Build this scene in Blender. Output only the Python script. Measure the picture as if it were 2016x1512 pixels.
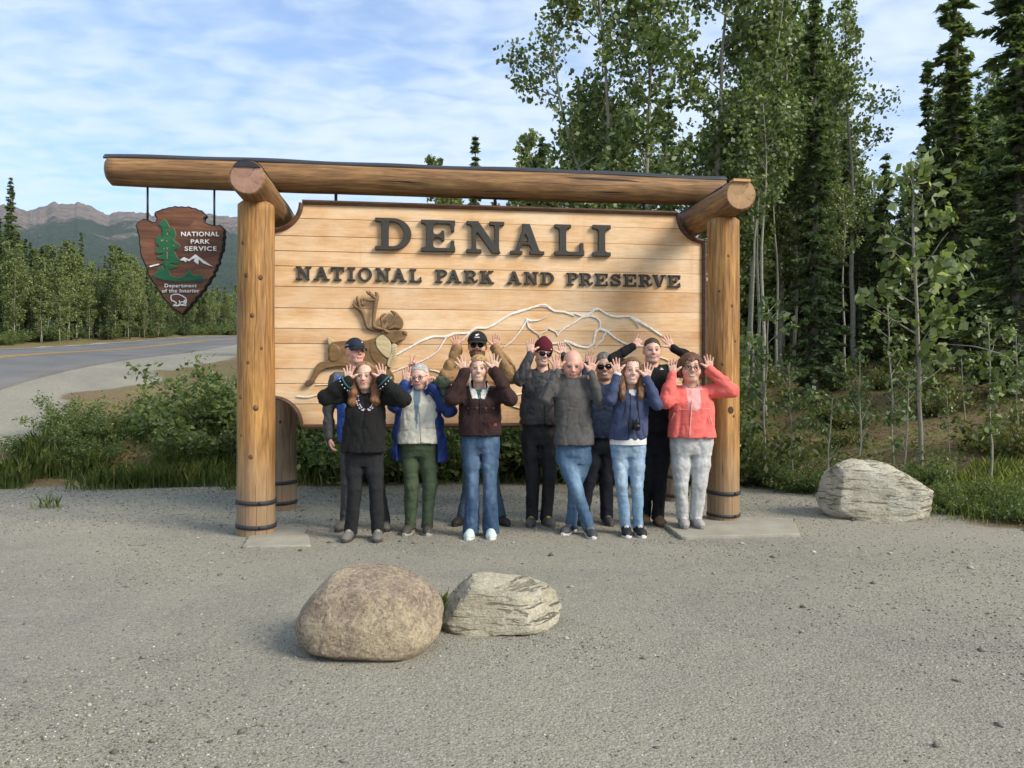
import bpy, math, random
import numpy as np
from mathutils import Vector, Matrix
from mathutils.bvhtree import BVHTree
random.seed(7); np.random.seed(7)
for o in list(bpy.data.objects): bpy.data.objects.remove(o)
SC = bpy.context.scene
COL = SC.collection
R = math.radians
# ------------------------------------------------------------------ camera, sky, sun, exposure
F = 1515.0; CX = 1008.0; CY = 756.0; CH = 1.4
cam = bpy.data.cameras.new('camera'); camo = bpy.data.objects.new('camera', cam); COL.objects.link(camo)
camo.location = (0, 0, CH); camo.rotation_euler = (R(90), 0, 0)
cam.sensor_width = 36; cam.lens = F/2016*36; cam.clip_start = .05; cam.clip_end = 20000
SC.camera = camo
SUN_AZ = 121.0; SUN_EL = 35.0          # clockwise from +Y
def build_world():
    w = bpy.data.worlds.new('World'); SC.world = w; w.use_nodes = True
    nt = w.node_tree; N = nt.nodes; L = nt.links; N.clear()
    out = N.new('ShaderNodeOutputWorld'); bg = N.new('ShaderNodeBackground'); L.new(bg.outputs[0], out.inputs[0])
    bg.inputs[1].default_value = .115
    sky = N.new('ShaderNodeTexSky'); sky.sky_type = 'NISHITA'; sky.sun_disc = False
    sky.sun_elevation = R(SUN_EL); sky.sun_rotation = R(SUN_AZ); sky.altitude = 500; sky.air_density = 1.0; sky.dust_density = .6; sky.ozone_density = 1.6
    tc = N.new('ShaderNodeTexCoord'); sep = N.new('ShaderNodeSeparateXYZ'); L.new(tc.outputs['Generated'], sep.inputs[0])
    def math_(op, a, b=None, c=None):
        m = N.new('ShaderNodeMath'); m.operation = op
        for i, v in enumerate((a, b, c)):
            if v is None: continue
            if isinstance(v, (int, float)): m.inputs[i].default_value = v
            else: L.new(v, m.inputs[i])
        return m.outputs[0]
    zz = math_('MAXIMUM', sep.outputs[2], 0.0); zz = math_('ADD', zz, .10)
    px = math_('DIVIDE', sep.outputs[0], zz); py = math_('DIVIDE', sep.outputs[1], zz)
    cv = N.new('ShaderNodeCombineXYZ'); L.new(px, cv.inputs[0]); L.new(py, cv.inputs[1])
    def noise(scale, det, rough, dist, mp):
        mpn = N.new('ShaderNodeMapping'); L.new(cv.outputs[0], mpn.inputs[0]); mpn.inputs['Scale'].default_value = mp[0]; mpn.inputs['Rotation'].default_value = (0, 0, R(mp[1])); mpn.inputs['Location'].default_value = mp[2]
        n = N.new('ShaderNodeTexNoise'); L.new(mpn.outputs[0], n.inputs[0])
        n.inputs['Scale'].default_value = scale; n.inputs['Detail'].default_value = det; n.inputs['Roughness'].default_value = rough; n.inputs['Distortion'].default_value = dist
        return n.outputs[0]
    a = noise(.55, 2, .5, .2, ((1, 1.2, 1), 20, (3.1, 1.2, 0)))        # broad sheets
    b = noise(8.0, 3, .5, .4, ((.9, 1.3, 1), -10, (0, 0, 0)))        # ripples (altocumulus)
    c = noise(2.0, 4, .55, .1, ((1, 1.1, 1), -30, (5, 2, 0)))
    s = math_('MULTIPLY', a, 1.15); s = math_('MULTIPLY_ADD', b, .72, s); s = math_('MULTIPLY_ADD', c, .42, s)
    mr = N.new('ShaderNodeMapRange'); mr.interpolation_type = 'SMOOTHSTEP'; L.new(s, mr.inputs[0])
    mr.inputs[1].default_value = .74; mr.inputs[2].default_value = 1.32; mr.inputs[3].default_value = .26; mr.inputs[4].default_value = .90
    hz = N.new('ShaderNodeMapRange'); L.new(sep.outputs[2], hz.inputs[0]); hz.inputs[1].default_value = .0; hz.inputs[2].default_value = .32; hz.inputs[3].default_value = .75; hz.inputs[4].default_value = 0
    f = math_('MAXIMUM', mr.outputs[0], hz.outputs[0])
    mix = N.new('ShaderNodeMix'); mix.data_type = 'RGBA'; L.new(f, mix.inputs[0])
    gain = N.new('ShaderNodeMix'); gain.data_type = 'RGBA'; gain.blend_type = 'MULTIPLY'; gain.inputs[0].default_value = 1; L.new(sky.outputs[0], gain.inputs[6]); gain.inputs[7].default_value = (.80, 1.08, 1.32, 1)
    L.new(gain.outputs[2], mix.inputs[6]); mix.inputs[7].default_value = (4.5, 5.2, 6.1, 1)
    L.new(mix.outputs[2], bg.inputs[0])
    w.cycles.sampling_method = 'NONE'
build_world()
sl = bpy.data.lights.new('sun', 'SUN'); sl.energy = 3.1; sl.angle = R(24); sl.color = (1, .90, .76)
so = bpy.data.objects.new('sun', sl); COL.objects.link(so)
SUND = Vector((math.sin(R(SUN_AZ))*math.cos(R(SUN_EL)), math.cos(R(SUN_AZ))*math.cos(R(SUN_EL)), math.sin(R(SUN_EL))))
so.rotation_euler = SUND.to_track_quat('Z', 'Y').to_euler(); so.location = (10, -10, 20)
SC.render.engine = 'CYCLES'
SC.view_settings.view_transform = 'Standard'; SC.view_settings.look = 'None'; SC.view_settings.gamma = 1
SC.view_settings.exposure = 0.74
SC.cycles.use_adaptive_sampling = True; SC.cycles.adaptive_threshold = .02; SC.cycles.max_bounces = 6; SC.cycles.diffuse_bounces = 4; SC.cycles.transparent_max_bounces = 6

# ------------------------------------------------------------------ helpers
def unproj(px, py, d): return np.array(((px-CX)/F*d, d, CH+(CY-py)/F*d))
def new_mesh(name, V, Fc, mat=None, smooth=True, col=None, attr=None):
    """V (n,3) array, Fc list of faces or (m,k) array"""
    me = bpy.data.meshes.new(name)
    V = np.asarray(V, np.float32)
    if isinstance(Fc, np.ndarray) and Fc.ndim == 2:
        m, k = Fc.shape
        me.vertices.add(len(V)); me.vertices.foreach_set('co', V.ravel())
        me.loops.add(m*k); me.loops.foreach_set('vertex_index', Fc.astype(np.int32).ravel())
        me.polygons.add(m); me.polygons.foreach_set('loop_start', np.arange(0, m*k, k, dtype=np.int32)); me.polygons.foreach_set('loop_total', np.full(m, k, np.int32))
        me.update(calc_edges=True)
    else:
        me.from_pydata([tuple(v) for v in V], [], [tuple(f) for f in Fc]); me.update()
    if smooth: me.polygons.foreach_set('use_smooth', np.ones(len(me.polygons), bool))
    if col is not None:
        ca = me.color_attributes.new('Col', 'FLOAT_COLOR', 'POINT')
        c4 = np.ones((len(V), 4), np.float32); c4[:, :3] = col; ca.data.foreach_set('color', c4.ravel())
    if attr is not None:
        at = me.attributes.new('rnd', 'FLOAT', 'POINT'); at.data.foreach_set('value', np.asarray(attr, np.float32))
    if mat is not None:
        for m_ in (mat if isinstance(mat, (list, tuple)) else [mat]): me.materials.append(m_)
    return me
def link(name, me, parent=None, loc=None, rot=None, label=None, cat=None, group=None, kind=None):
    o = bpy.data.objects.new(name, me); COL.objects.link(o)
    if parent is not None: o.parent = parent
    if loc is not None: o.location = [float(v) for v in loc]
    if rot is not None: o.rotation_euler = rot
    if label: o['label'] = label
    if cat: o['category'] = cat
    if group: o['group'] = group
    if kind: o['kind'] = kind
    return o
def empty(name, loc, label, cat, group=None, rot=None):
    o = link(name, None, None, loc, rot, label, cat, group); o.empty_display_size = .2
    return o
def copy_tree(o, parent=None, label=None, group=None, src=None):
    c = o.copy(); COL.objects.link(c)
    if parent is not None: c.parent = parent
    if label: c['label'] = label
    if group: c['group'] = group
    for ch in (src or o).children: copy_tree(ch, c)
    return c
class MB:
    """collects quads/tris"""
    def __init__(s): s.V = []; s.F = []; s.n = 0
    def add(s, V, Fc):
        V = np.asarray(V, float).reshape(-1, 3); s.V.append(V); s.F += [tuple(int(i)+s.n for i in f) for f in Fc]; s.n += len(V)
    def box(s, c, h, M=None):
        v = np.array([[x, y, z] for x in (-1, 1) for y in (-1, 1) for z in (-1, 1)], float)*np.array(h)
        if M is not None: v = v @ np.array(M).T
        s.add(v+np.array(c), [(0, 1, 3, 2), (4, 6, 7, 5), (0, 4, 5, 1), (2, 3, 7, 6), (0, 2, 6, 4), (1, 5, 7, 3)])
    def tube(s, P, rad, seg=8, caps=True):
        P = np.asarray(P, float); n = len(P); rad = np.broadcast_to(np.asarray(rad, float), (n,))
        T = np.gradient(P, axis=0); T /= np.linalg.norm(T, axis=1)[:, None]+1e-9
        up = np.array((0, 0, 1.)) if abs(T[0][2]) < .9 else np.array((1., 0, 0))
        a = np.linspace(0, 2*np.pi, seg, endpoint=False); V = []
        for i in range(n):
            x = np.cross(T[i], up); x /= np.linalg.norm(x)+1e-9; y = np.cross(T[i], x); up = np.cross(x, T[i])
            V.append(P[i]+rad[i]*(np.cos(a)[:, None]*x+np.sin(a)[:, None]*y))
        Fc = [(i*seg+j, i*seg+(j+1) % seg, (i+1)*seg+(j+1) % seg, (i+1)*seg+j) for i in range(n-1) for j in range(seg)]
        if caps: Fc += [tuple(range(seg-1, -1, -1)), tuple(range((n-1)*seg, n*seg))]
        s.add(np.concatenate(V), Fc)
    def ball(s, c, r, seg=10, rings=6, M=None):
        th = np.linspace(0, np.pi, rings+1); ph = np.linspace(0, 2*np.pi, seg, endpoint=False)
        V = [(math.sin(t)*math.cos(p), math.sin(t)*math.sin(p), math.cos(t)) for t in th[1:-1] for p in ph]
        V = np.array([(0, 0, 1)]+V+[(0, 0, -1)], float)*np.array(r)
        if M is not None: V = V @ np.array(M).T
        e = len(V)-1
        Fc = [(0, 1+j, 1+(j+1) % seg) for j in range(seg)]
        Fc += [(1+i*seg+j, 1+(i+1)*seg+j, 1+(i+1)*seg+(j+1) % seg, 1+i*seg+(j+1) % seg) for i in range(rings-2) for j in range(seg)]
        Fc += [(e, 1+(rings-2)*seg+(j+1) % seg, 1+(rings-2)*seg+j) for j in range(seg)]
        s.add(V+np.array(c), Fc)
    def mesh(s, name, mat=None, smooth=True, **k): return new_mesh(name, np.concatenate(s.V), s.F, mat, smooth, **k)
# value noise in numpy
_perm = np.random.RandomState(3).rand(64, 64, 64)
def vnoise(P):
    P = np.asarray(P, float); i = np.floor(P).astype(int); f = P-i; f = f*f*(3-2*f); out = 0
    for dx in (0, 1):
        for dy in (0, 1):
            for dz in (0, 1):
                w = (f[..., 0] if dx else 1-f[..., 0])*(f[..., 1] if dy else 1-f[..., 1])*(f[..., 2] if dz else 1-f[..., 2])
                out = out+w*_perm[(i[..., 0]+dx) & 63, (i[..., 1]+dy) & 63, (i[..., 2]+dz) & 63]
    return out
def fbm(P, o=4, g=.5):
    s = 0; a = 1; t = 0; P = np.asarray(P, float)
    for k in range(o): s = s+a*vnoise(P*2**k+17.3*k); t += a; a *= g
    return s/t
# ---- material builder
class MT:
    def __init__(s, name):
        s.m = bpy.data.materials.new(name); s.m.use_nodes = True; s.nt = s.m.node_tree; s.N = s.nt.nodes; s.L = s.nt.links
        s.b = s.N['Principled BSDF']; s.b.inputs['Specular IOR Level'].default_value = .3
    def node(s, t, **k):
        n = s.N.new(t)
        for a, v in k.items(): setattr(n, a, v)
        return n
    def put(s, sock, v):
        if v is None: return
        if isinstance(v, bpy.types.NodeSocket): s.L.new(v, sock)
        elif isinstance(v, tuple) and len(v) == 3 and sock.type == 'RGBA': sock.default_value = (*v, 1)
        else: sock.default_value = v
    def coord(s, kind='Object', scale=(1, 1, 1), rot=(0, 0, 0)):
        t = s.node('ShaderNodeTexCoord'); m = s.node('ShaderNodeMapping'); s.L.new(t.outputs[kind], m.inputs[0])
        m.inputs['Scale'].default_value = scale; m.inputs['Rotation'].default_value = rot
        return m.outputs[0]
    def noise(s, vec, scale, det=3, rough=.5, dist=0):
        n = s.node('ShaderNodeTexNoise'); s.put(n.inputs['Vector'], vec); n.inputs['Scale'].default_value = scale; n.inputs['Detail'].default_value = det
        n.inputs['Roughness'].default_value = rough; n.inputs['Distortion'].default_value = dist; return n.outputs[0]
    def vor(s, vec, scale, feat='F1', out=0):
        n = s.node('ShaderNodeTexVoronoi', feature=feat); s.put(n.inputs['Vector'], vec); n.inputs['Scale'].default_value = scale; return n.outputs[out]
    def ramp(s, f, stops, interp='LINEAR'):
        n = s.node('ShaderNodeValToRGB'); s.put(n.inputs[0], f); n.color_ramp.interpolation = interp; el = n.color_ramp.elements
        while len(el) < len(stops): el.new(.5)
        for e, (p, c) in zip(el, stops): e.position = p; e.color = (*c, 1) if isinstance(c, tuple) else (c, c, c, 1)
        return n.outputs[0]
    def mix(s, f, a, b, mode='MIX'):
        n = s.node('ShaderNodeMix', data_type='RGBA', blend_type=mode); s.put(n.inputs[0], f); s.put(n.inputs[6], a); s.put(n.inputs[7], b); return n.outputs[2]
    def mth(s, op, a, b=None):
        n = s.node('ShaderNodeMath', operation=op); s.put(n.inputs[0], a); s.put(n.inputs[1], b); return n.outputs[0]
    def attr(s, name, out='Color'):
        n = s.node('ShaderNodeAttribute', attribute_name=name); return n.outputs[out]
    def rand(s): return s.node('ShaderNodeObjectInfo').outputs['Random']
    def bump(s, h, strength=.3, dist=.01, normal=None):
        n = s.node('ShaderNodeBump'); s.put(n.inputs['Height'], h); n.inputs['Strength'].default_value = strength; n.inputs['Distance'].default_value = dist; s.put(n.inputs['Normal'], normal); return n.outputs[0]
    def done(s, color=None, rough=.8, normal=None, **k):
        s.put(s.b.inputs['Base Color'], color); s.put(s.b.inputs['Roughness'], rough); s.put(s.b.inputs['Normal'], normal)
        for a, v in k.items(): s.put(s.b.inputs[a.replace('_', ' ')], v)
        return s.m
def flat(name, c, rough=.7, **k):
    t = MT(name); n = t.noise(t.coord(), 30, 3)
    return t.done(t.mix(1, c, t.ramp(n, [(.3, .82), (.7, 1.12)]), 'MULTIPLY'), rough, t.bump(n, .1, .002), **k)
# ---- 2-D shapes
def shape_mesh(name, contours, thick, bevel=0, mat=None, bevres=1):
    cu = bpy.data.curves.new(name, 'CURVE'); cu.dimensions = '2D'; cu.fill_mode = 'BOTH'; cu.extrude = max(thick/2-bevel, 1e-4); cu.bevel_depth = bevel; cu.bevel_resolution = bevres; cu.offset = -bevel
    for c in contours:
        sp = cu.splines.new('POLY'); sp.points.add(len(c)-1); sp.use_cyclic_u = True
        for p, q in zip(sp.points, c): p.co = (q[0], q[1], 0, 1)
    ob = bpy.data.objects.new('tmp', cu); COL.objects.link(ob); bpy.context.view_layer.update()
    me = bpy.data.meshes.new_from_object(ob.evaluated_get(bpy.context.evaluated_depsgraph_get()))
    bpy.data.objects.remove(ob); bpy.data.curves.remove(cu)
    me.name = name; me.materials.clear()
    if mat: me.materials.append(mat)
    return me
def dp(pts, tol):
    pts = np.asarray(pts)
    if len(pts) < 3: return pts
    a, b = pts[0], pts[-1]; ab = b-a; l = np.hypot(*ab)
    d = np.abs(ab[0]*(pts[:, 1]-a[1])-ab[1]*(pts[:, 0]-a[0]))/l if l > 1e-9 else np.hypot(*(pts-a).T)
    i = int(np.argmax(d))
    if d[i] < tol: return np.array([a, b])
    return np.concatenate([dp(pts[:i+1], tol)[:-1], dp(pts[i:], tol)])
def contours2d(D, x0, y0, h, tol):
    nx, ny = D.shape; seg = {}
    def ip(i, j, k, l):
        a, b = D[i, j], D[k, l]; t = a/(a-b); return (i+(k-i)*t, j+(l-j)*t)
    S = D < 0
    code = S[:-1, :-1]*1+S[1:, :-1]*2+S[1:, 1:]*4+S[:-1, 1:]*8
    T = {1: [(3, 0)], 2: [(0, 1)], 3: [(3, 1)], 4: [(1, 2)], 5: [(3, 2), (1, 0)], 6: [(0, 2)], 7: [(3, 2)], 8: [(2, 3)], 9: [(2, 0)], 10: [(0, 3), (2, 1)], 11: [(2, 1)], 12: [(1, 3)], 13: [(1, 0)], 14: [(0, 3)]}
    def ek(i, j, e): return [('h', i, j), ('v', i+1, j), ('h', i, j+1), ('v', i, j)][e]
    def ep(k):
        t, i, j = k; return ip(i, j, i+1, j) if t == 'h' else ip(i, j, i, j+1)
    for i, j in zip(*np.nonzero((code > 0) & (code < 15))):
        for a, b in T[int(code[i, j])]: seg[ek(i, j, a)] = ek(i, j, b)
    out = []
    while seg:
        k0 = next(iter(seg)); k = k0; c = []
        while k in seg: c.append(ep(k)); k = seg.pop(k)
        if len(c) > 8:
            c = np.array(c); m = len(c)//2
            c = np.concatenate([dp(c[:m+1], tol/h)[:-1], dp(np.concatenate([c[m:], c[:1]]), tol/h)[:-1]])
            out.append(c*h+np.array((x0, y0)))
    return out
def smin(a, b, k):
    if k <= 0: return np.minimum(a, b)
    hh = np.maximum(k-np.abs(a-b), 0)/k; return np.minimum(a, b)-hh*hh*k*.25
def unit(v): v = np.array(v, float); return v/(np.linalg.norm(v)+1e-9)
# ------------------------------------------------------------------ terrain
CP = []
for x in (-4.5, -2, 1, 3.6):
    for y in (-12, -4, 2, 5, 8): CP.append((x, y, 0))
CP += [(-6.9, 10.3, 0), (-4.5, 10.6, 0), (-2, 10.8, 0), (1, 10.9, 0), (3.3, 11, 0), (4.1, 9.4, 0), (5.1, 7.4, 0), (6.0, 5, 0), (7, 2, 0), (7, -6, 0), (-5.4, 8, 0)]
CP += [(-8.4, 12.6, .62), (-9.98, 15, 1.28), (-11.3, 25, 2.33), (-16.6, 25, 2.49), (-12.85, 36, 3.25), (-19.3, 54, 4.75), (-18, 40, 3.7), (-8, 16, 1.3), (-10.4, 26, 2.36), (-15.6, 15, 1.75), (-7.2, 6, .25), (-8.4, 2, .55), (-13, 2, .9), (-9, -8, .5), (-16, -8, .9)]
CP += [(-24, 32, 3.2), (-27, 54, 5.2), (-40, 60, 5.8), (-40, 20, 2.9), (-24, 15, 2.0), (-40, -10, 2), (-13, 50, 4.3)]
CP += [(-6, 13, .8), (-3, 14, .6), (0, 14, .6), (-5, 20, 1.7), (0, 25, 2.2), (0, 40, 3.6), (-5, 60, 4.8)]
CP += [(6, 11, .62), (4, 13.5, .6), (8, 9, .75), (8, 15, 1.5), (5, 20, 1.9), (12, 15, 1.8), (10, 25, 3.0), (15, 25, 3.2), (20, 20, 3.1), (10, 32, 3.5), (20, 40, 3.7), (40, 30, 3.7), (30, 10, 2.6), (40, 60, 4.2), (18, 60, 4.2), (10, 4, .9), (16, 0, 1.2), (32, -10, 1.6)]
CP = np.array(CP, float)
def _phi(r2): return .5*r2*np.log(r2+1e-9)
_d2 = ((CP[:, None, :2]-CP[None, :, :2])**2).sum(-1); _n = len(CP)
_A = np.zeros((_n+3, _n+3)); _A[:_n, :_n] = _phi(_d2)+np.eye(_n)*.35; _A[:_n, _n] = 1; _A[:_n, _n+1:] = CP[:, :2]; _A[_n, :_n] = 1; _A[_n+1:, :_n] = CP[:, :2].T
_w = np.linalg.solve(_A, np.concatenate([CP[:, 2], np.zeros(3)]))
EDGE = np.array([(-60, 9.0), (-9, 9.4), (-6.85, 10.4), (-4.5, 10.7), (-1, 10.95), (3.2, 11.2), (3.75, 10.2), (4.25, 9.2), (4.75, 8.2), (5.2, 7.3), (6.0, 5.2), (7.2, 2), (9, -3), (20, -40)])
def edge_dist(x, y):
    """signed distance past the edge of the gravel lot (positive = vegetation)"""
    P = np.stack([np.asarray(x, float), np.asarray(y, float)], -1); best = np.full(P.shape[:-1], 1e9); sg = np.ones(P.shape[:-1])
    for a, b in zip(EDGE[:-1], EDGE[1:]):
        ab = b-a; t = np.clip(((P-a) @ ab)/(ab @ ab), 0, 1); q = P-a-t[..., None]*ab; d = np.hypot(q[..., 0], q[..., 1])
        cr = ab[0]*(P[..., 1]-a[1])-ab[1]*(P[..., 0]-a[0]); m = d < best-1e-9; best = np.where(m, d, best); sg = np.where(m, np.sign(cr), sg)
    return best*sg
def H(x, y):
    x = np.asarray(x, float); y = np.asarray(y, float); sh = x.shape
    cx = np.clip(x.ravel(), -42, 42); cy = np.clip(y.ravel(), -14, 62); out = np.empty(cx.size)
    for i in range(0, cx.size, 20000):
        q = np.stack([cx[i:i+20000], cy[i:i+20000]], 1); r2 = ((q[:, None]-CP[None, :, :2])**2).sum(-1)
        out[i:i+20000] = _phi(r2) @ _w[:_n]+_w[_n]+q @ _w[_n+1:]
    out = out.reshape(sh)
    e = edge_dist(x, y); k = np.clip((e+.4)/1.2, 0, 1); k = k*k*(3-2*k)
    inlot = 1-k
    far = (x < -7) & (y < 11)
    bumpy = (fbm(np.stack([x*.9, y*.9, x*0+3], -1), 3)-.5)*.22*k
    out = out*(1-inlot*np.where(far, .0, 1.0))+np.where(roadmask(x, y) > .1, 0, bumpy)
    return out+(fbm(np.stack([x*1.1, y*1.1, x*0], -1), 2)-.5)*.025*inlot
NEAR = np.array([(-8.2, -14), (-8.4, 2), (-9.98, 15), (-11.25, 25), (-12.85, 36), (-13.2, 50), (-11, 68), (-6, 85)], float)
FARE = np.array([(-15, -14), (-15.2, 2), (-15.7, 15), (-16.6, 25), (-18.1, 40), (-19.3, 54), (-18, 74), (-12, 95)], float)
def _pl(P, t):
    s = np.linspace(0, 1, len(P)); return np.stack([np.interp(t, s, P[:, 0]), np.interp(t, s, P[:, 1])], -1)
def road_t(x, y):
    """lateral parameter: 0 near edge .. 1 far edge"""
    xn = np.interp(y, NEAR[:, 1], NEAR[:, 0]); xf = np.interp(y, FARE[:, 1], FARE[:, 0]); return (x-xn)/(xf-xn)
def roadmask(x, y):
    t = road_t(np.asarray(x, float), np.asarray(y, float)); return ((t > -.35) & (t < 1.1))*1.0
def h1(x, y): return float(H(np.array([x]), np.array([y]))[0])

def gravel_nodes(t, co):
    """returns colour, height of packed gravel"""
    n1 = t.noise(co, .42, 5, .6, .6); n2 = t.noise(co, 60, 4, .65); v1 = t.vor(co, 75, 'F1', 1); vd = t.vor(co, 75, 'F1', 0); v2 = t.vor(co, 170, 'F1', 1); n3 = t.noise(co, 4.5, 4, .6)
    bw1 = t.node('ShaderNodeRGBToBW'); t.L.new(v1, bw1.inputs[0]); bw2 = t.node('ShaderNodeRGBToBW'); t.L.new(v2, bw2.inputs[0])
    base = t.ramp(n1, [(.34, (.155, .145, .105)), (.5, (.238, .221, .155)), (.64, (.312, .285, .195))])
    base = t.mix(t.ramp(n3, [(.35, 0.0), (.7, .5)]), base, (.31, .281, .192))
    st = t.ramp(bw1.outputs[0], [(.15, (.078, .070, .052)), (.5, (.205, .186, .128)), (.8, (.335, .305, .22)), (.96, (.55, .51, .40))])
    c = t.mix(t.ramp(n2, [(.42, .0), (.62, .75)]), base, st)
    c = t.mix(.3, c, t.ramp(bw2.outputs[0], [(.2, .05), (.8, .42)]))
    hgt = t.mth('ADD', t.mth('MULTIPLY', n2, .8), t.mth('MULTIPLY', t.mth('SUBTRACT', 1.0, vd), .5))
    return c, hgt
def mat_ground():
    t = MT('ground_mix'); co = t.coord('Object'); g, gh = gravel_nodes(t, co)
    a = t.attr('Col'); sp = t.node('ShaderNodeSeparateColor'); t.L.new(a, sp.inputs[0])
    n = t.noise(co, 2.3, 5, .65); n5 = t.noise(co, 26, 4, .7)
    lit = t.ramp(n5, [(.25, (.065, .042, .025)), (.5, (.155, .105, .055)), (.72, (.25, .18, .10))])
    moss = t.ramp(n5, [(.25, (.070, .075, .022)), (.55, (.165, .160, .046)), (.8, (.26, .22, .075))])
    veg = t.mix(t.ramp(n, [(.38, 0.), (.56, 1.)]), moss, lit)
    e = t.mth('ADD', sp.outputs[0], t.mth('MULTIPLY', t.mth('SUBTRACT', n5, .5), .5))
    f = t.ramp(e, [(.4, 0.), (.6, 1.)])
    return t.done(t.mix(f, g, veg), .95, t.bump(t.mth('ADD', gh, t.mth('MULTIPLY', f, n5)), .75, .012))
M_GROUND = mat_ground()
def axis(lo, hi, fine_lo, fine_hi, st, grow=1.35):
    a = list(np.arange(fine_lo, fine_hi+1e-6, st)); s = st; v = a[-1]
    while v < hi: s *= grow; v += s; a.append(min(v, hi))
    s = st; v = a[0]
    while v > lo: s *= grow; v -= s; a.insert(0, max(v, lo))
    return np.array(a)
def build_ground():
    xs = axis(-6000, 6000, -22, 20, .22); ys = axis(-3000, 7000, 2, 40, .22)
    X, Y = np.meshgrid(xs, ys, indexing='ij'); Z = H(X, Y)
    e = edge_dist(X, Y); rt = road_t(X, Y)
    veg = np.clip(e/.5*.5+.5+(fbm(np.stack([X*1.3, Y*1.3, X*0+9], -1), 3)-.5)*1.2, 0, 1)
    # gravel shoulder along the road
    sw = .36+.14*np.clip((Y-14)/20, 0, 1)
    shd = np.clip((rt+sw+(fbm(np.stack([X*.8, Y*.8, X*0+5], -1), 3)-.5)*.3)/.10, 0, 1)*np.clip((1.14-rt)/.06, 0, 1)
    veg = veg*(1-shd)
    nx, ny = X.shape; V = np.stack([X, Y, Z], -1).reshape(-1, 3)
    i = np.arange(nx*ny).reshape(nx, ny); Fc = np.stack([i[:-1, :-1], i[1:, :-1], i[1:, 1:], i[:-1, 1:]], -1).reshape(-1, 4)
    link('ground', new_mesh('ground', V, Fc, M_GROUND, col=np.repeat(veg.reshape(-1, 1), 3, 1)), kind='structure')
build_ground()
def mat_asphalt():
    t = MT('asphalt'); co = t.coord(); n = t.noise(co, 90, 3, .6); m = t.noise(co, .5, 4, .6)
    c = t.mix(t.ramp(m, [(.35, 0.), (.65, 1.)]), (.105, .104, .102), (.145, .143, .138))
    return t.done(t.mix(1, c, t.ramp(n, [(.3, .75), (.7, 1.25)]), 'MULTIPLY'), .85, t.bump(n, .4, .004))
def strip(name, t0, t1, dz, mat, parent=None, n=160, m=6, skirt=0, **k):
    s = np.linspace(0, 1, n); V = []
    A = _pl(NEAR, s); B = _pl(FARE, s)
    for w in np.linspace(t0, t1, m): V.append(A+(B-A)*w)
    V = np.stack(V, 1); Z = H(V[..., 0], V[..., 1])+dz
    if skirt: Z[:, 0] -= .25; Z[:, -1] -= .25; V[:, 0] = A+(B-A)*(t0-.004); V[:, 1] = A+(B-A)*t0; V[:, -1] = A+(B-A)*(t1+.004); V[:, -2] = A+(B-A)*t1; Z[:, 1] = H(V[:, 1, 0], V[:, 1, 1])+dz; Z[:, -2] = H(V[:, -2, 0], V[:, -2, 1])+dz
    i = np.arange(n*m).reshape(n, m); Fc = np.stack([i[:-1, :-1], i[:-1, 1:], i[1:, 1:], i[1:, :-1]], -1).reshape(-1, 4)
    return link(name, new_mesh(name, np.concatenate([V, Z[..., None]], -1).reshape(-1, 3), Fc, mat), parent, **k)
road = strip('road', 0, 1, .045, mat_asphalt(), kind='structure', m=24, skirt=1)
def mat_paint(nm, c):
    t = MT(nm); n = t.noise(t.coord(), 14, 5, .7); return t.done(t.mix(t.ramp(n, [(.5, 0.), (.8, .6)]), c, (.09, .09, .085)), .7)
M_YEL = mat_paint('road_yellow', (.52, .30, .03))
strip('centre_line', .455, .474, .052, M_YEL, road, m=2); strip('centre_line', .496, .515, .052, M_YEL, road, m=2)
strip('verge_line', .965, .982, .052, mat_paint('road_white', (.45, .45, .43)), road, m=2)

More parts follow.
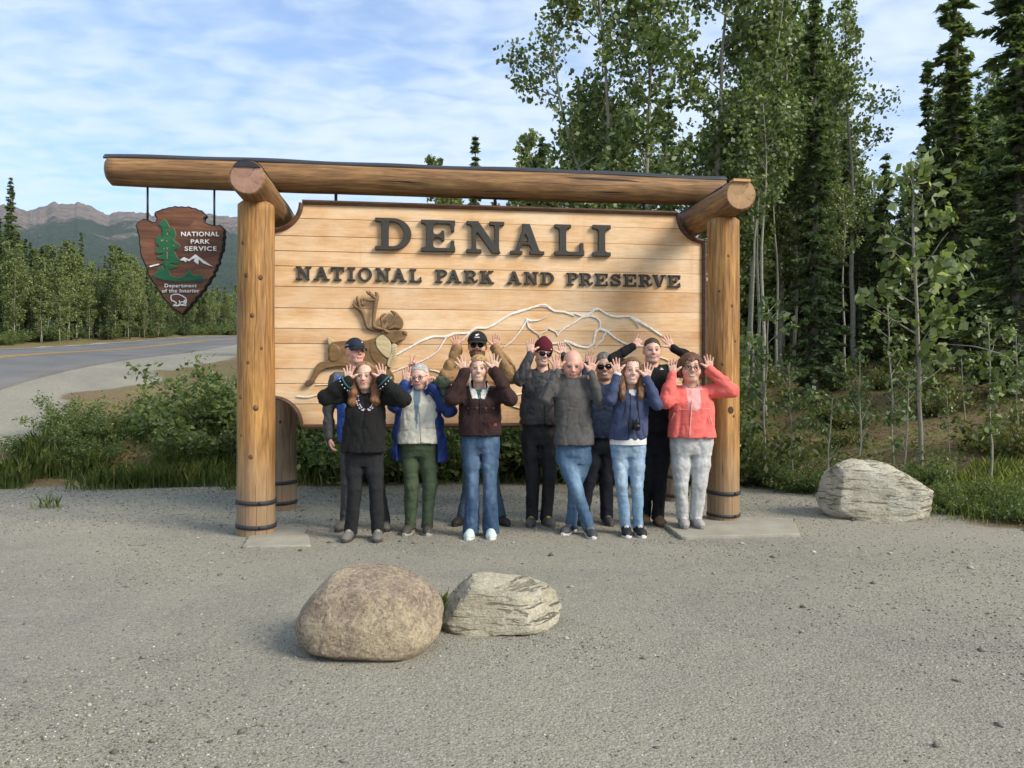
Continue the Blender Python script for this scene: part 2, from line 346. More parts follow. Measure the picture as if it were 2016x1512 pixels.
# gravel stones: real pebbles over the packed lot
def build_gravel():
    rs = np.random.RandomState(11); N = 75000
    d = 2.6+9.6*rs.rand(N)**1.25; x = (rs.rand(N)*1.44-.72)*d*1.0
    keep = (edge_dist(x, d) < .1+.25*rs.rand(N)); x = x[keep]; d = d[keep]
    dens = fbm(np.stack([x*.7, d*.7, x*0+2], -1), 3); left = np.clip((-x-1.0)/3, 0, 1)*np.clip((d-6)/3, 0, 1); worn = np.clip(1-np.hypot((x-.3)/3.2, (d-4.6)/2.6), 0, 1)
    keep = rs.rand(len(x)) < np.clip((dens-.30)*2.2+.7*left+.35*np.clip((d-7.2)/2, 0, 1)-.55*worn, .10, 1); x = x[keep]; d = d[keep]; n = len(x)
    r = .0028+.0042*rs.rand(n)**2+(rs.rand(n) < .03)*.007*rs.rand(n)+(rs.rand(n) < .003)*.014+.0012*np.clip(d-5, 0, 6)*rs.rand(n)
    oct_ = np.array([(1, 0, 0), (0, 1, 0), (-1, 0, 0), (0, -1, 0), (0, 0, 1), (0, 0, -.6)], float); fo = np.array([(0, 1, 4), (1, 2, 4), (2, 3, 4), (3, 0, 4), (1, 0, 5), (2, 1, 5), (3, 2, 5), (0, 3, 5)])
    P = oct_[None]*(.65+.7*rs.rand(n, 6, 1))*r[:, None, None]*np.stack([.8+.8*rs.rand(n), .8+.8*rs.rand(n), .5+.5*rs.rand(n)], -1)[:, None]
    a = rs.rand(n)*6.28; c, s = np.cos(a)[:, None], np.sin(a)[:, None]
    P = np.stack([P[..., 0]*c-P[..., 1]*s, P[..., 0]*s+P[..., 1]*c, P[..., 2]+.15*r[:, None]], -1)
    P += np.stack([x, d, H(x, d)], -1)[:, None]
    Fc = (fo[None]+6*np.arange(n)[:, None, None]).reshape(-1, 3)
    t = MT('pebbles'); rr = t.attr('rnd', 'Fac')
    c_ = t.ramp(rr, [(0, (.072, .066, .055)), (.35, (.175, .163, .122)), (.65, (.275, .255, .19)), (.94, (.36, .335, .265)), (1, (.58, .55, .47))])
    me = new_mesh('gravel', P.reshape(-1, 3), Fc, t.done(c_, .85), smooth=False, attr=np.repeat(rs.rand(n), 6))
    link('gravel', me, kind='stuff', label='loose grey and white gravel stones scattered over the lot', cat='gravel')
build_gravel()

# mountains beyond the forest
SKY_L = np.array([(-900, 455), (-400, 440), (-100, 425), (0, 402), (20, 403), (40, 412), (60, 413), (75, 408), (97, 401), (106, 397), (112, 400), (125, 402), (140, 399.5), (155, 398.5), (170, 403), (195, 415), (210, 421), (232, 418), (262, 418.5), (290, 419), (300, 424), (330, 424), (360, 420), (400, 421), (440, 424), (500, 431), (600, 446), (800, 492), (1100, 540), (1500, 560), (2600, 580)], float)
def mat_mountain():
    t = MT('mountain'); co = t.coord('Object', (.001, .001, .001)); g = t.node('ShaderNodeNewGeometry'); sp = t.node('ShaderNodeSeparateXYZ'); t.L.new(g.outputs['Position'], sp.inputs[0])
    n = t.noise(co, 3.2, 6, .6); n2 = t.noise(co, 22, 6, .7); a = t.attr('Col'); s3 = t.node('ShaderNodeSeparateColor'); t.L.new(a, s3.inputs[0])
    h = t.mth('ADD', s3.outputs[0], t.mth('MULTIPLY', t.mth('SUBTRACT', n, .5), 1.05)); h = t.mth('ADD', h, t.mth('MULTIPLY', t.mth('SUBTRACT', n2, .5), .5))
    rock = t.ramp(n2, [(.28, (.13, .115, .105)), (.45, (.25, .205, .175)), (.58, (.34, .265, .215)), (.75, (.30, .27, .24))])
    green = t.ramp(n2, [(.3, (.020, .046, .026)), (.6, (.045, .080, .036)), (.8, (.08, .115, .05))])
    f = t.ramp(h, [(.62, 0.), (.76, 1.)])
    return t.done(t.mix(f, green, rock), .95, t.bump(t.mth('ADD', n2, t.noise(co, 90, 4, .7)), .9, 60))
def build_mountains():
    px = np.concatenate([np.linspace(-900, -60, 60), np.linspace(-56, 520, 330), np.linspace(540, 2600, 60)]); T = np.linspace(0, 1.25, 150)
    A, Tt = np.meshgrid(px, T, indexing='ij')
    d = 330+2770*Tt; sky = np.interp(A, SKY_L[:, 0], SKY_L[:, 1])+(fbm(np.stack([A*.13, A*0, A*0+4], -1), 4)-.5)*9
    el0 = (CY-705)/F; el1 = (CY-sky)/F
    Xc = (A-CX)/F
    q = np.stack([Xc*d*.0022, d*.0022, d*0+1.5], -1); rid = 1-np.abs(2*fbm(q, 5, .55)-1)
    tt = np.clip(Tt, 0, 1)
    prof = el0+(el1-el0)*(tt**.85)
    amp = .055*np.sin(np.pi*np.clip(tt, 0, 1))**.8
    e = prof+amp*(rid-.75)
    Z = CH+e*d
    over = np.clip(Tt-1, 0, 1)*2600; Z = Z-over
    V = np.stack([Xc*d, d, Z], -1).reshape(-1, 3)
    nx, ny = A.shape; i = np.arange(nx*ny).reshape(nx, ny); Fc = np.stack([i[:-1, :-1], i[1:, :-1], i[1:, 1:], i[:-1, 1:]], -1).reshape(-1, 4)
    hgt = np.clip((Z-150)/620, 0, 1)
    link('mountain_ridge', new_mesh('mountain_ridge', V, Fc, mat_mountain(), col=np.repeat(hgt.reshape(-1, 1), 3, 1)), kind='structure')
build_mountains()

def build_haze():
    mb = MB(); mb.box((0, 1500, 395), (4800, 3300, 405)); t = MT('air'); t.N.remove(t.b); v = t.node('ShaderNodeVolumePrincipled'); v.inputs['Color'].default_value = (.70, .80, .92, 1); v.inputs['Density'].default_value = .000045; v.inputs['Anisotropy'].default_value = 0
    t.L.new(v.outputs[0], t.N['Material Output'].inputs['Volume']); link('haze', mb.mesh('haze', t.m, False), kind='stuff', label='thin bluish haze between the lot and the mountains', cat='haze')
build_haze()
# ------------------------------------------------------------------ park entrance sign
YAW = math.atan2(7.83-7.22, 2.15+2.40)
U = np.array((math.cos(YAW), math.sin(YAW), 0)); VV = np.array((-math.sin(YAW), math.cos(YAW), 0)); NN = -VV; ZZ = np.array((0, 0, 1.))
O0 = np.array((-2.40, 7.22, 0)); LSEP = math.hypot(4.55, .61)
def fr(u, v, z=0): return O0+U*u+VV*v+ZZ*z
def plane_hit(px, py, v):
    dr = np.array(((px-CX)/F, 1, (CY-py)/F)); p0 = fr(0, v); t = ((p0-np.array((0, 0, CH))) @ VV)/(dr @ VV); P = np.array((0, 0, CH))+dr*t
    return (P-p0) @ U, P[2]
def mat_log(nm, light, mid, dark, crack=1.0, foot=0):
    t = MT(nm); co = t.coord('Object', (1, 1, .09)); n = t.noise(co, 9, 5, .6, .6); n2 = t.noise(co, 34, 4, .6, .2); ck = t.noise(t.coord('Object', (1, 1, .035)), 17, 4, .55, .3)
    big = t.noise(t.coord('Object', (1, 1, .5)), 2.1, 4, .6); rd = t.rand()
    c = t.ramp(n, [(.25, dark), (.48, mid), (.72, light)])
    c = t.mix(t.ramp(big, [(.38, 0.), (.62, .85)]), c, t.mix(n2, dark, mid)); gr = t.noise(t.coord('Object', (1, 1, .05)), 60, 3, .6); c = t.mix(1, c, t.ramp(gr, [(.3, .68), (.6, 1.1)]), 'MULTIPLY')
    c = t.mix(1, c, t.ramp(n2, [(.3, .62), (.7, 1.22)]), 'MULTIPLY')
    if foot:
        g = t.node('ShaderNodeSeparateXYZ'); t.L.new(t.coord('Object'), g.inputs[0]); gz = t.mth('ADD', g.outputs[2], t.mth('MULTIPLY', t.mth('SUBTRACT', big, .5), 1.6)); c = t.mix(t.ramp(gz, [(.05, .85), (.85, 0.)]), c, t.mix(n2, (.20, .15, .10), (.30, .24, .17)))
        pt = t.noise(t.coord('Object', (1, 1, .22)), 4.5, 4, .6); c = t.mix(t.ramp(pt, [(.52, 0.), (.68, .6)]), c, (.27, .185, .105))
    cr = t.ramp(ck, [(.335, 1.), (.36, 0.)]); c = t.mix(t.mth('MULTIPLY', cr, .85*crack), c, (.02, .012, .008))
    s3 = t.node('ShaderNodeSeparateXYZ'); t.L.new(t.coord('Object'), s3.inputs[0]); ang = t.mth('ARCTAN2', s3.outputs[1], s3.outputs[0])
    wz = t.noise(t.coord('Object', (.25, .25, 1)), 1.3, 3, .55); u = t.mth('ADD', t.mth('MULTIPLY', ang, 1.75), t.mth('MULTIPLY', wz, 1.5)); f_ = t.mth('ABSOLUTE', t.mth('SUBTRACT', t.mth('FRACT', u), .5)); gate = t.noise(t.coord('Object', (1, 1, .5)), 2.2, 2, .5)
    ck2 = t.mth('MULTIPLY', t.ramp(f_, [(.010, 1.), (.024, 0.)]), t.ramp(gate, [(.42, 0.), (.5, 1.)])); c = t.mix(t.mth('MULTIPLY', ck2, .9), c, (.018, .010, .006)); cr = t.mth('MAXIMUM', cr, ck2)
    h = t.mth('SUBTRACT', t.mth('MULTIPLY', n2, .4), t.mth('MULTIPLY', cr, 1.0))
    return t.done(c, .62, t.bump(h, .5, .008))
M_POST = mat_log('post_wood', (.56, .32, .105), (.40, .20, .058), (.19, .095, .040), 1, 1)
M_POSTG = mat_log('post_wood_weathered', (.34, .235, .13), (.24, .15, .08), (.13, .085, .05), 1, 1)
M_BEAM = mat_log('beam_wood', (.42, .25, .11), (.275, .145, .058), (.12, .066, .034), 1.3)
def mat_end(nm, a, b):
    t = MT(nm); co = t.coord('Object'); sp = t.node('ShaderNodeSeparateXYZ'); t.L.new(co, sp.inputs[0])
    r = t.mth('SQRT', t.mth('ADD', t.mth('MULTIPLY', sp.outputs[0], sp.outputs[0]), t.mth('MULTIPLY', sp.outputs[1], sp.outputs[1])))
    n = t.noise(co, 9, 4, .6); ring = t.mth('SINE', t.mth('ADD', t.mth('MULTIPLY', r, 420), t.mth('MULTIPLY', n, 6)))
    ang = t.mth('ARCTAN2', sp.outputs[1], sp.outputs[0]); ck = t.node('ShaderNodeCombineXYZ'); t.L.new(t.mth('MULTIPLY', ang, 1.7), ck.inputs[0]); t.L.new(t.mth('MULTIPLY', r, 2.0), ck.inputs[1])
    kn = t.noise(ck.outputs[0], 2.6, 3, .6, .3); cr = t.mth('MULTIPLY', t.ramp(kn, [(.36, 1.), (.39, 0.)]), t.ramp(r, [(.01, 1.), (.16, .5)]))
    c = t.mix(t.ramp(ring, [(0., 0.), (1., .5)]), a, b); c = t.mix(1, c, t.ramp(n, [(.3, .75), (.7, 1.2)]), 'MULTIPLY'); c = t.mix(cr, c, (.03, .018, .012))
    return t.done(c, .8, t.bump(cr, -.4, .006))
M_END = mat_end('log_end_grain', (.40, .25, .13), (.27, .15, .075)); M_END2 = mat_end('log_end_grain_pink', (.34, .20, .14), (.24, .13, .095))
M_TAR = flat('dark_metal_cap', (.030, .033, .038), .5); M_BAND = flat('iron_band', (.035, .036, .038), .6)
M_ROD = flat('iron_rod', (.03, .03, .033), .5, Metallic=.6); M_DARKW = flat('dark_gap', (.13, .06, .022), .9)
frame = empty('log_frame', O0, 'tall log frame of weathered posts and crossbeam carrying the wooden entrance sign', 'sign frame')
def log_mesh(name, L, radf, mats, seg=40, n=44, cham=(.03, .03), seed=0, flatten=None, bend=0):
    """log along local +Z from 0 to L; end faces use material 1"""
    z = np.concatenate([[0], np.linspace(cham[0]*.8+1e-3, L-cham[1]*.8-1e-3, n), [L]]); a = np.linspace(0, 2*np.pi, seg, endpoint=False)
    V = []
    for i, q in enumerate(z):
        r = radf(q/L); r = np.full(seg, r)
        P = np.stack([np.cos(a)*1.2, np.sin(a)*1.2, np.full(seg, q*1.1)], -1)+seed*7.7
        r = r*(1+.07*(fbm(P, 3)-.5))
        if i == 0: r = r-cham[0]
        if i == len(z)-1: r = r-cham[1]
        b = bend*math.sin(math.pi*q/L)
        V.append(np.stack([np.cos(a)*r+b, np.sin(a)*r, np.full(seg, q)], -1))
    m = len(z); V = np.concatenate(V)
    Fc = [(i*seg+j, i*seg+(j+1) % seg, (i+1)*seg+(j+1) % seg, (i+1)*seg+j) for i in range(m-1) for j in range(seg)]
    nside = len(Fc); Fc += [tuple(range(seg-1, -1, -1)), tuple(range((m-1)*seg, m*seg))]
    me = new_mesh(name, V, Fc, mats)
    me.polygons[nside].material_index = 1; me.polygons[nside+1].material_index = 1; me.polygons[nside].use_smooth = False; me.polygons[nside+1].use_smooth = False
    return me
def knots(o, r, spots, mat):
    for a, z, s in spots:
        mb = MB(); M = np.array(((-math.sin(a), 0, math.cos(a)), (math.cos(a), 0, math.sin(a)), (0, 1, 0)))
        mb.ball((math.cos(a)*(r-.004), math.sin(a)*(r-.004), z), (s, s*1.25, .010), 12, 6, M)
        link('knot', mb.mesh('knot', mat), o)
def mat_knot():
    t = MT('knot'); n = t.noise(t.coord(), 22, 4); return t.done(t.ramp(n, [(.3, (.06, .03, .018)), (.6, (.15, .08, .04)), (.8, (.24, .14, .07))]), .8, t.bump(n, .5, .004))
M_KNOT = mat_knot()
posts = []
A0 = -math.pi/2
for k, (u, v, top, r0, r1, mats, ks, seed) in enumerate([
        (0, 0, 3.12, .176, .166, [M_POST, M_END], [(-.45, 2.72, .017), (.12, 2.05, .02), (.55, 2.4, .021), (-.2, 2.42, .019), (.3, 1.2, .028), (-.55, .95, .014), (.05, .75, .026), (-.1, 1.62, .016), (.6, 1.75, .015), (-.62, 1.3, .02)], 1),
        (LSEP, 0, 3.10, .160, .160, [M_POST, M_END], [(.3, 2.2, .016), (-.3, 1.62, .017), (.42, 1.1, .014), (.2, 1.16, .034), (.05, 2.7, .012), (-.5, 2.35, .013), (.55, 1.85, .013)], 2),
        (0, 1.45, 3.10, .165, .16, [M_POSTG, M_END], [(.2, 1.0, .016)], 3), (LSEP, 1.45, 3.10, .165, .16, [M_POSTG, M_END], [], 4)]):
    me = log_mesh('post', top, lambda q, r0=r0, r1=r1: r0+(r1-r0)*q, mats, cham=(.0, .035), seed=seed)
    P = U*u+VV*v; p = link('post', me, frame, (P[0], P[1], -.02)); posts.append(p)
    for a, z, s in ks: pass
    knots(p, (r0+r1)/2, [(A0+a, z, s) for a, z, s in ks], M_KNOT)
    for zb in (.10, .325):
        mb = MB(); n = 40; rr = r0*1.02+.006; V = []; w = .014 if k == 1 and zb < .2 else .019
        for z_, q in ((-w, rr-.01), (-w, rr), (w, rr), (w, rr-.01)):
            V += [(math.cos(t)*q, math.sin(t)*q, zb+z_+.004*math.sin(t*2+k)) for t in np.linspace(0, 2*np.pi, n, endpoint=False)]
        Fc = [(i*n+j, i*n+(j+1) % n, (i+1)*n+(j+1) % n, (i+1)*n+j) for i in range(3) for j in range(n)]
        mb.add(V, Fc); mb.box((math.cos(A0+.5)*(rr+.004), math.sin(A0+.5)*(rr+.004), zb), (.012, .008, .012))
        link('band', mb.mesh('band', M_BAND, True), p)
def axis_rot(d):
    d = Vector(d).normalized(); x = Vector((0, 0, 1)).cross(d).normalized(); y = d.cross(x)      # local y = up-ish
    return Matrix((x, y, d)).transposed().to_euler()
def cap_shell(L, radf, half, off, z0=0, n=40, seg=14):
    zs = np.linspace(z0, L, n); V = []
    a = np.linspace(math.pi/2-half, math.pi/2+half, seg)
    for o_ in (off, -.01):
        for q in zs:
            r = radf(q/L)+o_+.004*np.sin(q*5); V.append(np.stack([np.cos(a)*r, np.sin(a)*r, np.full(seg, q)], -1))
    V = np.concatenate(V); Fc = [(i*seg+j, i*seg+j+1, (i+1)*seg+j+1, (i+1)*seg+j) for i in range(n-1) for j in range(seg-1)]
    m = n*seg
    Fc += [(m+i*seg+j, m+(i+1)*seg+j, m+(i+1)*seg+j+1, m+i*seg+j+1) for i in range(n-1) for j in range(seg-1)]
    for i in range(n-1): Fc += [(i*seg, (i+1)*seg, m+(i+1)*seg, m+i*seg), (i*seg+seg-1, m+i*seg+seg-1, m+(i+1)*seg+seg-1, (i+1)*seg+seg-1)]
    for i in (0, n-1): Fc += [tuple([i*seg+j, i*seg+j+1, m+i*seg+j+1, m+i*seg+j]) for j in range(seg-1)]
    return V, Fc
# brackets (front-to-back logs) and crossbeam
for k, (u, seed) in enumerate(((0, 11), (LSEP, 12))):
    P = U*u+VV*-.42; L = 2.3
    me = log_mesh('bracket_log', L, lambda q: .158, [M_BEAM, (M_END2 if k == 0 else M_END)], cham=(.02, .03), seed=seed)
    b = link('bracket_log', me, frame, (P[0], P[1], 3.225), axis_rot(VV))
    V, Fc = cap_shell(L, lambda q: .158, R(48), .008, .02 if k == 0 else .16); mb = MB(); mb.add(V, Fc); link('cap', mb.mesh('cap', M_TAR), b)
    if k == 0:
        mb = MB(); a = np.linspace(R(90-52), R(90+52), 18); r_ = .150; V = [(math.cos(t)*r_, math.sin(t)*r_, z) for z in (-.012, .01) for t in a]
        mb.add(V, [tuple(range(17, -1, -1)), tuple(range(18, 36))]+[(j, j+1, j+19, j+18) for j in range(17)]+[(17, 0, 18, 35)]); link('cap', mb.mesh('cap', M_TAR, False), b)
    else:
        mb = MB(); mb.box((0, .133, .02), (.085, .012, .05)); link('plug', mb.mesh('plug', flat('fresh_wood', (.52, .30, .14), .7), False), b)
BV = .72; BZ = 3.545; BL0 = -1.577; BL1 = LSEP+.30
def brad(q): return .150+.022*math.sin(min(q*3.4, 1.57))+.006*math.sin(q*11)-.012*q
me = log_mesh('crossbeam', BL1-BL0, brad, [M_BEAM, M_END2], n=90, cham=(.05, .02), seed=21)
P = U*BL0+VV*BV; beam = link('crossbeam', me, frame, (P[0], P[1], BZ), axis_rot(U))
V, Fc = cap_shell(BL1-BL0, brad, R(52), .008, 0, 90); mb = MB(); mb.add(V, Fc); link('cap', mb.mesh('cap', M_TAR), beam)
for q, z, s in ((.8, -.02, .02), (1.55, -.06, .018), (2.6, .0, .02), (3.4, .03, .014), (4.3, -.02, .016), (5.2, .0, .02), (5.9, -.05, .013)):
    mb = MB(); r = brad(q/(BL1-BL0)); zz = z; yy = math.sqrt(max(r*r-zz*zz, 0))-.004
    mb.ball((-yy*1.0 if False else yy, zz, q), (.01, s, s*1.5), 12, 6); link('knot', mb.mesh('knot', M_KNOT), beam)

# panel --------------------------------------------------------------
PL = plane_hit(536, 700, BV)[0]; PR = plane_hit(1384, 700, BV)[0]; PT = 3.275; PB = .968
PW = PR-PL; PMAT = Matrix((Vector(U), Vector((0, 0, 1)), Vector(NN))).transposed()
panel = empty('sign_panel', fr((PL+PR)/2, BV, PB), 'wide pale board sign with dark raised lettering hanging from the log beam', 'sign', rot=PMAT.to_euler())
def pan(px, py):
    u, z = plane_hit(px, py, BV); return (u-(PL+PR)/2, z-PB)
HW = PW/2; HH = PT-PB; NR = .30
def inset_x(y):
    """half width of the panel at local height y (concave corner notches)"""
    d = min(y, HH-y)
    return HW-NR if d < 1e-6 else (HW-(math.sqrt(max(NR*NR-d*d, 0)) if d < NR else 0))
def mat_board():
    t = MT('cedar_board'); rd = t.rand(); co = t.coord('Object', (.10, 1, 1)); ad = t.node('ShaderNodeVectorMath', operation='ADD'); cx = t.node('ShaderNodeCombineXYZ'); t.L.new(t.mth('MULTIPLY', rd, 37.), cx.inputs[1]); t.L.new(co, ad.inputs[0]); t.L.new(cx.outputs[0], ad.inputs[1]); v = ad.outputs[0]
    n = t.noise(v, 7, 5, .6, .5); n2 = t.noise(v, 55, 4, .6, .2); blot = t.noise(t.coord('Object', (.5, .8, 1)), 3.2, 5, .65)
    st = t.noise(t.coord('Object', (1, .05, 1)), 13, 3, .6)
    c = t.ramp(n, [(.28, (.57, .315, .135)), (.5, (.68, .425, .215)), (.72, (.75, .52, .305))])
    c = t.mix(t.ramp(blot, [(.42, 0.), (.68, .75)]), c, (.79, .61, .41)); c = t.mix(t.ramp(blot, [(.25, .5), (.42, 0.)]), c, (.52, .25, .085))
    c = t.mix(1, c, t.ramp(n2, [(.3, .87), (.7, 1.08)]), 'MULTIPLY'); c = t.mix(t.ramp(st, [(.62, 0.), (.75, .35)]), c, (.55, .31, .13))
    c = t.mix(1, c, t.ramp(rd, [(0., (.90, .86, .82)), (.5, (1.0, 1.0, 1.0)), (1., (1.07, 1.1, 1.12))]), 'MULTIPLY')
    return t.done(c, .6, t.bump(n2, .15, .003))
M_BOARD = mat_board()
ZE = [3.275, 3.117, 2.934, 2.777, 2.62, 2.41, 2.188, 1.976, 1.819, 1.557, 1.405, 1.193, .968]
for zt, zb in zip(ZE[:-1], ZE[1:]):
    y0 = zb-PB+.0018; y1 = zt-PB-.0018
    ys = np.linspace(y0, y1, 9); right = [(inset_x(y)-.01, y) for y in ys]; left = [(-x, y) for x, y in right[::-1]]
    me = shape_mesh('board', [right+left], .04, .003, M_BOARD); link('board', me, panel, (0, 0, -.02+random.uniform(-.0015, .0015)))
# backing seen through the joints
mb = MB(); mb.box((0, HH/2, -.055), (HW-NR-.02, HH/2-.02, .012)); link('backing', mb.mesh('backing', M_DARKW, False), panel)
def mat_trim():
    t = MT('brown_trim'); n = t.noise(t.coord('Object', (.2, 1, 1)), 30, 4); return t.done(t.ramp(n, [(.3, (.055, .026, .014)), (.7, (.125, .062, .034))]), .55, t.bump(n, .2, .003))
M_TRIM = mat_trim()
def trim(path):
    P = np.array(path, float); T = np.gradient(P, axis=0); T /= np.linalg.norm(T, axis=1)[:, None]; Nn = np.stack([-T[:, 1], T[:, 0]], -1)
    mb = MB(); prof = [(.03, -.05), (.03, .034), (.012, .040), (-.012, .026), (-.018, -.05)]; m = len(prof); V = []
    for p, n in zip(P, Nn): V += [(p[0]-n[0]*o_, p[1]-n[1]*o_, z) for o_, z in prof]
    k = len(P); Fc = [(i*m+j, i*m+(j+1) % m, (i+1)*m+(j+1) % m, (i+1)*m+j) for i in range(k-1) for j in range(m)]+[tuple(range(m-1, -1, -1)), tuple(range((k-1)*m, k*m))]
    mb.add(V, Fc); link('trim', mb.mesh('trim', M_TRIM, False), panel)
e_ = .004
trim([(HW-NR-e_, HH), (-HW+NR+e_, HH)][::1]); trim([(-HW+NR+e_, 0), (HW-NR-e_, 0)]); trim([(HW, NR+e_), (HW, HH-NR-e_)]); trim([(-HW, HH-NR-e_), (-HW, NR+e_)])
aa = np.linspace(.01, math.pi/2-.01, 14)
trim([(HW-NR*math.cos(t), HH-NR*math.sin(t)) for t in aa[::-1]][::-1][::-1] and [(HW-NR*math.sin(t), HH-NR*math.cos(t)) for t in aa])
trim([(-HW+NR*math.cos(t), HH-NR*math.sin(t)) for t in aa])
trim([(HW-NR*math.cos(t), NR*math.sin(t)) for t in aa]); trim([(-HW+NR*math.sin(t), NR*math.cos(t)) for t in aa])
for px in (661, 975, 1268):
    u, _ = plane_hit(px, 395, BV); x = u-(PL+PR)/2; mb = MB(); mb.tube([(x, HH-.02, -.02), (x, BZ-PB-.05, -.02)], .016, 8); link('hanger_rod', mb.mesh('hanger_rod', M_ROD), panel)

# raised slab-serif letters
def glyph(ch):
    h = .0125; x = np.arange(-.12, 1.3, h); y = np.arange(-.12, 1.14, h); X, Y = np.meshgrid(x, y, indexing='ij')
    def box(x0, y0, x1, y1):
        qx = np.abs(X-(x0+x1)/2)-(x1-x0)/2; qy = np.abs(Y-(y0+y1)/2)-(y1-y0)/2
        return np.hypot(np.maximum(qx, 0), np.maximum(qy, 0))+np.minimum(np.maximum(qx, qy), 0)
    def ell(cx, cy, rx, ry): return (np.hypot((X-cx)/rx, (Y-cy)/ry)-1)*min(rx, ry)
    def seg(ax, ay, bx, by, w):
        dx, dy = bx-ax, by-ay; l = math.hypot(dx, dy); dx, dy = dx/l, dy/l; t = (X-ax)*dx+(Y-ay)*dy; s = -(X-ax)*dy+(Y-ay)*dx
        d = np.maximum(np.abs(t-l/2)-l/2-.15, np.abs(s)-w/2); return np.maximum(d, np.maximum(Y-1, -Y))
    def cap(p, r):
        D = np.full(X.shape, 9.)
        for (ax, ay), (bx, by) in zip(p[:-1], p[1:]):
            dx, dy = bx-ax, by-ay; t = np.clip(((X-ax)*dx+(Y-ay)*dy)/(dx*dx+dy*dy), 0, 1); D = np.minimum(D, np.hypot(X-ax-t*dx, Y-ay-t*dy)-r)
        return D
    def un(*a, k=.10):
        D = a[0]
        for b in a[1:]: D = smin(D, b, k)
        return np.maximum(D, np.maximum(Y-1.0, -Y))
    mn = np.minimum; mx = np.maximum; S = .14
    if ch == 'I': D = un(box(.19, 0, .43, 1), box(0, 0, .62, S), box(0, 1-S, .62, 1))
    elif ch == 'L': D = un(box(.15, 0, .39, 1), box(0, 0, .95, S), box(0, 1-S, .55, 1), box(.81, 0, .95, .42))
    elif ch == 'E': D = un(box(.15, 0, .39, 1), box(0, 0, 1.02, S), box(0, 1-S, 1.02, 1), box(.89, 0, 1.02, .38), box(.89, .62, 1.02, 1), box(.3, .44, .66, .56), box(.6, .33, .72, .68))
    elif ch == 'D':
        o = mn(box(.18, 0, .55, 1), mx(ell(.52, .5, .56, .5), .3-X)); i = mn(box(.42, S, .55, 1-S), mx(ell(.5, .5, .33, .5-S), -(X-.42)))
        D = un(mx(o, -i), box(0, 0, .45, S), box(0, 1-S, .45, 1), k=.05); D = mx(D, -i)
    elif ch == 'N': D = un(box(.14, 0, .28, 1), box(.74, 0, .88, 1), box(0, 1-S, .3, 1), box(0, 0, .42, S), box(.6, 1-S, 1.02, 1), seg(.21, .98, .79, .02, .22), k=.06)
    elif ch == 'A': D = un(seg(.21, .05, .5, .95, .14), seg(.51, .95, .83, .05, .25), box(.3, .3, .75, .41), box(0, 0, .4, .13), box(.6, 0, 1.08, .13), k=.06)
    elif ch == 'T': D = un(box(.36, 0, .60, 1), box(0, 1-S, .96, 1), box(0, .62, .12, 1), box(.84, .62, .96, 1), box(.18, 0, .78, S))
    elif ch == 'O': D = mx(ell(.5, .5, .5, .52), -ell(.5, .5, .27, .37))
    elif ch in 'PR':
        o = mn(box(.15, .42, .52, 1), mx(ell(.5, .71, .40, .29), .3-X)); i = mn(box(.39, .54, .5, 1-.13), mx(ell(.48, .705, .19, .165), -(X-.39)))
        D = un(mx(o, -i), box(.15, 0, .39, 1), box(0, 1-S, .4, 1), box(0, 0, .55 if ch == 'P' else .5, S), k=.06)
        if ch == 'R': D = un(D, cap([(.5, .46), (.66, .34), (.72, .16), (.82, .10), (.93, .16), (.95, .24)], .085), k=.04)
        D = mx(D, -i)
    elif ch == 'K': D = un(box(.15, 0, .39, 1), box(0, 0, .5, S), box(0, 1-S, .5, 1), seg(.36, .38, .82, .95, .13), seg(.5, .58, .82, .05, .23), box(.6, 1-.12, 1.0, 1), box(.58, 0, 1.05, .13), k=.05)
    elif ch == 'S': D = un(cap([(.78, .70), (.72, .84), (.5, .905), (.28, .87), (.17, .73), (.24, .60), (.48, .52), (.74, .43), (.84, .28), (.76, .14), (.52, .095), (.28, .14), (.14, .30)], .095), box(.77, .62, .88, 1), box(.06, 0, .17, .38), k=.05)
    elif ch == 'V': D = un(seg(.2, .95, .5, .05, .24), seg(.85, .95, .56, .05, .13), box(0, 1-.13, .44, 1), box(.62, 1-.13, 1.06, 1), k=.06)
    return contours2d(np.maximum(D, -9)+(.012 if ch not in 'I' else .006), x[0], y[0], h, .004), {'I': .62, 'L': .95, 'E': 1.02, 'D': 1.08, 'N': 1.02, 'A': 1.08, 'T': .96, 'O': 1., 'P': .9, 'R': 1., 'K': 1.05, 'S': .94, 'V': 1.06}[ch]
M_LET = flat('letter_paint', (.046, .042, .035), .55)
GL = {}
def put_letter(ch, px0, px1, pyt, pyb, thick):
    if ch not in GL: GL[ch] = glyph(ch)
    cs, w = GL[ch]; x0, yt = pan(px0, pyt); x1, _ = pan(px1, pyt); _, yb = pan(px0, pyb); hh = yt-yb; sx = (x1-x0)/w
    me = shape_mesh('letter', [np.stack([c[:, 0]*sx, c[:, 1]*hh], -1) for c in cs], thick, .004, M_LET); link('letter', me, panel, (x0, yb, thick/2+.003))
for ch, a, b, yt, yb in (('D', 738, 811, 429, 493.5), ('E', 828, 895, 433, 496.5), ('N', 917, 993, 435.5, 499.5), ('A', 1003, 1071, 440.5, 502), ('L', 1090, 1148, 442, 504), ('I', 1165, 1201, 443.5, 505.5)): put_letter(ch, a, b, yt, yb, .045)
def row(s, spans, y0, y1):
    for ch, (a, b) in zip(s, spans):
        q = (a-582)/(1338-582); put_letter(ch, a, b, y0[0]+(y0[1]-y0[0])*q, y1[0]+(y1[1]-y1[0])*q, .028)
S1 = [(583, 614), (617.5, 650), (652, 678), (684, 700), (705, 733), (739, 769.5), (770, 801.5), (806, 830)]
row('NATIONAL', S1, (524.3, 542.2), (551.5, 566.5))
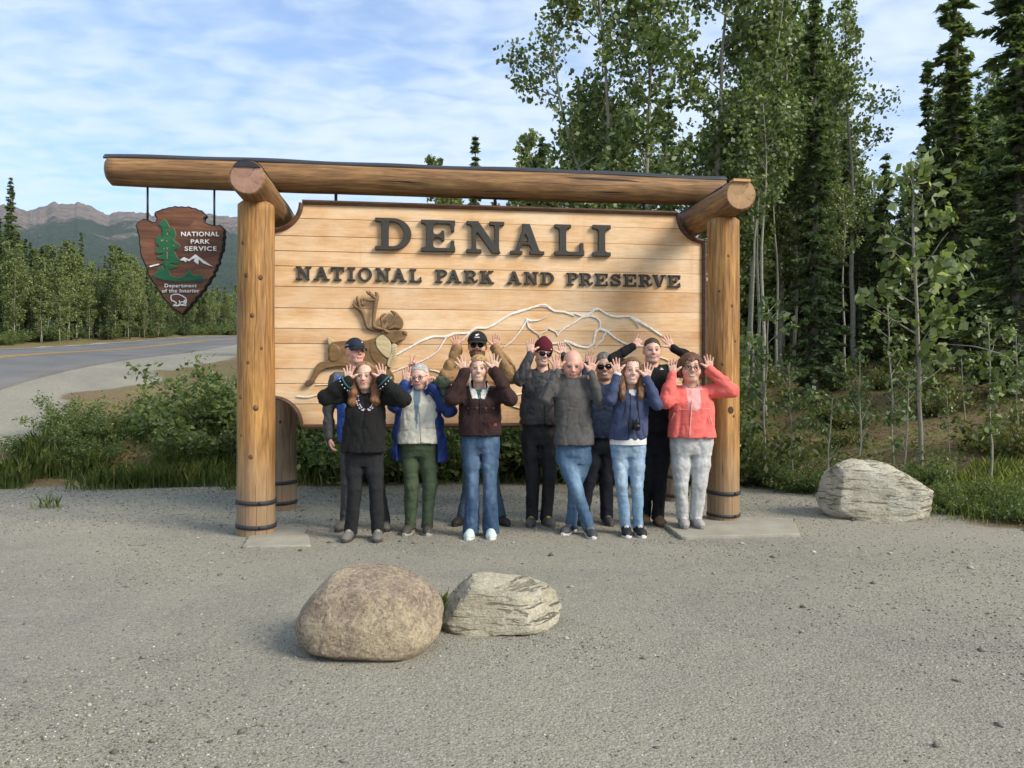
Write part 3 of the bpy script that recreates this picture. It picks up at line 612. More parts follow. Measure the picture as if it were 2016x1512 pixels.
row('PARK', [(856.5, 881), (878, 909), (912.5, 940), (944, 973)], (524.3, 542.2), (551.5, 566.5))
row('AND', [(997.5, 1027), (1031, 1060), (1063.5, 1090.5)], (524.3, 542.2), (551.5, 566.5))
row('PRESERVE', [(1114.5, 1138), (1139.5, 1166), (1170, 1195.5), (1200, 1222), (1226, 1251.5), (1256, 1282.5), (1283.5, 1311), (1313.5, 1338)], (524.3, 542.2), (551.5, 566.5))

# mountain line relief
M_WHITE = flat('white_relief', (.78, .74, .66), .6); M_SHADE = flat('grey_relief_edge', (.28, .25, .21), .7)
def relief_line(pts, w):
    P = np.array([pan(*p) for p in pts]); n = max(len(P)*6, 12); s = np.concatenate([[0], np.cumsum(np.hypot(*np.diff(P, axis=0).T))]); t = np.linspace(0, s[-1], n)
    # smooth interpolation
    Q = np.stack([np.interp(t, s, P[:, 0]), np.interp(t, s, P[:, 1])], -1)
    for _ in range(2): Q[1:-1] = (Q[:-2]+2*Q[1:-1]+Q[2:])/4
    w_ = np.interp(t, np.linspace(0, s[-1], len(w)), w)*.72*(1+.15*np.sin(t*23))
    T = np.gradient(Q, axis=0); T /= np.linalg.norm(T, axis=1)[:, None]+1e-9; Nn = np.stack([-T[:, 1], T[:, 0]], -1)
    mb = MB(); V = []
    for q, nn, ww in zip(Q, Nn, w_): V += [(q[0]-nn[0]*ww, q[1]-nn[1]*ww, .001), (q[0]-nn[0]*ww*.55, q[1]-nn[1]*ww*.55, .013), (q[0]+nn[0]*ww*.55, q[1]+nn[1]*ww*.55, .013), (q[0]+nn[0]*ww, q[1]+nn[1]*ww, .001)]
    Fc = [(i*4+j, i*4+j+1, (i+1)*4+j+1, (i+1)*4+j) for i in range(n-1) for j in range(3)]+[(0, 1, 2, 3), ((n-1)*4+3, (n-1)*4+2, (n-1)*4+1, (n-1)*4)]
    mb.add(V, [f[::-1] for f in Fc]); link('mountain_line', mb.mesh('mountain_line', M_WHITE, False), panel)
def c2(p): return [(760+x/6.3, 590+y/6.3) for x, y in p]
def c3(p): return [(1060+x/6.3, 590+y/6.3) for x, y in p]
LN = [(c2([(130, 680), (300, 590), (430, 515), (580, 458), (750, 460), (850, 420), (1020, 418), (1060, 390), (1120, 348), (1240, 358), (1340, 310), (1430, 250), (1550, 180), (1720, 130), (1850, 85), (1950, 72), (2010, 90)]), [.017, .02, .018, .02, .02]),
      (c2([(750, 462), (700, 540), (640, 640), (560, 700), (450, 760), (380, 785)]), [.013, .013, .012, .009]),
      (c2([(1060, 395), (1010, 440), (940, 505), (900, 540)]), [.014, .010]),
      (c2([(1460, 590), (1560, 520), (1640, 420), (1700, 330), (1745, 255)]), [.008, .012, .016]),
      (c2([(1735, 245), (1800, 265), (1900, 255), (1990, 210)]), [.02, .011, .006]),
      (c2([(1750, 260), (1765, 340), (1840, 400), (1890, 430), (1910, 470)]), [.012, .009, .008]),
      (c3([(0, 85), (60, 68), (110, 85), (200, 145), (330, 155), (400, 185), (445, 200)]), [.019, .02, .016, .014]),
      (c3([(390, 180), (450, 170), (540, 205), (610, 190), (680, 150)]), [.012, .016, .02]),
      (c3([(650, 195), (690, 120), (750, 115), (820, 165), (900, 205), (1000, 215), (1120, 205), (1220, 255), (1380, 350), (1500, 430), (1560, 470)]), [.014, .018, .018, .016, .022, .018, .012]),
      (c3([(1130, 215), (1210, 275), (1245, 350)]), [.016, .008, .004]),
      (c3([(640, 200), (540, 215), (440, 290), (330, 350), (255, 410), (235, 450)]), [.02, .016, .014, .010]),
      (c3([(235, 440), (215, 400), (140, 365), (125, 350), (100, 385), (40, 415), (20, 430)]), [.01, .01, .009, .008]),
      (c3([(640, 200), (720, 225), (765, 270), (765, 360), (710, 400), (695, 480), (680, 550), (610, 600), (480, 575), (390, 530), (310, 505)]), [.018, .015, .013, .02, .016, .014, .02, .016, .02, .014]),
      (c3([(765, 365), (860, 400), (940, 470), (1040, 530), (1120, 560), (1180, 590)]), [.02, .018, .014, .010]),
      (c3([(840, 410), (805, 450), (795, 500), (740, 550), (700, 600)]), [.014, .011, .008]),
      (c3([(170, 545), (260, 540), (340, 520), (400, 580), (415, 620)]), [.012, .014, .006]),
      (c2([(60, 905), (200, 850), (270, 825)]), [.012, .010]), (c2([(540, 870), (620, 885), (700, 920), (760, 950)]), [.009, .010, .009]),
      (c2([(1480, 985), (1570, 970), (1620, 968)]), [.008, .01]), (c2([(1540, 1200), (1600, 1185), (1700, 1160)]), [.008, .012]), (c2([(1480, 1265), (1570, 1320), (1690, 1355)]), [.008, .009]),
      (c2([(780, 1080), (830, 1090)]), [.009, .009]), (c2([(760, 1130), (830, 1160)]), [.009, .008]),
      ([(584, 780.5), (605, 782.5), (631, 776), (660, 768)], [.012, .014, .012]), ([(622, 758), (640, 757), (660, 757)], [.006, .007]),
      (c3([(1480, 710), (1560, 730), (1620, 760)]), [.01, .008])]
for p, w in LN: relief_line(p, w)

# caribou relief
def mat_car(nm, a, b):
    t = MT(nm); n = t.noise(t.coord('Object', (.35, 1, 1), (0, 0, .5)), 22, 5, .6, .4); return t.done(t.ramp(n, [(.3, a), (.7, b)]), .6, t.bump(n, .35, .006))
M_CAR = mat_car('caribou_wood', (.12, .068, .028), (.24, .145, .062)); M_CAR2 = mat_car('caribou_antler', (.13, .078, .036), (.25, .155, .075)); M_MANE = mat_car('caribou_mane', (.40, .31, .165), (.56, .46, .28)); M_HOOF = mat_car('caribou_hoof', (.08, .05, .03), (.17, .11, .07))
def cq(p): return [pan(590+x/6.3, 560+y/6.3) for x, y in p]
def smoothc(p, it=1):
    P = np.array(p)
    for _ in range(it):
        Q = np.roll(P, -1, 0); P = np.stack([.75*P+.25*Q, .25*P+.75*Q], 1).reshape(-1, 2)
    return P
car = link('caribou_relief', shape_mesh('caribou_relief', [smoothc(cq([(400, 735), (440, 712), (560, 700), (830, 700), (880, 680), (960, 660), (1020, 625), (1060, 600), (1130, 600), (1190, 720), (1200, 800), (1160, 920), (1130, 1000), (1110, 1040), (1170, 1120), (1180, 1180), (1140, 1220), (1060, 1130), (960, 1090), (700, 1040), (520, 1015), (420, 1025), (300, 1050), (240, 1110), (205, 1180), (150, 1200), (135, 1170), (170, 1120), (190, 1050), (235, 970), (330, 950), (360, 930), (360, 860), (352, 800), (370, 755)]))], .05, .010, M_CAR, 2), panel, (0, 0, .026), label='running caribou carved in brown relief on the sign')
def cpart(nm, pts, th, z, m, bev=.008): link(nm, shape_mesh(nm, [smoothc(cq(pts))], th, bev, m, 2), car, (0, 0, z-.026))
cpart('head', [(1000, 610), (1050, 560), (1100, 575), (1160, 570), (1230, 575), (1290, 578), (1325, 585), (1338, 610), (1334, 640), (1310, 655), (1312, 680), (1285, 697), (1230, 702), (1195, 735), (1150, 735), (1110, 680), (1040, 625)], .05, .045, M_CAR)
cpart('muzzle', [(1275, 590), (1312, 583), (1334, 600), (1330, 625), (1308, 632), (1290, 612)], .03, .066, M_CAR2, .006)
cpart('eye', [(1178, 598), (1190, 594), (1200, 600), (1190, 606)], .02, .066, M_HOOF, .004)
cpart('thigh', [(380, 745), (440, 735), (500, 780), (520, 860), (480, 950), (400, 965), (365, 930), (362, 850)], .05, .034, M_CAR, .012)
cpart('shoulder', [(880, 720), (960, 740), (1050, 900), (1090, 960), (1080, 1020), (980, 1010), (900, 940), (860, 840)], .05, .032, M_CAR, .012)
cpart('ear', [(1035, 555), (1080, 560), (1120, 590), (1105, 612), (1060, 600)], .03, .072, M_CAR2, .008)
cpart('mane', [(940, 680), (1000, 635), (1060, 615), (1100, 640), (1130, 720), (1145, 780), (1130, 870), (1110, 920), (1060, 905), (990, 830), (950, 770)], .05, .040, M_MANE)
cpart('mane', [(1140, 735), (1200, 740), (1215, 790), (1205, 870), (1195, 950), (1150, 1020), (1120, 1040), (1080, 1010), (1090, 950), (1110, 900), (1140, 840)], .05, .044, M_MANE)
for k in range(8):
    y = 770+k*31; x = 1205-max(0, k-4)*16
    mb = MB(); a = pan(590+x/6.3, 560+y/6.3); b = pan(590+(x-58)/6.3, 560+(y+34)/6.3); mb.tube([(a[0], a[1], .064), (b[0], b[1], .066)], [.0045, .002], 5); link('tuft', mb.mesh('tuft', M_MANE), car, (0, 0, -.026+.006))
cpart('tail', [(345, 655), (375, 655), (435, 710), (400, 730), (372, 765), (355, 720)], .04, .035, M_MANE, .008)
cpart('hoof', [(65, 1235), (90, 1190), (140, 1175), (200, 1195), (180, 1230), (120, 1260), (80, 1262)], .045, .028, M_HOOF)
def antler(path, w, z): 
    P = np.array(cq(path)); k = 6; s = np.arange(len(P)); t = np.linspace(0, len(P)-1, len(P)*k); Q = np.stack([np.interp(t, s, P[:, 0]), np.interp(t, s, P[:, 1])], -1)
    for _ in range(6): Q[1:-1] = (Q[:-2]+2*Q[1:-1]+Q[2:])/4
    mb = MB(); mb.tube(np.concatenate([Q, np.full((len(Q), 1), z)], 1), np.interp(t, np.linspace(0, len(P)-1, len(w)), w)*.78, 8); link('antler', mb.mesh('antler', M_CAR2), car, (0, 0, -.026))
antler([(1040, 575), (950, 570), (870, 550), (830, 520), (810, 420), (780, 340), (740, 300), (690, 280), (660, 245)], [.02, .022, .026, .022, .03, .034, .02, .012], .028)
antler([(1040, 560), (960, 545), (910, 520), (920, 420), (930, 320), (950, 200), (965, 130), (940, 100)], [.02, .024, .024, .024, .03, .034, .026, .010], .045)
antler([(760, 310), (740, 230), (715, 180), (720, 150)], [.03, .03, .02, .010], .03); antler([(780, 260), (775, 200), (760, 180)], [.03, .02, .008], .034)
antler([(935, 200), (880, 205), (790, 190)], [.022, .02, .008], .05); antler([(945, 180), (900, 140), (850, 115), (830, 88)], [.026, .024, .018, .008], .05); antler([(890, 150), (880, 110), (865, 90)], [.016, .012, .005], .055)
antler([(1030, 545), (1025, 470), (1010, 420), (1040, 380), (1075, 365)], [.022, .022, .022, .018, .007], .04); antler([(1030, 480), (1060, 440), (1085, 400)], [.016, .018, .006], .045); antler([(1055, 500), (1075, 460), (1105, 440)], [.012, .014, .005], .045)
cpart('antler', [(1120, 335), (1140, 325), (1200, 345), (1240, 390), (1280, 440), (1292, 490), (1275, 545), (1240, 560), (1180, 545), (1130, 565), (1100, 570), (1090, 545), (1140, 500), (1175, 440), (1180, 395), (1150, 365)], .05, .040, M_CAR2, .014)
cpart('antler', [(1080, 520), (1130, 480), (1170, 420), (1185, 380), (1200, 390), (1190, 440), (1150, 500), (1100, 550)], .02, .070, M_CAR, .006)

# hanging arrowhead sign ------------------------------------------------
def ar(p): return [plane_hit(260+x*.15209, 395+y*.15209, BV) for x, y in p]
AU, AZ = plane_hit(360, 620, BV)
arrow = empty('arrowhead_sign', fr(AU, BV, AZ), 'brown arrowhead shaped board with green tree and white lettering hanging from two rods', 'sign', rot=PMAT.to_euler())
def al(p): return np.array([(u-AU, z-AZ) for u, z in ar(p)])
AOUT = [(50, 325), (75, 285), (110, 265), (150, 238), (190, 240), (232, 258), (275, 282), (310, 280), (325, 240), (305, 205), (290, 178), (310, 145), (360, 128), (400, 108), (440, 104), (480, 88), (525, 86), (560, 72), (605, 82), (650, 76), (700, 86), (740, 76), (790, 98), (830, 100), (870, 124), (910, 130), (945, 165), (980, 205), (948, 235), (945, 280), (1000, 305), (1060, 318), (1105, 324), (1145, 316), (1180, 340), (1215, 385), (1205, 430), (1215, 470), (1198, 515), (1206, 560), (1190, 600), (1198, 640), (1165, 690), (1160, 735), (1140, 770), (1152, 812), (1112, 850), (1108, 900), (1075, 930), (1080, 975), (1035, 1010), (1015, 1075), (970, 1110), (955, 1165), (915, 1190), (895, 1235), (850, 1262), (835, 1310), (790, 1335), (770, 1380), (720, 1420), (690, 1465), (655, 1487), (610, 1450), (560, 1425), (510, 1390), (480, 1340), (440, 1310), (400, 1260), (375, 1205), (345, 1170), (320, 1120), (275, 1070), (245, 1010), (210, 970), (205, 920), (185, 870), (160, 810), (125, 740), (108, 680), (112, 620), (95, 560), (98, 490), (75, 420), (72, 375)]
def inset(p, d):
    P = np.array(p, float); T = np.roll(P, -1, 0)-np.roll(P, 1, 0); T /= np.linalg.norm(T, axis=1)[:, None]; n = np.stack([-T[:, 1], T[:, 0]], -1); return P+n*d
def mat_arrow():
    t = MT('arrow_wood'); co = t.coord('Object', (.12, 1, 1)); n = t.noise(co, 26, 4, .6, .3); b = t.vor(t.coord('Object', (2.2, 14, 1)), 1.0, 'F1', 1)
    c = t.ramp(n, [(.3, (.085, .034, .018)), (.5, (.13, .056, .03)), (.75, (.19, .09, .05))]); bw = t.node('ShaderNodeRGBToBW'); t.L.new(b, bw.inputs[0])
    return t.done(t.mix(1, c, t.ramp(bw.outputs[0], [(.2, .72), (.8, 1.3)]), 'MULTIPLY'), .55, t.bump(n, .2, .003))
M_ARW = mat_arrow(); M_BLK = flat('black_edge', (.012, .012, .013), .5)
link('rim', shape_mesh('rim', [al(AOUT)], .075, .012, M_BLK), arrow, (0, 0, -.01))
link('face', shape_mesh('face', [al(inset(AOUT, 21))], .02, .002, M_ARW), arrow, (0, 0, .026))
M_GRN = mat_car('sign_green', (.010, .085, .035), (.018, .125, .055)); M_SGW = flat('sign_white', (.74, .73, .70), .5); M_GROOVE = flat('routed_wood', (.24, .17, .10), .8); M_LAKE = flat('lake_blue', (.01, .05, .075), .5)
TREE = [(440, 255), (465, 280), (500, 345), (495, 365), (455, 385), (500, 392), (535, 385), (545, 365), (560, 372), (580, 425), (575, 480), (550, 505), (570, 550), (620, 570), (640, 595), (615, 622), (540, 655), (570, 680), (600, 745), (630, 770), (640, 790), (605, 830), (545, 815), (505, 818), (520, 840), (590, 850), (600, 870), (560, 885), (500, 895), (495, 950), (520, 985), (600, 1010), (680, 1000), (720, 950), (765, 900), (790, 960), (830, 985), (905, 965), (945, 1000), (950, 1055), (800, 1050), (600, 1055), (430, 1035), (330, 1000), (285, 975), (330, 950), (360, 890), (410, 850), (430, 900), (440, 965), (450, 870), (430, 830), (385, 830), (430, 790), (435, 775), (360, 760), (340, 740), (390, 720), (435, 690), (380, 695), (325, 690), (325, 650), (375, 600), (325, 560), (335, 500), (370, 450), (415, 490), (400, 450), (415, 410), (405, 360), (355, 315), (400, 285)]
def inset2(p, d): return inset(p, d)
link('emblem_tree', shape_mesh('emblem_tree', [al(TREE)], .016, .003, M_GRN), arrow, (0, 0, .042))
link('emblem_groove', shape_mesh('emblem_groove', [al(inset2(TREE, -6))], .004, 0, M_GROOVE), arrow, (0, 0, .0385))
for p in ([(470, 425), (480, 430), (495, 470), (470, 455), (455, 470), (468, 450)], [(390, 520), (430, 515), (432, 530), (395, 545)], [(460, 525), (478, 528), (480, 545), (460, 545)], [(545, 590), (570, 583), (575, 595), (550, 605)], [(420, 628), (440, 622), (445, 640), (425, 645)], [(465, 615), (485, 618), (480, 650), (465, 640)], [(468, 670), (485, 672), (480, 770), (468, 765)]):
    link('bark_mark', shape_mesh('bark_mark', [al(p)], .004, 0, M_GROOVE), arrow, (0, 0, .0525))
link('emblem_mountain', shape_mesh('emblem_mountain', [al([(640, 770), (690, 740), (735, 762), (760, 765), (835, 703), (890, 745), (1010, 830), (1065, 862), (1000, 845), (935, 818), (900, 790), (880, 770), (875, 838), (815, 795), (825, 755), (790, 770), (760, 795), (722, 785), (716, 810), (680, 785), (650, 788)])], .014, .002, M_SGW), arrow, (0, 0, .042))
link('emblem_mountain', shape_mesh('emblem_mountain', [al([(238, 858), (270, 845), (300, 840), (365, 824), (372, 838), (320, 853), (255, 873)])], .014, .002, M_SGW), arrow, (0, 0, .042))
link('emblem_lake', shape_mesh('emblem_lake', [al([(790, 1040), (860, 1030), (945, 1020), (955, 1058), (860, 1052)])], .006, 0, M_LAKE), arrow, (0, 0, .0530))
def text_part(s, x0, x1, yb, hh, bold=.012, spacing=1.0):
    cu = bpy.data.curves.new('lettering', 'FONT'); cu.body = s; cu.size = 1; cu.offset = bold; cu.extrude = .05; cu.space_character = spacing
    ob = bpy.data.objects.new('tmp', cu); COL.objects.link(ob); bpy.context.view_layer.update(); me = bpy.data.meshes.new_from_object(ob.evaluated_get(bpy.context.evaluated_depsgraph_get())); bpy.data.objects.remove(ob)
    V = np.empty(len(me.vertices)*3); me.vertices.foreach_get('co', V); V = V.reshape(-1, 3); a, b = al([(x0, yb), (x1, yb)]); t = al([(x0, yb-hh)])[0]
    capz = .729; V[:, 0] = (V[:, 0]-V[:, 0].min())/(V[:, 0].max()-V[:, 0].min())*(b[0]-a[0])+a[0]; V[:, 1] = V[:, 1]/capz*(t[1]-a[1])+a[1]+(b[1]-a[1])*(V[:, 0]-a[0])/(b[0]-a[0]); V[:, 2] *= .12
    me.vertices.foreach_set('co', V.ravel()); me.update(); me.materials.clear(); me.materials.append(M_SGW); link('lettering', me, arrow, (0, 0, .042))
text_part('NATIONAL', 652, 1138, 470, 58, .018, 1.15); text_part('PARK', 776, 1020, 566, 56, .018, 1.1); text_part('SERVICE', 697, 1108, 658, 58, .018, 1.15)
text_part('Department', 440, 850, 1128, 46, .014, 1.2); text_part('of the Interior', 406, 886, 1195, 46, .014, 1.15)
def stroke(p, w=.0065):
    P = al(p); mb = MB(); mb.tube(np.concatenate([P, np.full((len(P), 1), .0)], 1), w, 6); link('emblem_bison', mb.mesh('emblem_bison', M_SGW), arrow, (0, 0, .040))
stroke([(535, 1225), (575, 1218), (620, 1220), (665, 1240), (705, 1265), (718, 1295), (712, 1320), (705, 1355)]); stroke([(540, 1225), (522, 1235), (518, 1265), (530, 1300), (555, 1308), (585, 1325), (590, 1345), (555, 1350)])
stroke([(615, 1355), (640, 1330), (625, 1300)]); stroke([(640, 1325), (680, 1310), (690, 1345), (665, 1350)]); stroke([(548, 1362), (600, 1368), (640, 1355), (720, 1362)], .008); stroke([(690, 1290), (700, 1310), (690, 1345)])
for px in (290, 421.5):
    u, _ = plane_hit(px, 400, BV); zt = BZ-.13; zb = plane_hit(px, 432 if px < 300 else 447, BV)[1]; mb = MB(); mb.tube([(u-AU, zb-AZ-.03, -.01), (u-AU, zt-AZ, -.01)], .011, 8); link('hanger_rod', mb.mesh('hanger_rod', M_ROD), arrow)

# concrete footing slabs
def mat_conc():
    t = MT('concrete'); co = t.coord(); n = t.noise(co, 3, 5, .6); n2 = t.noise(co, 80, 3, .6); c = t.ramp(n, [(.3, (.24, .225, .18)), (.7, (.35, .33, .265))])
    return t.done(t.mix(1, c, t.ramp(n2, [(.3, .85), (.7, 1.1)]), 'MULTIPLY'), .9, t.bump(n2, .3, .004))
M_CONC = mat_conc()
def slab(name, poly, z0, z1, label):
    c = np.mean(poly, 0); P = np.array(poly)-c; n = len(P); rr = np.random.RandomState(len(label)); Q = []
    for i in range(n):
        a, b = P[i], P[(i+1) % n]
        for k in range(14): Q.append(a+(b-a)*k/14+rr.normal(0, .006, 2))
    me = shape_mesh(name, [Q], z1-z0, .008, M_CONC); o = link(name, me, None, (c[0], c[1], (z0+z1)/2), label=label, cat='slab'); return o
def gp(px, py, z=0): d = (CH-z)*F/(py-CY); return np.array(((px-CX)/F*d, d))
slab('concrete_slab', [gp(1342, 1056, .034), gp(1575, 1050, .034), gp(1560, 1020, .034), gp(1306, 1012, .034), gp(1296, 1024, .034)], -.03, .034, 'raised concrete slab under the right post and the person in coral')
slab('concrete_slab', [gp(478, 1078), gp(612, 1076), gp(600, 1040), gp(500, 1040)], -.06, .014, 'pale concrete slab nearly flush with gravel at the left post')
# ------------------------------------------------------------------ vegetation
def mat_leaf(nm, stops, transl=.42, rough=.5):
    t = MT(nm); c = t.ramp(t.attr('rnd', 'Fac'), stops); rd = t.rand(); c = t.mix(1, c, t.ramp(rd, [(0., (.82, .86, .8)), (1., (1.15, 1.12, 1.1))]), 'MULTIPLY')
    t.done(c, rough, None, Specular_IOR_Level=.35); tr = t.node('ShaderNodeBsdfTranslucent'); t.L.new(t.mix(1, c, (1.1, 1.25, .55), 'MULTIPLY'), tr.inputs[0]); mx = t.node('ShaderNodeMixShader'); mx.inputs[0].default_value = transl
    out = t.N['Material Output']; t.L.new(t.b.outputs[0], mx.inputs[1]); t.L.new(tr.outputs[0], mx.inputs[2]); t.L.new(mx.outputs[0], out.inputs[0]); return t.m
M_ASP = mat_leaf('aspen_leaf', [(0, (.075, .108, .038)), (.40, (.130, .172, .062)), (.72, (.195, .235, .095)), (.86, (.32, .36, .20)), (1, (.54, .56, .41))])
M_ASPL = mat_leaf('aspen_leaf_pale', [(0, (.105, .140, .048)), (.45, (.175, .212, .078)), (.78, (.25, .285, .12)), (.92, (.36, .39, .21)), (1, (.48, .50, .31))])
M_SPR = mat_leaf('spruce_needles', [(0, (.078, .115, .056)), (.5, (.14, .188, .088)), (.85, (.20, .245, .115)), (1, (.25, .28, .14))], .42, .6)
M_SPRL = mat_leaf('spruce_needles_far', [(0, (.066, .10, .048)), (.5, (.115, .155, .072)), (1, (.18, .22, .10))], .3, .6)
M_WIL = mat_leaf('willow_leaf', [(0, (.065, .098, .032)), (.5, (.125, .172, .056)), (.85, (.195, .23, .08)), (1, (.32, .34, .17))])
M_UND = mat_leaf('undergrowth', [(0, (.055, .078, .024)), (.45, (.115, .140, .042)), (.75, (.185, .18, .055)), (.9, (.20, .14, .055)), (1, (.40, .40, .26))])
M_GRS = mat_leaf('grass_blade', [(0, (.085, .13, .034)), (.5, (.165, .22, .060)), (.85, (.26, .29, .095)), (1, (.44, .40, .20))], .45)
def mat_bark(nm, light, dark, sc=1):
    t = MT(nm); n = t.noise(t.coord('Object', (1, 1, 1.6)), 7*sc, 4, .6); n2 = t.noise(t.coord('Object', (1, 1, 5)), 16*sc, 3, .6); c = t.mix(t.ramp(n, [(.4, 0.), (.7, .6)]), light, dark); c = t.mix(t.ramp(n2, [(.60, 0.), (.70, .85)]), c, (.035, .030, .026))
    return t.done(c, .85, t.bump(n2, .4, .006))
M_BARKA = mat_bark('aspen_bark', (.29, .275, .215), (.16, .145, .11)); M_BARKS = mat_bark('spruce_bark', (.15, .125, .105), (.08, .065, .055)); M_TWIG = flat('twig', (.09, .07, .055), .9)
def quads(P, A, B, rnd):
    """leaf diamonds: centre P, half axes A (long), B (short)"""
    n = len(P); V = np.stack([P-A, P+B-.1*A, P+A, P-B-.1*A], 1).reshape(-1, 3); Fc = np.arange(4*n).reshape(n, 4); return V, Fc, np.repeat(rnd, 4)
def rdir(rs, n): v = rs.normal(size=(n, 3)); return v/np.linalg.norm(v, axis=1)[:, None]
def leafcloud(rs, P, size, elong=1.4, rnd=None, droop=.2, squash=1.0):
    n = len(P); a = rdir(rs, n); a[:, 2] -= droop; a /= np.linalg.norm(a, axis=1)[:, None]; b = np.cross(a, rdir(rs, n)); b /= np.linalg.norm(b, axis=1)[:, None]+1e-9; s = size*(.65+.7*rs.rand(n))[:, None]
    return quads(P, a*s*elong*.5, b*s*.5, rs.rand(n) if rnd is None else rnd)
def aspen(seed, h, nleaf, ls, bare=.25, lean=(0, 0), spread=.17, r0=.06, dense=1.0, fork=0, pale=.0, nb=34, upward=.75):
    rs = np.random.RandomState(seed); mb = MB(); z = np.linspace(0, 1, 12); wob = np.cumsum(rs.normal(0, .012, (12, 2)), 0)*h*.35; tr = np.stack([lean[0]*z**1.3*h+wob[:, 0], lean[1]*z*h+wob[:, 1], z*h], -1); tr[0, :2] = 0; mb.tube(tr, r0*(1-z)**.8+.008, 7); L = []
    stems = [tr]
    if fork:
        f0 = tr[4]; zz = np.linspace(0, 1, 8)[:, None]; t2 = f0+zz*np.array((fork*.12*h, rs.normal(0, .03)*h, .58*h))+np.sin(zz*3)*np.array((fork*.04*h, 0, 0)); mb.tube(t2, r0*.55*(1-zz[:, 0])**.8+.006, 6); stems.append(t2)
    for stem in stems:
        m = int(nb*(1 if stem is tr else .55))
        for k in range(m):
            t = bare+(1-bare)*((k+rs.rand())/m); t = max(t, .0) if stem is tr else (k+rs.rand())/m; i = t*(len(stem)-1); a = stem[int(i)]+(stem[min(int(i)+1, len(stem)-1)]-stem[int(i)])*(i-int(i)); ph = rs.rand()*6.28
            ln = h*spread*(.35+.95*math.sin(math.pi*min(max((t-bare)/(1.02-bare), 0.05), 1)**.8))*(.55+.7*rs.rand()); up = upward*(.6+.7*rs.rand()); d = unit((math.cos(ph), math.sin(ph), up)); q = np.linspace(0, 1, 5)[:, None]; br = a+d*ln*q+np.array((0, 0, .12*ln))*q**2+rs.normal(0, .03*ln, (5, 3))*q; mb.tube(br, np.linspace(.35*r0*(1-t)+.007, .003, 5), 4, False)
            n = max(int(nleaf/m*(.5+ln/(h*spread))*(1 if stem is tr else .6)), 4); nc = max(n//8, 1)
            cs = br[0]+(br[-1]-br[0])*(.25+.85*rs.rand(nc, 1)**.7)+rs.normal(0, .10*ln+.05, (nc, 3)); c = cs[rs.randint(nc, size=n)]+rs.normal(0, .075*max(ln, .5)**.5*dense, (n, 3)); L.append(c)
    P = np.concatenate(L); rnd = rs.rand(len(P))**1.25; V, Fc, r = leafcloud(rs, P, ls, 1.35, np.clip(rnd+pale, 0, 1))
    return mb.mesh('trunk', M_BARKA), (V, Fc, r)
def spruce(seed, h, rad=.11, bare=.06, dens=1.0, sprays=60, droop=.35, ls=.12, gap=.17):
    rs = np.random.RandomState(seed); mb = MB(); z = np.linspace(0, 1, 10); r0 = .013*h+.02; tr = np.stack([np.cumsum(rs.normal(0, .004, 10))*h*.3, np.cumsum(rs.normal(0, .004, 10))*h*.3, z*h], -1); tr[0, :2] = 0; mb.tube(tr, r0*(1-z)**.9+.006, 7); PP = []; AA = []; BB = []
    nw = int(h/gap*dens)
    for k in range(nw):
        t = bare+(1-bare)*(k+rs.rand()*.6)/nw; prof = (1-t)**.72*(.75+.25*math.sin(k*1.7+seed))+.02; a0 = np.array([np.interp(t, z, tr[:, i]) for i in range(3)])
        for j in range(rs.randint(4, 7)):
            ph = rs.rand()*6.28; ln = h*rad*prof*(.55+.65*rs.rand())+.05; d = np.array((math.cos(ph), math.sin(ph), 0)); q = np.linspace(0, 1, 5)[:, None]; dz = ln*(.18*(t > .8)-droop*q+.28*q**2*1.2*droop); br = a0+d*ln*q+np.concatenate([q*0, q*0, dz], 1)
            if ln > .3: mb.tube(br, np.linspace(.010+.012*ln, .004, 5), 3, False)
            n = max(int(sprays*(.25+ln/1.3)), 6); u = rs.rand(n)**.75; c = np.stack([np.interp(u, q[:, 0], br[:, i]) for i in range(3)], -1); side = np.cross(d, (0, 0, 1)); w = (rs.rand(n)-.5)*ln*.55*(1.15-u); c = c+side*w[:, None]+rs.normal(0, .025, (n, 3))-np.array((0, 0, .05))*rs.rand(n)[:, None]
            a = d*.8+side*(np.sign(w)*.7)[:, None]+np.array((0, 0, -.25))+rs.normal(0, .35, (n, 3)); a /= np.linalg.norm(a, axis=1)[:, None]; b = np.cross(a, np.array((0, 0, 1.))+rs.normal(0, .5, (n, 3))); b /= np.linalg.norm(b, axis=1)[:, None]+1e-9; s = ls*(.7+.8*rs.rand(n))[:, None]; PP.append(c); AA.append(a*s*.9); BB.append(b*s*.36)
    P = np.concatenate(PP); V, Fc, r = quads(P, np.concatenate(AA), np.concatenate(BB), rs.rand(len(P))); return mb.mesh('trunk', M_BARKS), (V, Fc, r)
KIND = {}
def make_kind(key, fn, mat):
    tm, (V, Fc, r) = fn; KIND[key] = (tm, new_mesh('crown', V, Fc, mat, smooth=False, attr=r), float(max(V[:, 2].max(), 1)))
make_kind('a1', aspen(1, 10, 5200, .085, .18, (-.05, 0), .125, .07, fork=-1), M_ASP)
make_kind('a2', aspen(2, 11, 4200, .085, .25, (.01, 0), .085, .065), M_ASP)
make_kind('a3', aspen(3, 10, 4000, .085, .30, (.03, 0), .09, .065, fork=1), M_ASP)
make_kind('a4', aspen(4, 10.5, 2300, .085, .35, (-.015, 0), .085, .075, nb=26), M_ASP)
make_kind('a5', aspen(5, 8, 4600, .11, .14, (.01, 0), .115, .045), M_ASPL)
make_kind('a6', aspen(6, 8, 4000, .11, .18, (-.02, 0), .105, .042), M_ASPL)
make_kind('t1', aspen(41, 9, 1500, .09, .62, (.012, 0), .10, .05, nb=20), M_ASP); make_kind('t2', aspen(42, 9, 1300, .09, .66, (-.02, 0), .09, .042, nb=20), M_ASP)
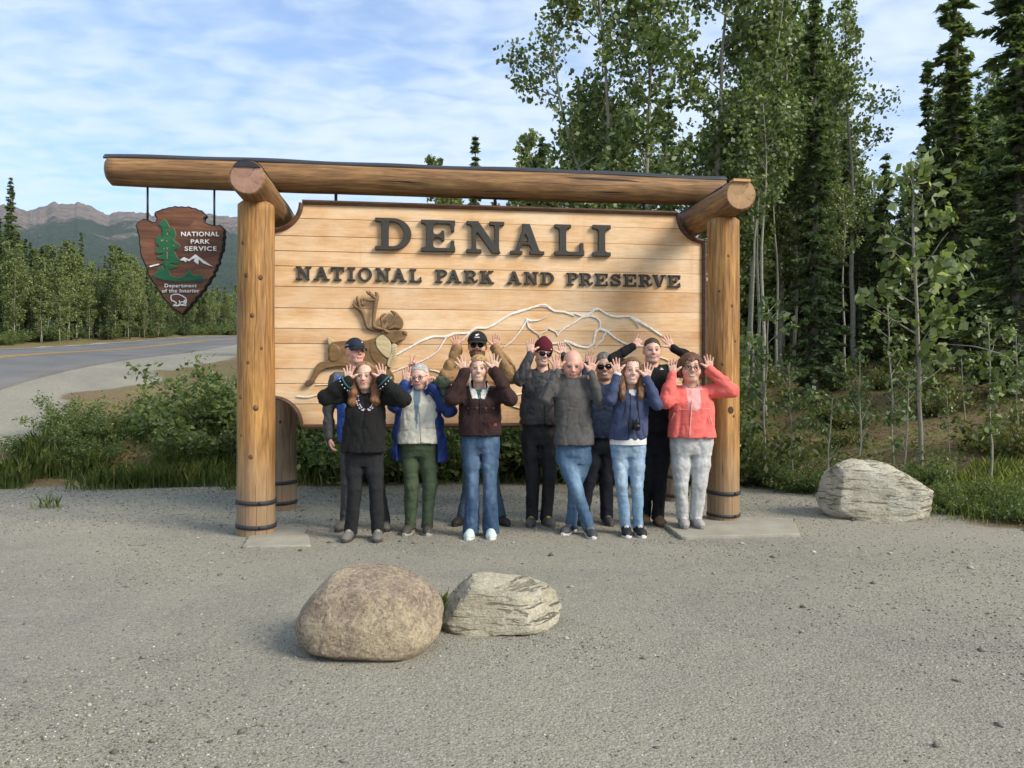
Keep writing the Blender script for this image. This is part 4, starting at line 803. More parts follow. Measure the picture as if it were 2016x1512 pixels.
make_kind('p1', aspen(11, 3.6, 560, .078, .30, (-.04, 0), .15, .019, nb=17), M_ASP)
make_kind('p2', aspen(12, 2.6, 260, .068, .30, (.02, 0), .17, .011, nb=12), M_ASP)
make_kind('p3', aspen(13, 1.8, 110, .066, .3, (.05, 0), .2, .008, nb=9), M_ASP)
make_kind('s1', spruce(21, 12, .105, .05), M_SPR); make_kind('s2', spruce(22, 11, .085, .10), M_SPR); make_kind('s3', spruce(23, 13, .12, .03, sprays=62), M_SPR); make_kind('s4', spruce(24, 9, .10, .02, gap=.22), M_SPRL); make_kind('s5', spruce(25, 10, .075, .06, gap=.24), M_SPRL); make_kind('s6', spruce(26, 5, .15, .02, gap=.16, ls=.08), M_SPR)
def plant(kind, px, d, top=None, h=None, label=None, group=None, name=None, cat='tree', rz=None, sx=1.0, dz=-.04, x=None):
    """top: picture row of the tree top (used only to find the tree's real height)"""
    tm, cm, kh = KIND[kind]; X = (px-CX)/F*d if x is None else x; g = h1(X, d)
    if h is None: h = CH+(CY-top)/F*d-g
    s = h/kh; nm = name or ('spruce_tree' if kind[0] == 's' else 'aspen_tree' if kind[0] in 'at' else 'aspen_sapling')
    r = empty(nm, (X, d, g+dz), label, cat, group, rot=(0, 0, random.uniform(-.5, .5) if rz is None else rz)); r.scale = (s*sx, s*sx, s)
    link('trunk', tm, r); link('crown', cm, r); return r
W = 'trees in the wood behind the sign'
# prominent trees on the right, left to right
plant('a1', 1195, 15.0, -120, label='leafy aspen leaning left, tallest just right of the lettering\'s end behind the sign', rz=0)
plant('a2', 1287, 14.4, -230, label='aspen with straight pale trunk rising behind the right half of the crossbeam', rz=.4)
plant('a3', 1398, 15.2, -200, label='forked aspen rising behind the right end of the crossbeam', rz=0)
plant('a2', 1470, 16.0, -100, label='aspen standing just right of the right bracket log', rz=2.0)
plant('a1', 1535, 17.5, 15, label='lower leafy aspen between the right post and the tall dark spruce', rz=2.6)
plant('s1', 1606, 14.2, -60, label='tall dark dense spruce whose top leaves the frame right of the sign', rz=.2, sx=.8)
plant('a4', 1684, 16.5, -5, label='thin half bare aspen with white trunk beside the tall dark spruce', rz=.0)
plant('s5', 1827, 20, 116, label='slim spruce with sharp pointed top against the sky on the right', rz=.0)
plant('s1', 1884, 15.5, -170, label='very tall narrow spruce second from the right edge', rz=.3, sx=1.0)
plant('s3', 2005, 12.5, -260, label='large near spruce cut by the right edge of the frame', rz=.9, sx=1.05)
plant('s3', 1935, 17.5, 190, label='broad bushy spruce between the two tallest spruces at right', rz=2.0)
plant('s6', 1745, 22, 300, label='short spruce in the sky gap at right', rz=1.0)
plant('p1', 1806, 9.4, 268, label='tall slender sapling with large leaves, right of centre of the wood edge', rz=0.2)
plant('s5', 937, 31, 266, label='lone thin spruce top poking up above the crossbeam', rz=0)
plant('a5', 855, 27, 300, label='small leafy treetop poking just above the crossbeam left of the lone spruce', rz=0)
plant('a6', 1045, 21, 250, label='aspen at the left margin of the right hand grove, half behind the beam', rz=0)
plant('a5', 612, 25, 393, label='leafy tip showing over the left top corner of the panel', rz=0)
rs = random.Random(4)
def kd(kind): return 'spruce' if kind[0] == 's' else 'aspen'
def zone_r(kind, px):
    z = 'glimpsed between crossbeam and panel top' if px < 1100 else 'crowded behind the beam between the lettering and right post' if px < 1430 else 'deep in the wood between right post and tallest dark spruce' if px < 1640 else 'deep in the wood under the sky gap at right' if px < 1830 else 'deep in the wood near the right edge'
    return 'one of the '+('dark spruces ' if kind[0] == 's' else 'leafy aspens ')+z
def zone_l(kind, px):
    z = 'across the road near the left edge' if px < 110 else 'across the road left of the arrowhead sign' if px < 275 else 'across the road behind and below the arrowhead sign' if px < 470 else 'far behind the sign, showing only past its edges'
    return 'one of the '+('dark spruces ' if kind[0] == 's' else 'pale aspens ')+z
SKYCAP = [(840, 392), (900, 398), (1000, 330), (1040, 250), (1100, 60), (1560, -40), (1640, 60), (1690, 240), (1720, 300), (1790, 310), (1830, 190), (1870, 40), (1930, 80), (1990, 60), (2300, -100)]
def skycap(px): return float(np.interp(px, [a for a, b in SKYCAP], [b for a, b in SKYCAP]))
n = 0
for k in range(118):
    px = (rs.uniform(1440, 2150) if k > 30 else rs.uniform(1040, 1460)) if k > 12 else rs.uniform(860, 1060); d = rs.uniform(17, 34); kind = rs.choice(['s1', 's2', 's1', 's4', 's3', 's5', 'a2', 'a3', 'a4'] if px > 1480 else ['a2', 'a3', 'a5', 'a6', 'a4', 's5']); top = max(skycap(px), 150 if 1040 < px < 1480 else -100)+rs.uniform(15, 190)
    hh = CH+(CY-top)/F*d-h1((px-CX)/F*d, d)
    if hh < 1.6: continue
    plant(kind, px, d, top, label=zone_r(kind, px), group=W, rz=rs.uniform(0, 6), sx=rs.uniform(.8, 1.05))
for px, d_, top, lb in ((1640, 24, 470, 'short young spruce left of the brush pile'), (1700, 26, 430, 'bushy young spruce right behind the brush pile'), (1870, 23, 480, 'short young spruce right of the brush pile'), (1955, 20, 420, 'young spruce low at the right in the wood'), (1560, 23, 480, 'young spruce deep between the pale trunks by the right post')): plant('s6', px, d_, top, label=lb, rz=rs.uniform(0, 6))
for k in range(30):
    px = rs.uniform(1465, 2060); d_ = rs.uniform(15, 27); plant(rs.choice(['t1', 't2']), px, d_, skycap(px)+rs.uniform(60, 260), label='one of the thin bare stemmed aspens standing in the wood at right', group='bare stemmed aspens', rz=rs.uniform(0, 6))
for k in range(26):
    px = rs.uniform(1690, 2080); d_ = rs.uniform(15, 23); top = skycap(px)+rs.uniform(40, 230); kind = rs.choice(['s4', 's5', 's1', 's2', 's4', 'a3']); plant(kind, px, d_, top, label=zone_r(kind, px), group=W, rz=rs.uniform(0, 6), sx=rs.uniform(.85, 1.1))
# saplings at the foot of the slope
SAP = [('p2', 1500, 10.6, 560, 'leafy sapling just right of the right post'), ('p2', 1560, 10.2, 690, 'short sapling left of the pale boulder, by the slope'), ('p3', 1625, 9.6, 740, 'low sapling directly behind the left end of the pale boulder'), ('p2', 1697, 9.4, 650, 'sapling with bent stem right behind the middle of the pale boulder'), ('p2', 1760, 10.4, 560, 'two metre sapling left of the tallest slender one'), ('p3', 1778, 9.2, 700, 'thin twiggy sapling close to the tallest slender one'), ('p2', 1948, 8.9, 590, 'bare stemmed sapling near the right edge of the frame'), ('p3', 1870, 10.2, 735, 'small sapling on the slope right of the pale boulder'), ('p3', 1900, 11.6, 680, 'sapling with few pale leaves in front of the brush pile'), ('p2', 2000, 10.0, 620, 'sapling cut by the right edge of the frame'), ('t1', 1508, 13.5, 120, 'pale stemmed young aspen beside the right post'), ('t2', 1484, 14.2, 150, 'bare stemmed aspen half hidden behind the right post')]
for kd, px, d, top, lb in SAP: plant(kd, px, d, top, label=lb, cat='sapling', rz=rs.uniform(0, 6))
# forest across the road on the left
LT = [(-60, 400), (10, 430), (60, 470), (100, 480), (140, 465), (175, 500), (230, 480), (290, 520), (350, 540), (420, 560), (467, 550), (560, 540), (700, 520), (860, 470)]
plant('s3', 22, 34, 347, label='tall spruce with ragged pointed top at the far left edge', rz=.3, sx=.85); plant('s4', 160, 42, 455, label='spruce standing above the aspens left of the arrowhead sign', rz=0, sx=.8)
plant('a5', 225, 38, 478, label='pale crowned aspen just left of the arrowhead sign', rz=1); plant('a6', 105, 38, 478, label='pale aspen right of the tall far left spruce', rz=2); plant('s4', 262, 46, 505, label='dark spruce tip showing just left of the arrowhead sign edge', rz=2, sx=.8)
for k in range(232):
    px = rs.uniform(-140, 520) if k < 232 else rs.uniform(500, 1000); d = (rs.uniform(31, 58) if px < 250 else rs.uniform(50, 92)) if k < 232 else rs.uniform(30, 50); X = (px-CX)/F*d
    if (road_t(X, d) < 1.25 or k % 3 == 0) and px < 560: 
        xf = np.interp(d, FARE[:, 1], FARE[:, 0]); X = xf-(rs.uniform(1.3, 3.5) if k % 3 == 0 else rs.uniform(2.0, 9)); px = CX+X/d*F
        if px < -200: continue
    cap_ = float(np.interp(px, [a for a, b in LT], [b for a, b in LT])); top = cap_+rs.uniform(0, 1)**1.6*85; kind = rs.choice(['a5', 'a6', 'a5', 'a6', 's4', 's5', 's5'])
    hh = CH+(CY-top)/F*d-h1(X, d)
    if hh < 2: continue
    plant(kind, px, d, top, label=zone_l(kind, px), group='forest across the road', rz=rs.uniform(0, 6), sx=rs.uniform(.8, 1.1))
# shrubs -----------------------------------------------------------------
def shrub(seed, h, w, nst, nleaf, ls):
    rs_ = np.random.RandomState(seed); mb = MB(); L = []
    for k in range(nst):
        ph = rs_.rand()*6.28; out = w*(.15+.5*rs_.rand()); hh = h*(.35+.65*rs_.rand()**1.6); q = np.linspace(0, 1, 6)[:, None]; d = np.array((math.cos(ph)*out, math.sin(ph)*out, hh)); b = np.array((rs_.normal(0, .1*w), rs_.normal(0, .1*w), 0))+d*q*np.array((1, 1, 1))+np.concatenate([q**2*math.cos(ph)*.2*w, q**2*math.sin(ph)*.2*w, 0*q], 1); mb.tube(b, np.linspace(.009, .003, 6), 4, False)
        n = nleaf//nst; u = .12+.9*rs_.rand(n)**1.1; c = np.stack([np.interp(u, q[:, 0], b[:, i]) for i in range(3)], -1)+rs_.normal(0, .085*w**.5, (n, 3))*np.array((1, 1, .7)); L.append(c)
    P = np.concatenate(L); P[:, 2] = np.abs(P[:, 2]); V, Fc, r = leafcloud(rs_, P, ls, 1.9, rs_.rand(len(P))**1.2, 0); return mb.mesh('stems', M_TWIG), (V, Fc, r)
def make_shrub(key, fn, mat):
    tm, (V, Fc, r) = fn; KIND[key] = (tm, new_mesh('foliage', V, Fc, mat, smooth=False, attr=r), float(np.percentile(V[:, 2], 98)))
make_shrub('b1', shrub(31, 1.2, 1.1, 22, 6200, .036), M_WIL); make_shrub('b2', shrub(32, 1.0, 1.3, 24, 6200, .034), M_WIL); make_shrub('b3', shrub(33, 1.4, 1.0, 18, 5200, .038), M_WIL); make_shrub('b4', shrub(34, .6, .9, 18, 1500, .036), M_UND)
def bush(kind, x, y, h, label, group, rz=None, s=1.0):
    tm, cm, kh = KIND[kind]; k = h/kh; r = empty('shrub', (x, y, h1(x, y)-.03), label, 'shrub', group, rot=(0, 0, rs.uniform(0, 6) if rz is None else rz)); r.scale = (k*s, k*s, k); link('stems', tm, r); link('foliage', cm, r)
LB = [(130, 785, 12.3, 'twiggy dark shrub standing highest at the left of the verge'), (60, 878, 11.6, 'low shrub nearest the left edge of the frame on the verge'), (215, 822, 12.2, 'shrub on the verge below the arrowhead tip, left part'), (290, 815, 12.4, 'shrub on the verge right under the arrowhead tip'), (360, 785, 12.6, 'bushy shrub on the verge between arrowhead tip and left post'), (425, 752, 12.4, 'tall green shrub touching the left post in the picture'), (470, 725, 12.0, 'shrub partly behind the left post'), (180, 895, 11.3, 'low front shrub on the verge toward the left'), (330, 895, 11.4, 'low front shrub on the verge in the middle'), (440, 880, 11.3, 'low front shrub on the verge beside the left post')]
for k in range(46):
    y_ = rs.uniform(20, 66); x_ = float(np.interp(y_, FARE[:, 1], FARE[:, 0]))-rs.uniform(1.6, 4.5); bush(rs.choice(['b1', 'b2', 'b3']), x_, y_, rs.uniform(.35, .85), 'one of the leafy shrubs at the foot of the forest across the road', 'shrubs across the road', s=1.4)
for i, (px, top, d, lb) in enumerate(LB):
    X = (px-CX)/F*d; bush(['b1', 'b2', 'b3'][i % 3], X, d, max(CH+(CY-top)/F*d-h1(X, d), .35), lb, 'shrubs along the verge', s=1.15)
for k in range(22):
    px = rs.uniform(-40, 480); d = rs.uniform(11.5, 13.6); X = (px-CX)/F*d
    if road_t(X, d) > -.45: continue
    bush(rs.choice(['b1', 'b2', 'b3', 'b4']), X, d, rs.uniform(.25, .5), 'one of the low leafy shrubs massed on the verge', 'low shrubs on the verge', s=1.1)
for k in range(30):
    X = -2.9+k*.195+rs.uniform(-.1, .1); d = rs.uniform(11.1, 12.3); bush(rs.choice(['b1', 'b2', 'b3']), X, d, rs.uniform(.75, 1.25), 'one of the dense green shrubs seen below the sign panel', 'shrubs behind the sign', s=1.0)
for k in range(30):
    X = -2.6+k*.185+rs.uniform(-.1, .1); d = rs.uniform(12.4, 14); bush(rs.choice(['b1', 'b3']), X, d, rs.uniform(1.1, 1.7), 'one of the dense green shrubs seen below the sign panel', 'shrubs behind the sign', s=1.0)
for px, d, h, lb in ((1480, 10.9, .7, 'dark green shrub hugging the right post'), (1530, 10.4, .4, 'low shrub between right post and pale boulder'), (1590, 10.0, .40, 'leafy clump touching the left end of the pale boulder'), (1790, 9.2, .5, 'green bush right behind the pale boulder'), (1872, 8.3, .32, 'dark low bush at the right end of the pale boulder'), (1925, 8.6, .25, 'low bush well right of the pale boulder on the slope'), (2000, 7.9, .35, 'grassy clump at the right edge of the lot')):
    bush(rs.choice(['b1', 'b2', 'b4']), (px-CX)/F*d, d, h, lb, 'shrubs on the right slope')
for k in range(30):
    px = rs.uniform(1470, 2080); d = rs.uniform(9.5, 20); X = (px-CX)/F*d
    if edge_dist(np.array(X), np.array(d)) < .6: continue
    bush('b4', X, d, rs.uniform(.15, .5), 'one of the small leafy plants dotted over the wood floor', 'low plants on the wood floor', s=rs.uniform(.7, 1.1))
# ground cover -----------------------------------------------------------
def cover():
    r_ = np.random.RandomState(8); N = 120000; px = np.where(r_.rand(N) < .6, r_.uniform(1440, 2090, N), r_.uniform(-40, 1440, N)); d = np.where(px > 1440, 7.4+20*r_.rand(N)**1.5, 10.2+5*r_.rand(N)**1.3); x = (px-CX)/F*d; e = edge_dist(x, d); pat = fbm(np.stack([x*.7, d*.7, x*0+1], -1), 3); k = (e > .05) & (r_.rand(N) < np.clip((pat-.44)*2.6, .05, .8)*np.clip(e/.5, .25, 1)) & (road_t(x, d) < -.42-.2*r_.rand(N)); x = x[k]; d = d[k]; n = len(x); g = H(x, d)
    P = np.stack([x, d, g+.01+r_.rand(n)**2*.16], -1); sz = .028+.0016*np.clip(d-8, 0, 12); a = rdir(r_, n); a[:, 2] = np.abs(a[:, 2])*.5; b = np.cross(a, rdir(r_, n)); b /= np.linalg.norm(b, axis=1)[:, None]+1e-9; s = (sz*(.6+.8*r_.rand(n)))[:, None]
    V, Fc, r = quads(P, a*s*.8, b*s*.5, np.clip(r_.rand(n)**1.1*.94+.0, 0, 1)); link('ground_cover', new_mesh('ground_cover', V, Fc, M_UND, smooth=False, attr=r), kind='stuff', label='low moss and leafy ground cover on the slopes around the lot', cat='ground cover')
cover()
def litter():
    r_ = np.random.RandomState(18); N = 26000; px = r_.uniform(1440, 2090, N); d = 7.2+14*r_.rand(N)**1.4; x = (px-CX)/F*d; e = edge_dist(x, d); k = (e > -.15); x = x[k]; d = d[k]; n = len(x); P = np.stack([x, d, H(x, d)+.012+.02*r_.rand(n)], -1); a = rdir(r_, n); a[:, 2] *= .3; b = np.cross(a, rdir(r_, n)); b[:, 2] *= .4; s = (.022*(.6+.9*r_.rand(n)))[:, None]; V, Fc, r = quads(P, a*s, b*s*.6, r_.rand(n))
    t = MT('leaf_litter'); m = t.done(t.ramp(t.attr('rnd', 'Fac'), [(0, (.03, .018, .011)), (.5, (.09, .055, .03)), (.85, (.17, .12, .075)), (1, (.33, .28, .21))]), .9); link('leaf_litter', new_mesh('leaf_litter', V, Fc, m, smooth=False, attr=r), kind='stuff', label='brown fallen leaves littering the wood floor', cat='leaf litter')
litter()
def grass():
    r_ = np.random.RandomState(9); N = 90000; px = np.where(r_.rand(N) < .45, r_.uniform(-60, 520, N), r_.uniform(-60, 2080, N)); u = r_.rand(N)**1.6*1.6; d0 = np.where(px < 1460, 10.2, 8.0); d = d0+u*np.where(px < 500, 1.6, 1.0); x = (px-CX)/F*d; e = edge_dist(x, d); cl = fbm(np.stack([x*2.2, d*2.2, x*0+7], -1), 3); k = (e > -.35) & (e < 1.9) & (r_.rand(N) < np.clip((cl-.40)*4.5, 0, 1)*np.where(e < .05, .25, 1)) & (road_t(x, d) < -.40); x = x[k]; d = d[k]; n = len(x); g = H(x, d)
    # a few tufts: by the boulders and on the lot
    for (cx, cy, m, rr) in ((gp(857, 1228)[0], gp(857, 1228)[1]+.04, 260, .06), (*gp(95, 1000), 60, .09), (*gp(450, 965), 40, .06), (*gp(200, 962), 160, .25), (*gp(1985, 1020), 500, .30), (*gp(1590, 940), 300, .25), (*gp(1860, 1000), 200, .2)):
        x = np.concatenate([x, r_.normal(cx, rr, m)]); d = np.concatenate([d, r_.normal(cy, rr*.6, m)]); g = H(x, d)
    n = len(x); L = .05+.16*r_.rand(n)**2+(x < -2.2)*(d > 10.2)*.22*r_.rand(n); ph = r_.rand(n)*6.28; ln = .35*r_.rand(n); w = .0035+.002*r_.rand(n); B = np.stack([x, d, g-.005], -1); sd = np.stack([np.cos(ph), np.sin(ph), 0*ph], -1)*w[:, None]; ld = np.stack([-np.sin(ph), np.cos(ph), 0*ph], -1)
    M_ = B+ld*(L*ln*.5)[:, None]+np.array((0, 0, 1))*(L*.6)[:, None]; T = B+ld*(L*ln*1.6)[:, None]+np.array((0, 0, 1))*L[:, None]; V = np.stack([B-sd, B+sd, M_+sd*.7, T, M_-sd*.7], 1).reshape(-1, 3); Fc = np.arange(5*n).reshape(n, 5); link('grass', new_mesh('grass', V, Fc, M_GRS, smooth=False, attr=np.repeat(r_.rand(n)**1.1, 5)), kind='stuff', label='grass growing along the edges of the gravel lot', cat='grass')
grass()
# brush pile --------------------------------------------------------------
def brush():
    c = unproj(1800, 625, 21.5); bx, by = c[0], c[1]; g = h1(bx, by); root = empty('brush_pile', (bx, by, g), 'heap of cut branches and logs stacked among the trees on the slope', 'brush pile'); r_ = np.random.RandomState(3); M_BR = mat_bark('brush_wood', (.13, .085, .055), (.05, .035, .026)); M_CUT = flat('cut_end', (.38, .20, .09), .8)
    for k in range(150):
        a = r_.normal(0, .55); ln = 1.0+1.8*r_.rand(); x = r_.normal(0, 1.0); y = r_.normal(0, .4); z = max(.05, (1.15-.45*abs(x))*r_.rand()); d = unit((math.cos(a), .4*math.sin(a*3), .35*r_.normal())); p = np.array((x, y, z)); q = np.linspace(-.5, .5, 4)[:, None]; pts = p+d*ln*q+r_.normal(0, .05, (4, 3)); pts[:, 2] = np.maximum(pts[:, 2], .02); rr = .012+.045*r_.rand()**3; mb = MB(); mb.tube(pts, np.linspace(rr, rr*.5, 4), 5); link('branch', mb.mesh('branch', M_BR), root)
    for k, (x, z) in enumerate(((.55, .12), (.95, .3), (-.9, .75), (1.35, .12))):
        mb = MB(); mb.tube([(x, -.75, z+.05), (x+.15, .8, z+.2)], .10, 12); l = link('log', mb.mesh('log', M_BR), root); mb = MB(); mb.tube([(x, -.765, z+.05), (x, -.752, z+.05)], .09, 12); link('cut_end', mb.mesh('cut_end', M_CUT), l)
brush()
# dead sticks
mb = MB(); 
for i, (pts, r0, lb) in enumerate(([[(1868, 678, 12.6), (1920, 682, 12.2), (1980, 700, 11.9), (2016, 745, 11.7), (2040, 800, 11.5)], .018, 'bare bent branch arching over the slope at the right edge'], [[(1935, 590, 20), (1960, 620, 19.6), (2000, 660, 19.2)], .025, 'dead stick leaning down the slope near the right edge'])):
    P = np.array([unproj(*p) for p in pts]); b = P[-1].copy(); mb = MB(); q = np.linspace(0, 1, 16); s = np.linspace(0, 1, len(P)); C = np.stack([np.interp(q, s, P[:, k]) for k in range(3)], -1); mb.tube(C-b, np.linspace(r0*.5, r0, 16), 6); link('fallen_branch', mb.mesh('fallen_branch', M_BARKA), None, b, label=lb, cat='branch')
# boulders ----------------------------------------------------------------
def mat_rock(nm, stops, fl, streak=None, bs=.8, sc=55):
    t = MT(nm); co = t.coord('Object'); n = t.noise(co, 4, 6, .65); n2 = t.noise(co, 42, 5, .75); v = t.vor(co, sc, 'F1', 1); bw = t.node('ShaderNodeRGBToBW'); t.L.new(v, bw.inputs[0]); c = t.ramp(n, stops); c = t.mix(1, c, t.ramp(n2, [(.3, .7), (.7, 1.25)]), 'MULTIPLY'); c = t.mix(t.mth('MULTIPLY', t.ramp(bw.outputs[0], [(.62, 0.), (.8, 1.)]), fl), c, (.46, .38, .26)); c = t.mix(t.mth('MULTIPLY', t.ramp(bw.outputs[0], [(.2, 1.), (.36, 0.)]), fl*.9), c, (.09, .07, .055)); h = t.mth('ADD', n2, t.mth('MULTIPLY', n, 1.5))
    if streak:
        s = t.noise(t.coord('Object', (1.1, 1.1, 7), streak), 3.4, 5, .65, .9); cr = t.ramp(s, [(.36, 1.), (.43, 0.)]); c = t.mix(t.mth('MULTIPLY', cr, .6), c, (.14, .128, .095)); h = t.mth('SUBTRACT', t.mth('ADD', h, t.mth('MULTIPLY', s, 1.5)), t.mth('MULTIPLY', cr, 1.2))
    return t.done(c, .9, t.bump(h, bs, .022))
def rock(name, x, y, rad, seed, mat, label, rot=0, cuts=6, lump=.22, fine=.05, sub=5, sink=.25, strata=None, shape=None, planes=(), samp=.03, flatk=.82):
    import bmesh
    bm = bmesh.new(); bmesh.ops.create_icosphere(bm, subdivisions=sub, radius=1); V = np.array([v.co for v in bm.verts]); Fc = [[v.index for v in f.verts] for f in bm.faces]; bm.free(); r_ = np.random.RandomState(seed); D = V.copy()
    pl = [(unit(r_.normal(size=3)*np.array((1, 1, .7))), .68+.22*r_.rand()) for k in range(cuts)]+[(unit(n_), o) for n_, o in planes]
    for n_, o in pl: s = V @ n_; m = s > o; V[m] -= n_*((s-o)[m]*flatk)[:, None]
    f = (fbm(D*1.6+seed, 4)-.5)*2*lump+(fbm(D*7+seed*2, 3)-.5)*2*fine
    if strata is not None:
        sv = V @ unit(strata)+.25*(fbm(D*1.7+3, 3)-.5); ph = sv*9; saw = ph-np.floor(ph); f = f+samp*(1.0-saw**.5)*np.clip(fbm(D*2.3+8, 2)*2.4-.6, 0, 1); ph2 = sv*23+1.3; saw = ph2-np.floor(ph2); f = f+samp*.45*(1-saw)*np.clip(fbm(D*3.1+2, 2)*2.4-.7, 0, 1)
    V = V*(1+f)[:, None]
    if shape: V = shape(V)
    V = V*np.array(rad); c, s = math.cos(rot), math.sin(rot); V = np.stack([V[:, 0]*c-V[:, 1]*s, V[:, 0]*s+V[:, 1]*c, V[:, 2]], -1); V[:, 2] += rad[2]*(1-sink); V[:, 2] = np.maximum(V[:, 2], -.08)
    link(name, new_mesh(name, V, np.array(Fc), mat), None, (x, y, h1(x, y)-.01), label=label, cat='boulder')
MR1 = mat_rock('granite_brown', [(.30, (.19, .140, .105)), (.44, (.265, .205, .150)), (.56, (.36, .29, .195)), (.72, (.44, .37, .25))], .45, sc=70)
MR2 = mat_rock('schist_pale', [(.28, (.33, .29, .20)), (.5, (.47, .425, .31)), (.75, (.58, .54, .43))], .05, (.15, .32, 0), 1.0)
MR3 = mat_rock('schist_streaked', [(.28, (.34, .31, .23)), (.5, (.50, .465, .36)), (.75, (.60, .58, .49))], .04, (-.1, .42, 0), 1.0)
rock('boulder', -.768, 4.14, (.395, .38, .275), 5, MR1, 'round reddish brown boulder in the foreground left of the pale angular one', rot=.2, cuts=4, lump=.07, fine=.014, sink=.42, planes=[((-.6, -.8, .1), .86), ((.75, -.6, .2), .85), ((-.9, .1, .55), .84), ((0, -.3, 1), .88)])
rock('boulder', -.07, 4.45, (.365, .25, .215), 9, MR2, 'pale angular boulder in the foreground beside the round brown one', rot=.10, cuts=3, lump=.07, fine=.03, sink=.46, strata=(.45, .1, 1), samp=.045, flatk=.93, planes=[((.12, -.25, 1), .62), ((-.35, -1, .25), .62), ((.8, -.6, .3), .72), ((-1, -.1, .5), .70), ((.1, 1, .3), .7)], shape=lambda V: V*np.stack([1+0*V[:, 0], 1+0*V[:, 0], np.where(V[:, 2] > 0, 1-.16*V[:, 0], 1.0)], -1))
rock('boulder', 3.85, 8.10, (.62, .40, .37), 14, MR3, 'large pale streaked boulder on the right at the edge of the wood', rot=-.12, cuts=2, lump=.06, fine=.03, sink=.36, strata=(.5, .15, 1), samp=.05, flatk=.92, planes=[((-1, -.2, .1), .80), ((.15, -.3, 1), .76), ((-.1, -1, .1), .66), ((.7, -.2, .8), .72), ((.9, -.5, -.2), .80)], shape=lambda V: V*np.stack([1+0*V[:, 0], 1+0*V[:, 0], np.where(V[:, 2] > 0, 1-.20*V[:, 0], 1.0)], -1))
